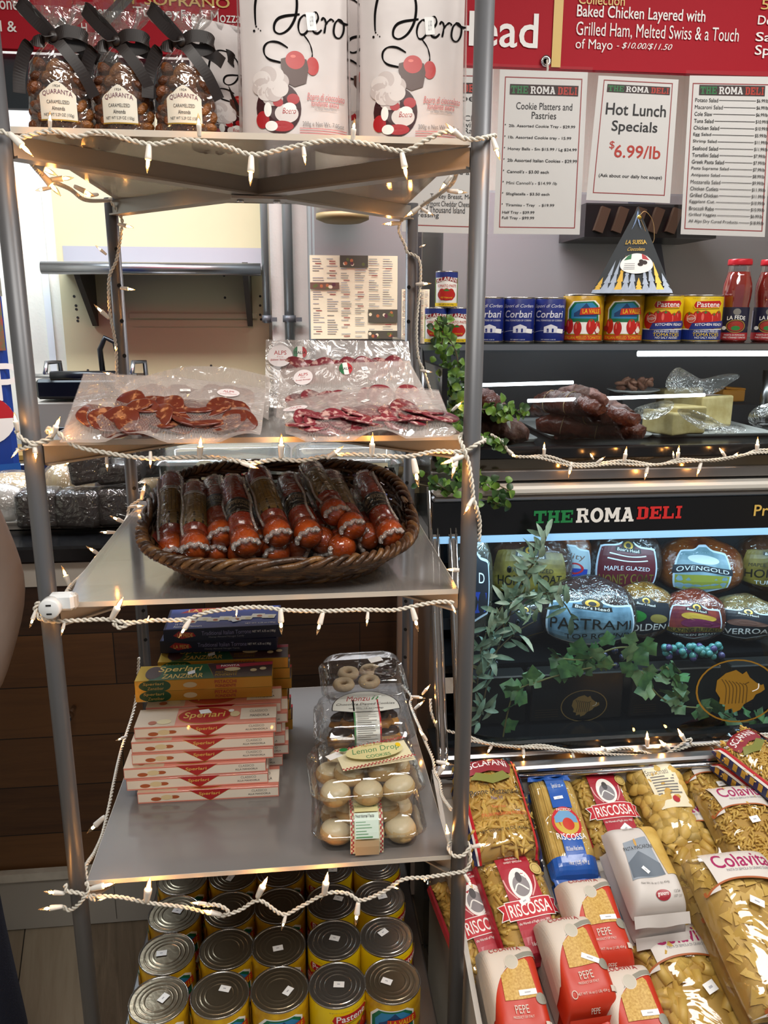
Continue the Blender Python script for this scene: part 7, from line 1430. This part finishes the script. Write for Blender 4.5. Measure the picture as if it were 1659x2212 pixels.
def bluebag(label,seed):
    w,l,h=.098,.225,.036; t,T,b=bag_base(label,w,l,h,None,0,PASTA,seed,'blue label long pasta bags')
    r=random.Random(seed); b2=MB()
    for k in range(46): u=.04+.92*k/45; p=T(np.full(9,u),np.linspace(.07,.95,9))-np.array([0,0,.004+.003*r.random()]); b2.tube([Vector(q) for q in p],.0016,PASTP,5)
    b2.grid(lambda u,v:np.maximum(T(u,v)*np.array([.95,.95,1])-np.array([0,0,.008]),[-9,-9,.002]),12,12,PASTP); b2.build('spaghetti',t,kind='stuff')
    decal(b,T,[('r',.33,.62,.74,1,BLUB,(8,10)),('r',.0,.0,1,.16,BLUB,(14,6)),('r',.33,.14,.74,.36,BLUB,(8,8)),('e',.53,.47,.30,.155,REDP),('e',.53,.47,.25,.12,M('field_yellow','c9a83a',.5)),('p',[(.3,.47),(.3,.53),(.42,.58),(.64,.58),(.76,.53),(.76,.47)],M('field_sky','6a9cc4',.5)),('e',.55,.45,.12,.06,CANO),('t','RISCOSSA',.55,.345,.6,.06,WHITE,{'bold':.02,'arc':-.02}),('t','PASTIFICIO',.53,.595,.3,.028,WHITE),('t','Special cut',.53,.85,.2,.07,WHITE,{'shear':.2}),('t','100% Durum Wheat Semolina',.53,.22,.34,.04,WHITE),('t','16oz (1LB) 454 g',.55,.1,.4,.04,WHITE)],.0011,.0001)
    b.build('bag',t)
    for s_ in (-1,1):
        b=MB(); S=lambda u,v:np.stack([(u-.5)*w*(.96-.1*v),s_*(l/2-.004+v*.02),h*.3+.008*np.sin(u*14+s_)*v*(1-.3*v)-h*.18*v],1); b.grid(S,20,4,BLUB,flip=s_<0); b.build('end_seal',t)
    return t,T
def pepe(label,seed):
    w,l,h=.088,.150,.052; t=thing('pasta_bag',label,'bag of pasta',group='red and cream paper bags of pepe pasta'); T,Bt=bagshape(w,l,h,9,.0014,seed); b=MB(); b.grid(T,28,28,PEPR); b.grid(Bt,16,16,PEPR,flip=True)
    cr=[(0,.99),(1,.99),(1,.83),(.75,.81),(.5,.76),(.28,.66),(.13,.50),(.04,.28),(0,.2)]
    decal(b,T,[('p',cr,PEPW),('l',[(1,.83),(.75,.81),(.5,.76),(.28,.66),(.13,.50),(.04,.28)],.025,PEPW,.6),('p',[(1,.83),(1,.88),(.75,.86),(.46,.80),(.36,.71),(.5,.76),(.75,.81)],PEPG),('p',[(.25,.41),(.27,.65),(.5,.75),(.74,.79),(.78,.76),(.82,.42)],M('pepe_window','d9b460',.5,noise=(300,0,'b98c34'))),('e',.5,.77,.12,.075,M('pepe_medal','c4beae',.5)),('o',.5,.77,.12,.075,.1,PEPW),('e',.86,.40,.085,.055,PEPG),('t','COLAVITA',.45,.905,.56,.055,SKR,{'arc':.015}),('t','PEPE',.5,.325,.24,.075,PEPW),('t','PRODUCT OF ITALY',.5,.255,.36,.022,PEPW),('t','NET WT 16 oz (1 LB) 454 g',.52,.16,.56,.028,PEPW),('o',.2,.165,.05,.035,.2,PEPW),('r',.84,.15,.94,.2,PEPW,(2,2)),('t','PEPE',.52,.045,.16,.028,PEPW)],.0010,.0001)
    b.build('bag',t)
    b=MB(); S=lambda u,v:np.stack([(u-.5)*w*.9,-l/2-.002-.006*np.sin(v*3),h*(.62-.5*v)],1); b.grid(S,10,6,PEPR,flip=True); decal(b,S,[('r',.0,.78,.5,.98,PEPW,(2,1))]+[('r',.55+.025*k,.78,.566+.025*k,.98,BLACK,(1,1)) for k in range(14)],-.0008 if False else .0008); b.build('folded_end',t)
    b=MB(); S=lambda u,v:np.stack([(u-.5)*w*.94,-l/2-.004-v*.012,h*.42+.002*np.sin(u*20)],1); b.grid(S,14,2,PEPR,flip=True); b.build('end_fold',t); return t,T
def granoro(label,seed):
    w,l,h=.112,.178,.052; t=thing('pasta_bag',label,'bag of pasta',group='white paper bags of macaroni'); T,Bt=bagshape(w,l,h,7,.003,seed); b=MB(); b.grid(T,28,28,GRW); b.grid(Bt,16,16,GRW,flip=True)
    decal(b,T,[('p',[(.12,.30),(.2,.74),(.62,.78),(.72,.33)],GRB),('p',[(.14,.32),(.16,.5),(.4,.62),(.7,.46),(.72,.33)],M('granoro_dark_scene','5f6a76',.5)),('p',[(.62,.98),(.95,.98),(.97,.33),(.76,.33),(.66,.76)],PASTP),('t','PASTA MACARONI',.42,.66,.5,.045,D1),('t','NON GMO',.4,.9,.2,.025,GREYP),('e',.4,.72,.02,.045,M('granoro_flame','c99a4a',.5)),('t','Net Wt 16 oz (1 lb) 454g',.48,.25,.5,.03,GREYP),('e',.55,.13,.13,.05,GRR),('t','granoro',.55,.13,.2,.04,WHITE,{'shear':.2,'bold':.01}),('t','12/24',.8,.15,.1,.025,GREYP),('t','LOT 217',.8,.11,.14,.02,GREYP)],.0010,.0001)
    b.build('bag',t)
    b=MB(); S=lambda u,v:np.stack([(u-.5)*w*.98,-l/2-v*.016,h*.42-.016*v+.003*np.sin(u*9)*v],1); b.grid(S,18,4,GRW,flip=True); S2=lambda u,v:S(u,v)+np.array([0,0,.0]); decal(b,S,[],.001); b.build('end_seal',t); return t,T
# ---- placing: centre pixel of the top face, height of the bag's underside over the bin floor, yaw
def lay(o,px,py,hb,h,yaw=0,tilt=0,roll=0,sc=1):
    h*=sc; p=at_bin(px,py,hb+h*.8)-EN*(h*.8); R=Matrix.Rotation(SL,4,'X')@Matrix.Rotation(yaw,4,'Z')@Matrix.Rotation(tilt,4,'X')@Matrix.Rotation(roll,4,'Y'); R=R@Matrix.Scale(sc,4); R.translation=p; o.matrix_basis=R; return o
g1=.002
def stack(maker,labels,px,py,h,yaw,tilts=0,args=(),stick=None,off=0,dy=None,sc=1):
    """labels from the top bag down; (px,py) is the top bag's centre"""
    n=len(labels); outs=[]
    o,T=maker(labels[0],*args); lay(o,px,py,off+(n-1)*(h*sc+g1)+g1,h,yaw,tilts,0,sc); outs.append(o)
    if stick: psticker(o,T,*stick)
    for k in range(1,n):
        d=dup(o,labels[k]); m=o.matrix_basis.copy(); m.translation=m.translation-EN*(k*(h*sc+g1))+ET*((dy or -.006)*k)+Vector((.006*(k%2*2-1),0,0)); d.matrix_basis=m@Matrix.Rotation(.04*(k%2*2-1),4,'Z'); outs.append(d)
    return outs
stack(lambda lb:sclafani(lb,'penne',3),['penne bag with navy edges, on top, at the back left corner of the bin','penne bag with navy edges under the top one at the back left corner'],1072,1732,.040,.03,stick=None,sc=1.14)
stack(lambda lb:bluebag(lb,4),['blue labelled spaghetti bag lying on top of another blue one','blue labelled spaghetti bag under the top blue one'],1218,1775,.036,-.02,stick=(.50,.72,.1,.2,.05),dy=-.022)
o,T=riscossa('red label pasta bag at the back of the bin, right of the blue bags',5); lay(o,1316,1742,.002,.034,.03); psticker(o,T,.60,.22,.7,.14,.13)
stack(lambda lb:riscossa(lb,6),['front red label pasta bag with the large white lettering, uppermost','red label pasta bag directly under the front uppermost one'],1132,1950,.034,.12,stick=(.50,.50,.35,.15,.09))
o,T=riscossa('red label pasta bag leaning left of the front one, half hidden by the shelf post',7); lay(o,1036,1985,.004,.034,.22)
t,T,b=bag_base('clear bag of pale shell pasta with a cream paper label at the back',.105,.195,.046,'shell',110,PASTP,8,'clear bag of pale shells')
del t['group']
decal(b,T,[('r',.24,.34,.78,.86,CREAMP,(8,8)),('r',.4,.8,.74,.9,SKR,(3,2)),('t','Strascinati',.45,.72,.4,.06,GREYP)]+[('r',.3,.66-.03*k,.72-.02*(k%3),.674-.03*k,GREYP,(2,1)) for k in range(7)]+[('e',.55,.42,.06,.035,SKR)],.0012,.0001); b.build('bag',t); seals(t,.105,.195,.046,PFILMB); lay(t,1443,1718,.002,.046,.06,0,0,1.2)
o,T=colavita('clear and white bag of cut ziti at the back right, under the navy edged bags','ziti',120,9,'CUT ZITI'); lay(o,1560,1722,.002,.042,.0); psticker(o,T,.55,.62,.1,.13,.09)
stack(lambda lb:sclafani(lb,'fusilli',10),['navy edged rotini bag on top at the back right corner','navy edged rotini bag under the top one at the back right corner'],1668,1650,.040,.52,off=.047)
stack(lambda lb:granoro(lb,11),['white paper macaroni bag with a grey landscape, top of three','white paper macaroni bag, middle of the three stacked','white paper macaroni bag, lowest of the three stacked'],1396,1866,.052,.02,stick=(.40,.40,-.9,.14,.07),dy=-.012,sc=.94)
o,T=colavita('clear and white bag of short tubes right of the white paper bags','rigatoni',60,12,'MEZZI RIGATONI'); lay(o,1522,1845,.002,.042,.02,0,0,1.14); psticker(o,T,.42,.42,.0,.17,.09)
stack(lambda lb:colavita(lb,'fusilli',120,13,''),['clear and white bag of twisted pasta at the right edge, on top','clear and white bag of twisted pasta at the right edge, lower one'],1636,1805,.042,.02,stick=(.55,.62,.1,.13,.09),dy=-.01,sc=1.12)
stack(lambda lb:colavita(lb,'farfalle',150,14,''),['clear and white bag of bow tie pasta, upper one, beside the rigatoni','clear and white bag of bow tie pasta, lower one, beside the rigatoni','clear and white bag of bow tie pasta at the bottom beside the rigatoni'],1648,1990,.042,.02,stick=(.5,.60,-.5,.15,.08),dy=-.014,sc=1.26)
o,T=colavita('clear and white mezzi rigatoni bag with big tubes at the front of the bin','rigatoni',70,15,'MEZZI RIGATONI'); lay(o,1516,2166,.012,.042,.04,0,0,1.27); psticker(o,T,.62,.56,.35,.14,.10)
PEP_L=[(['red and cream pepe bag under the bag with blue ends, upper of two','red and cream pepe bag under the bag with blue ends, lower of two'],1290,1985,.02,.004),(['red and cream pepe bag in the middle of its group, on top','red and cream pepe bag in the middle of its group, underneath'],1250,2074,.06,.012),(['red and cream pepe bag at the left front of the bin, on top','red and cream pepe bag at the left front of the bin, underneath'],1116,2146,.02,.0),(['red and cream pepe bag left of the big rigatoni bag, at the front','red and cream pepe bag under the one left of the rigatoni'],1378,2190,.02,-.02)]
for k,(lb,px,py,yw,of) in enumerate(PEP_L): stack(lambda l_:pepe(l_,20+k),lb,px,py,.052,yw,stick=(.66,.47,.0 if k!=1 else -.5,.30,.085),off=max(of,0),sc=1.1)
# ------------------------------------------------------------------ on the service counter
ZK=ZCT
WTRAY=M('white_melamine','c9c6c0',.3)
a=at_z(-60,1150,ZK); c=at_z(285,1150,ZK); t=thing('counter_tray','white tray of wrapped brownies on the black counter','tray',((a.x+c.x)/2,a.y+.16,ZK+.001)); w=c.x-a.x
b=MB(); shellrings(b,[(w*.97,.30,.02,.001),(w,.32,.022,.024),(w*1.01,.325,.022,.024),(w*1.005,.322,.02,.021),(w*.96,.295,.02,.004)],WTRAY,0,True); o=rrect(w*.97,.30,.02); b.add([(x,y,.001) for x,y in o],[tuple(range(len(o)))[::-1]],WTRAY); b.build('tray',t)
BRN=M('brownie','2e211c',.6,noise=(60,0,'1c130f')); WRP=film('cling_wrap',gloss=.12,rough=.08,scale=40,strength=.9,haze=.04,hazecol='c8c4c0')
def brownie(lb,px,py,Y,w,d,h,rot):
    p=at_y(px,py,Y); t=thing('brownie',lb,'brownie',(p.x,Y+d/2,p.z),rot,group='plastic-wrapped brownies'); b=MB(); b.box((0,0,h/2),(w*.94,d*.94,h*.92),BRN,bev=.008); b.build('cake',t)
    b=MB(); T=lambda s:None; n=12
    b.ball((0,0,h/2),1,WRP,28,16,sc=(1,1,1)); 
    for i,v in enumerate(b.v):
        x,y,z=v[0],v[1],v[2]-h/2; e=6; q=(abs(x)**e+abs(y)**e+abs(z)**e)**(-1/e) if (x or y or z) else 1; x,y,z=x*q,y*q,z*q; k=1+.03*math.sin(x*19+y*23)*math.sin(z*17+x*5); b.v[i]=(x*w/2*1.03*k,y*d/2*1.03*k,h/2+z*h/2*1.03)
    b.build('cling_wrap',t); return t
zb=ZK+.006
for lb,px,py,Y,w,d,h,rot in (('wrapped brownie at the left end of the lower row, by the shelf post',80,1134,2.02,.11,.09,.098,(0,0,.1)),('wrapped brownie in the middle of the lower row',170,1134,2.01,.115,.09,.098,(0,0,-.15)),('wrapped brownie at the right end of the lower row',262,1134,2.02,.13,.10,.10,(0,0,.05)),('wrapped brownie in the upper row, standing on the middle ones',196,1060,2.05,.11,.09,.085,(0,-.12,.2)),('wrapped brownie in the upper row, lying toward the rear left post',262,1062,2.05,.12,.10,.055,(.05,-.10,-.1)),('wrapped brownie behind the rear left post',312,1070,2.10,.10,.09,.10,(0,0,.3))):
    o=brownie(lb,px,py,Y,w,d,h,rot); o.location.z=max(o.location.z,zb+.001) if py<1100 else zb+.001
    if py<1100: o.location.z=zb+.108
BRD=M('pale_bread','b9986a',.6,noise=(20,0,'d9c79c')); 
def bundle(lb,x0,x1,y0,y1,Y,mat):
    A=at_y(x0,y1,Y); C=at_y(x1,y0,Y); w,h=C.x-A.x,C.z-A.z; t=thing('wrapped_bread',lb,'bread',((A.x+C.x)/2,Y,A.z),group='wrapped breads on the counter')
    b=MB(); b.ball((0,0,h/2),1,mat,24,14,sc=(w*.46,.09,h*.44)); b.build('bread',t); b=MB(); b.ball((0,0,h/2),1,WRP,32,18,sc=(w/2,.10,h/2)); b.build('cling_wrap',t); return t
o=bundle('pale bread wrapped in plastic on the counter at the left edge, behind brownies',-60,110,1010,1100,2.26,BRD); o.location.z=ZK+.002
o=bundle('pale sandwich wrapped in plastic behind the upper brownies',92,205,1008,1062,2.30,BRD); o.location.z=ZK+.002; o.scale.z=2
o=bundle('pale roll wrapped in plastic right of the rear left post',285,345,1012,1050,2.32,BRD); o.location.z=ZK+.002; o.scale.z=2
b=MB(); q=at_z(20,1128,ZK+.02); t=thing('foil_packet','white plastic packet on the tray at the left edge','packet',(q.x-.03,q.y+.05,ZK+.008)); b.ball((0,0,.05),1,WHITEPL,20,12,sc=(.07,.04,.05)); b.build('packet',t)
b=MB(); b.ball((0,0,.05),1,WRP,22,14,sc=(.073,.043,.052)); b.build('film_wrap',t)
# clear lidded food containers behind the basket
CONT=film('clear_container',tint='dfe6e4',gloss=.20,rough=.05,scale=6,strength=.2,haze=.18,hazecol='cdd3d0')
for i,(x0,x1,y,Y,fc) in enumerate(((330,628,1040,2.05,'b9a878'),(632,872,1040,2.05,'a8763c'),(876,930,1045,2.05,'b98a4a'))):
    A=at_y(x0,y,Y); C=at_y(x1,y,Y); w=C.x-A.x; H=at_y(x0,985,Y+.06).z-ZK; t=thing('food_container',('clear lidded food container on the counter behind the basket, left one','clear lidded food container on the counter behind the basket, right one','clear lidded food container partly hidden by the rear right post')[i],'container',((A.x+C.x)/2,Y+.14,ZK+.001),group='clear lidded containers on the counter')
    b=MB(); shellrings(b,[(w*.86,.24,.03,.001),(w*.95,.27,.03,H*.88),(w*1.0,.285,.03,H*.90)],CONT,0,False); o_=rrect(w*.86,.24,.03); b.add([(x,yy,.001) for x,yy in o_],[tuple(range(len(o_)))[::-1]],CONT); b.build('tub',t)
    b=MB(); shellrings(b,[(w*1.0,.285,.03,H*.91),(w*.96,.27,.03,H*.96),(w*.9,.25,.03,H),(w*.84,.23,.03,H*.97)],CONT,0); b.build('lid',t)
    b=MB(); r=random.Random(i); m=M('pastry_%d'%0 if i==0 else ('pastry_brown' if i==1 else 'pastry_gold'),fc,.6,noise=(25,0,'8a6a3a'))
    for k in range(18): b.ball((r.uniform(-.38,.38)*w,r.uniform(-.09,.09),.03+r.random()*H*.5),.028,m,10,6,sc=(1,.9,.6))
    b.build('pastries',t,kind='stuff')
    b=MB(); S=flat((-w*.3,-.137,H*.45),(w*.55,0,0),(0,-.004,H*.35)); decal(b,S,[('r',0,0,1,1,M('container_label','c9c4a0',.5),(2,1)),('r',.2,.5,.75,.56,INK,(1,1))]+[('p',[(k/12,.86),((k+1)/12,.86),((k+.5)/12,1)],SKR) for k in range(12)],.001); b.build('label',t)
# back counter with the panini grill
YB=3.55; ZBK=1.02; t=thing('back_counter','steel back counter along the kitchen wall under the panini grill','counter',(-1.26,3.65,0)); b=MB(); b.box((0,0,ZBK-.02),(2.28,.66,.04),STEEL,bev=.004); b.build('top',t); b=MB(); b.box((0,.02,(ZBK-.04)/2),(2.24,.6,ZBK-.042),M('cabinet_grey','6e6a64',.5)); b.build('cabinet',t)
b=MB(); q=at_y(60,955,3.4); b.box((q.x+1.26,-.1,ZBK+.012),(.5,.3,.02),M('wood_board','a8853f',.5,noise=(12,.3))); b.build('cutting_board',t)
A=at_y(84,932,3.42); C=at_y(262,800,3.42); w=C.x-A.x+.05; z0=ZBK+.024
t=thing('panini_grill','black and steel panini grill with a long handle bar on the back counter','grill',((A.x+C.x)/2+.02,3.6,z0)); H=at_y(100,815,3.42).z-z0
b=MB(); b.box((0,0,H*.36),(w,.34,H*.62),M('grill_steel','8f8a80',.5,.3),bev=.006); b.build('base',t)
b=MB(); b.box((0,-.176,H*.20),(w*.74,.014,H*.3),BLACKP,bev=.003); b.build('control_panel',t)
b=MB(); q=at_y(126,898,3.41); b.ball((q.x-t.location.x,-.186,H*.22),.008,M('red_pilot_light','d01818',.4,emit=4),10,8); b.build('pilot_light',t)
b=MB(); b.box((0,0,H*.84),(w*.98,.34,H*.26),BLACKP,bev=.012); b.build('upper_plate',t)
b=MB(); zz=at_y(200,812,3.38).z-z0; b.cyl((-w*.5,-.2,zz),(w*.55,-.2,zz),.009,CHROME,12); b.cyl((-.12,-.2,zz),(.14,-.2,zz),.019,BLACKP,14)
for X in (-w*.36,w*.5): b.tube([(X,-.2,zz),(X,-.16,zz+.05),(X+.04,-.12,zz+.05),(X+.04,-.1,H*.9)],.010,STEEL,8)
b.build('handle_bar',t)
b=MB(); X=at_y(210,800,3.42).x-t.location.x; b.tube([(X-.03,.05,H*.95),(X-.035,.05,H+.10),(X-.01,.05,H+.15),(X+.03,.05,H+.13),(X+.045,.05,H+.04),(X+.05,.05,H*.95)],.012,BLACKP,10); b.build('cable',t)
# drinks cooler at the far left
CBL=M('cooler_blue','1c3f94',.35,noise=(3,.35)); CBL2=M('cooler_light_blue','2a62b4',.35,noise=(4,.3)); CRD=M('cooler_red','b8202c',.35)
YCO=2.75; xr=at_y(33,900,YCO).x; rzc=.46; t=thing('drinks_cooler','tall blue drinks cooler with white letters at the left edge','cooler',(xr-.33*math.cos(rzc)-.3*math.sin(rzc),YCO-.33*math.sin(rzc)+.3*math.cos(rzc),0),(0,0,rzc))
hz=at_y(5,592,YCO).z; b=MB(); b.box((0,0,hz/2),(.66,.6,hz),CBL,bev=.02); cz0=at_y(10,790,YCO).z; S=flat((-.33,-.30,0),(.66,0,0),(0,0,2.0)); uvc=lambda px,py:(1-(xr-at_y(px,py,YCO).x)/math.cos(rzc)/.66,at_y(px,py,YCO).z/2)
u0,v0=uvc(6,838); it=[('r',.0,uvc(0,640)[1],1,uvc(0,600)[1],M('cooler_scene','8c8a80',.5,noise=(30,0,'4c5a40')),(2,2)),('r',.86,uvc(0,757)[1],.99,uvc(0,640)[1],M('cooler_red_scene','a03a34',.5,noise=(40,0,'586a48')),(2,2)),('r',0,uvc(0,1040)[1],1,uvc(0,1000)[1],CBL2,(2,2)),('t','PEP',u0-.12,v0+.01,.45,abs(uvc(0,785)[1]-uvc(0,865)[1]),WHITE,{'bold':.09})]
ce=uvc(8,905); it+=[('e',ce[0]-.1,ce[1],.16,.042,WHITE),('p',[(ce[0]-.1+.16*math.cos(a),ce[1]+.042*math.sin(a)) for a in np.linspace(0.05,PI-.05,14)],CRD)]
decal(b,S,it,.002,.0004); b.build('cabinet',t)
# ------------------------------------------------------------------ person at the left edge
COAT=M('taupe_fleece','877a72',.9,bump=(14,.5)); JEAN=M('dark_jeans','10162a',.85,bump=(300,.3)); SKIN=M('skin','b98a70',.5); HAIR=M('dark_hair','2a1f1a',.6); SHOE=M('dark_shoe','1a1a1c',.5)
def skinned(name,verts,edges,rad,mat,parent,sub=2):
    me=bpy.data.meshes.new(name); me.from_pydata([tuple(v) for v in verts],edges,[]); o=bpy.data.objects.new(name,me); COL.objects.link(o); o.parent=parent
    m=o.modifiers.new('skin','SKIN'); m.use_smooth_shade=True; sk=me.skin_vertices[0].data if me.skin_vertices else None
    if sk is None:
        me.attributes  # ensure layer exists once the modifier is evaluated
        bm=bmesh.new(); bm.from_mesh(me); ly=bm.verts.layers.skin.verify(); bm.verts.ensure_lookup_table()
        for i,v in enumerate(bm.verts): v[ly].radius=rad[i] if isinstance(rad[i],tuple) else (rad[i],rad[i]); v[ly].use_root=(i==0)
        bm.to_mesh(me); bm.free()
    else:
        for i,r_ in enumerate(rad): sk[i].radius=r_ if isinstance(r_,tuple) else (r_,r_); sk[i].use_root=(i==0)
    s=o.modifiers.new('sub','SUBSURF'); s.levels=s.render_levels=sub; me.materials.append(mat); return o
PX,PY=-.795,1.40
t=thing('person','person in a taupe fleece jacket and dark jeans standing at the left edge','person',(PX,PY,0))
body=[(0,0,.93),(0,0,1.10),(0,0,1.30),(0,0,1.42),(0,-.01,1.50),(0,-.02,1.58),(0,-.03,1.68),(.10,0,.86),(.13,-.02,.50),(.15,0,.09),(-.10,0,.86),(-.11,.0,.50),(-.12,.02,.09),(.17,0,1.40),(.25,.02,1.14),(.21,-.10,.92),(-.17,0,1.40),(-.25,.02,1.14),(-.22,-.10,.92),(.15,-.12,.04),(-.12,-.10,.04)]
ed=[(0,1),(1,2),(2,3),(3,4),(4,5),(5,6),(0,7),(7,8),(8,9),(0,10),(10,11),(11,12),(3,13),(13,14),(14,15),(3,16),(16,17),(17,18),(9,19),(12,20)]
rad=[.12,.11,.13,.10,.05,.075,.075,.078,.05,.036,.078,.05,.036,.055,.04,.028,.055,.04,.028,.03,.03]
skinned('body',body,ed,rad,SKIN,t)
jk=[(0,0,1.02),(0,0,1.18),(0,0,1.34),(0,0,1.44),(0,-.005,1.50),(0,0,.90),(.18,0,1.41),(.265,.01,1.14),(.225,-.09,.96),(-.18,0,1.41),(-.265,.01,1.14),(-.225,-.09,.96)]
skinned('jacket',jk,[(0,1),(1,2),(2,3),(3,4),(0,5),(3,6),(6,7),(7,8),(3,9),(9,10),(10,11)],[(.185,.15),(.18,.14),(.18,.13),(.12,.10),.06,(.19,.155),.07,.06,.05,.07,.06,.05],COAT,t)
skinned('jeans',[(0,0,.90),(.10,0,.82),(.135,-.02,.50),(.165,.0,.10),(-.10,0,.82),(-.11,0,.50),(-.12,.02,.10)],[(0,1),(1,2),(2,3),(0,4),(4,5),(5,6)],[(.16,.125),.10,.077,.068,.10,.077,.068],JEAN,t)
for s_,(x,y) in ((1,(.165,-.04)),(-1,(-.12,-.02))): b=MB(); b.ball((x,y-.04,.045),1,SHOE,16,10,sc=(.05,.13,.045)); b.build('shoe',t)
b=MB(); b.ball((0,-.02,1.70),1,HAIR,20,14,sc=(.088,.105,.10)); b.build('hair',t)
b=MB(); b.ball((0,-.125,1.66),1,SKIN,10,8,sc=(.014,.022,.02))
b.build('nose',t)
for s_ in (-1,1):
    b=MB(); b.ball((s_*.034,-.108,1.685),.011,WHITE,10,8); b.ball((s_*.034,-.1165,1.685),.005,HAIR,8,6); b.build('eye',t)
    x0=.21*s_ if s_>0 else -.22
    skinned('hand',[(x0,-.10,.925),(x0,-.12,.87),(x0-.022,-.13,.83),(x0-.028,-.135,.79),(x0-.008,-.135,.82),(x0-.010,-.142,.775),(x0+.008,-.132,.82),(x0+.010,-.14,.78),(x0+.024,-.125,.83),(x0+.028,-.13,.795),(x0-.03*s_,-.13,.885),(x0-.045*s_,-.145,.855)],[(0,1),(1,2),(2,3),(1,4),(4,5),(1,6),(6,7),(1,8),(8,9),(0,10),(10,11)],[.026,.03,.010,.008,.010,.008,.010,.008,.009,.007,.011,.009],SKIN,t,1)
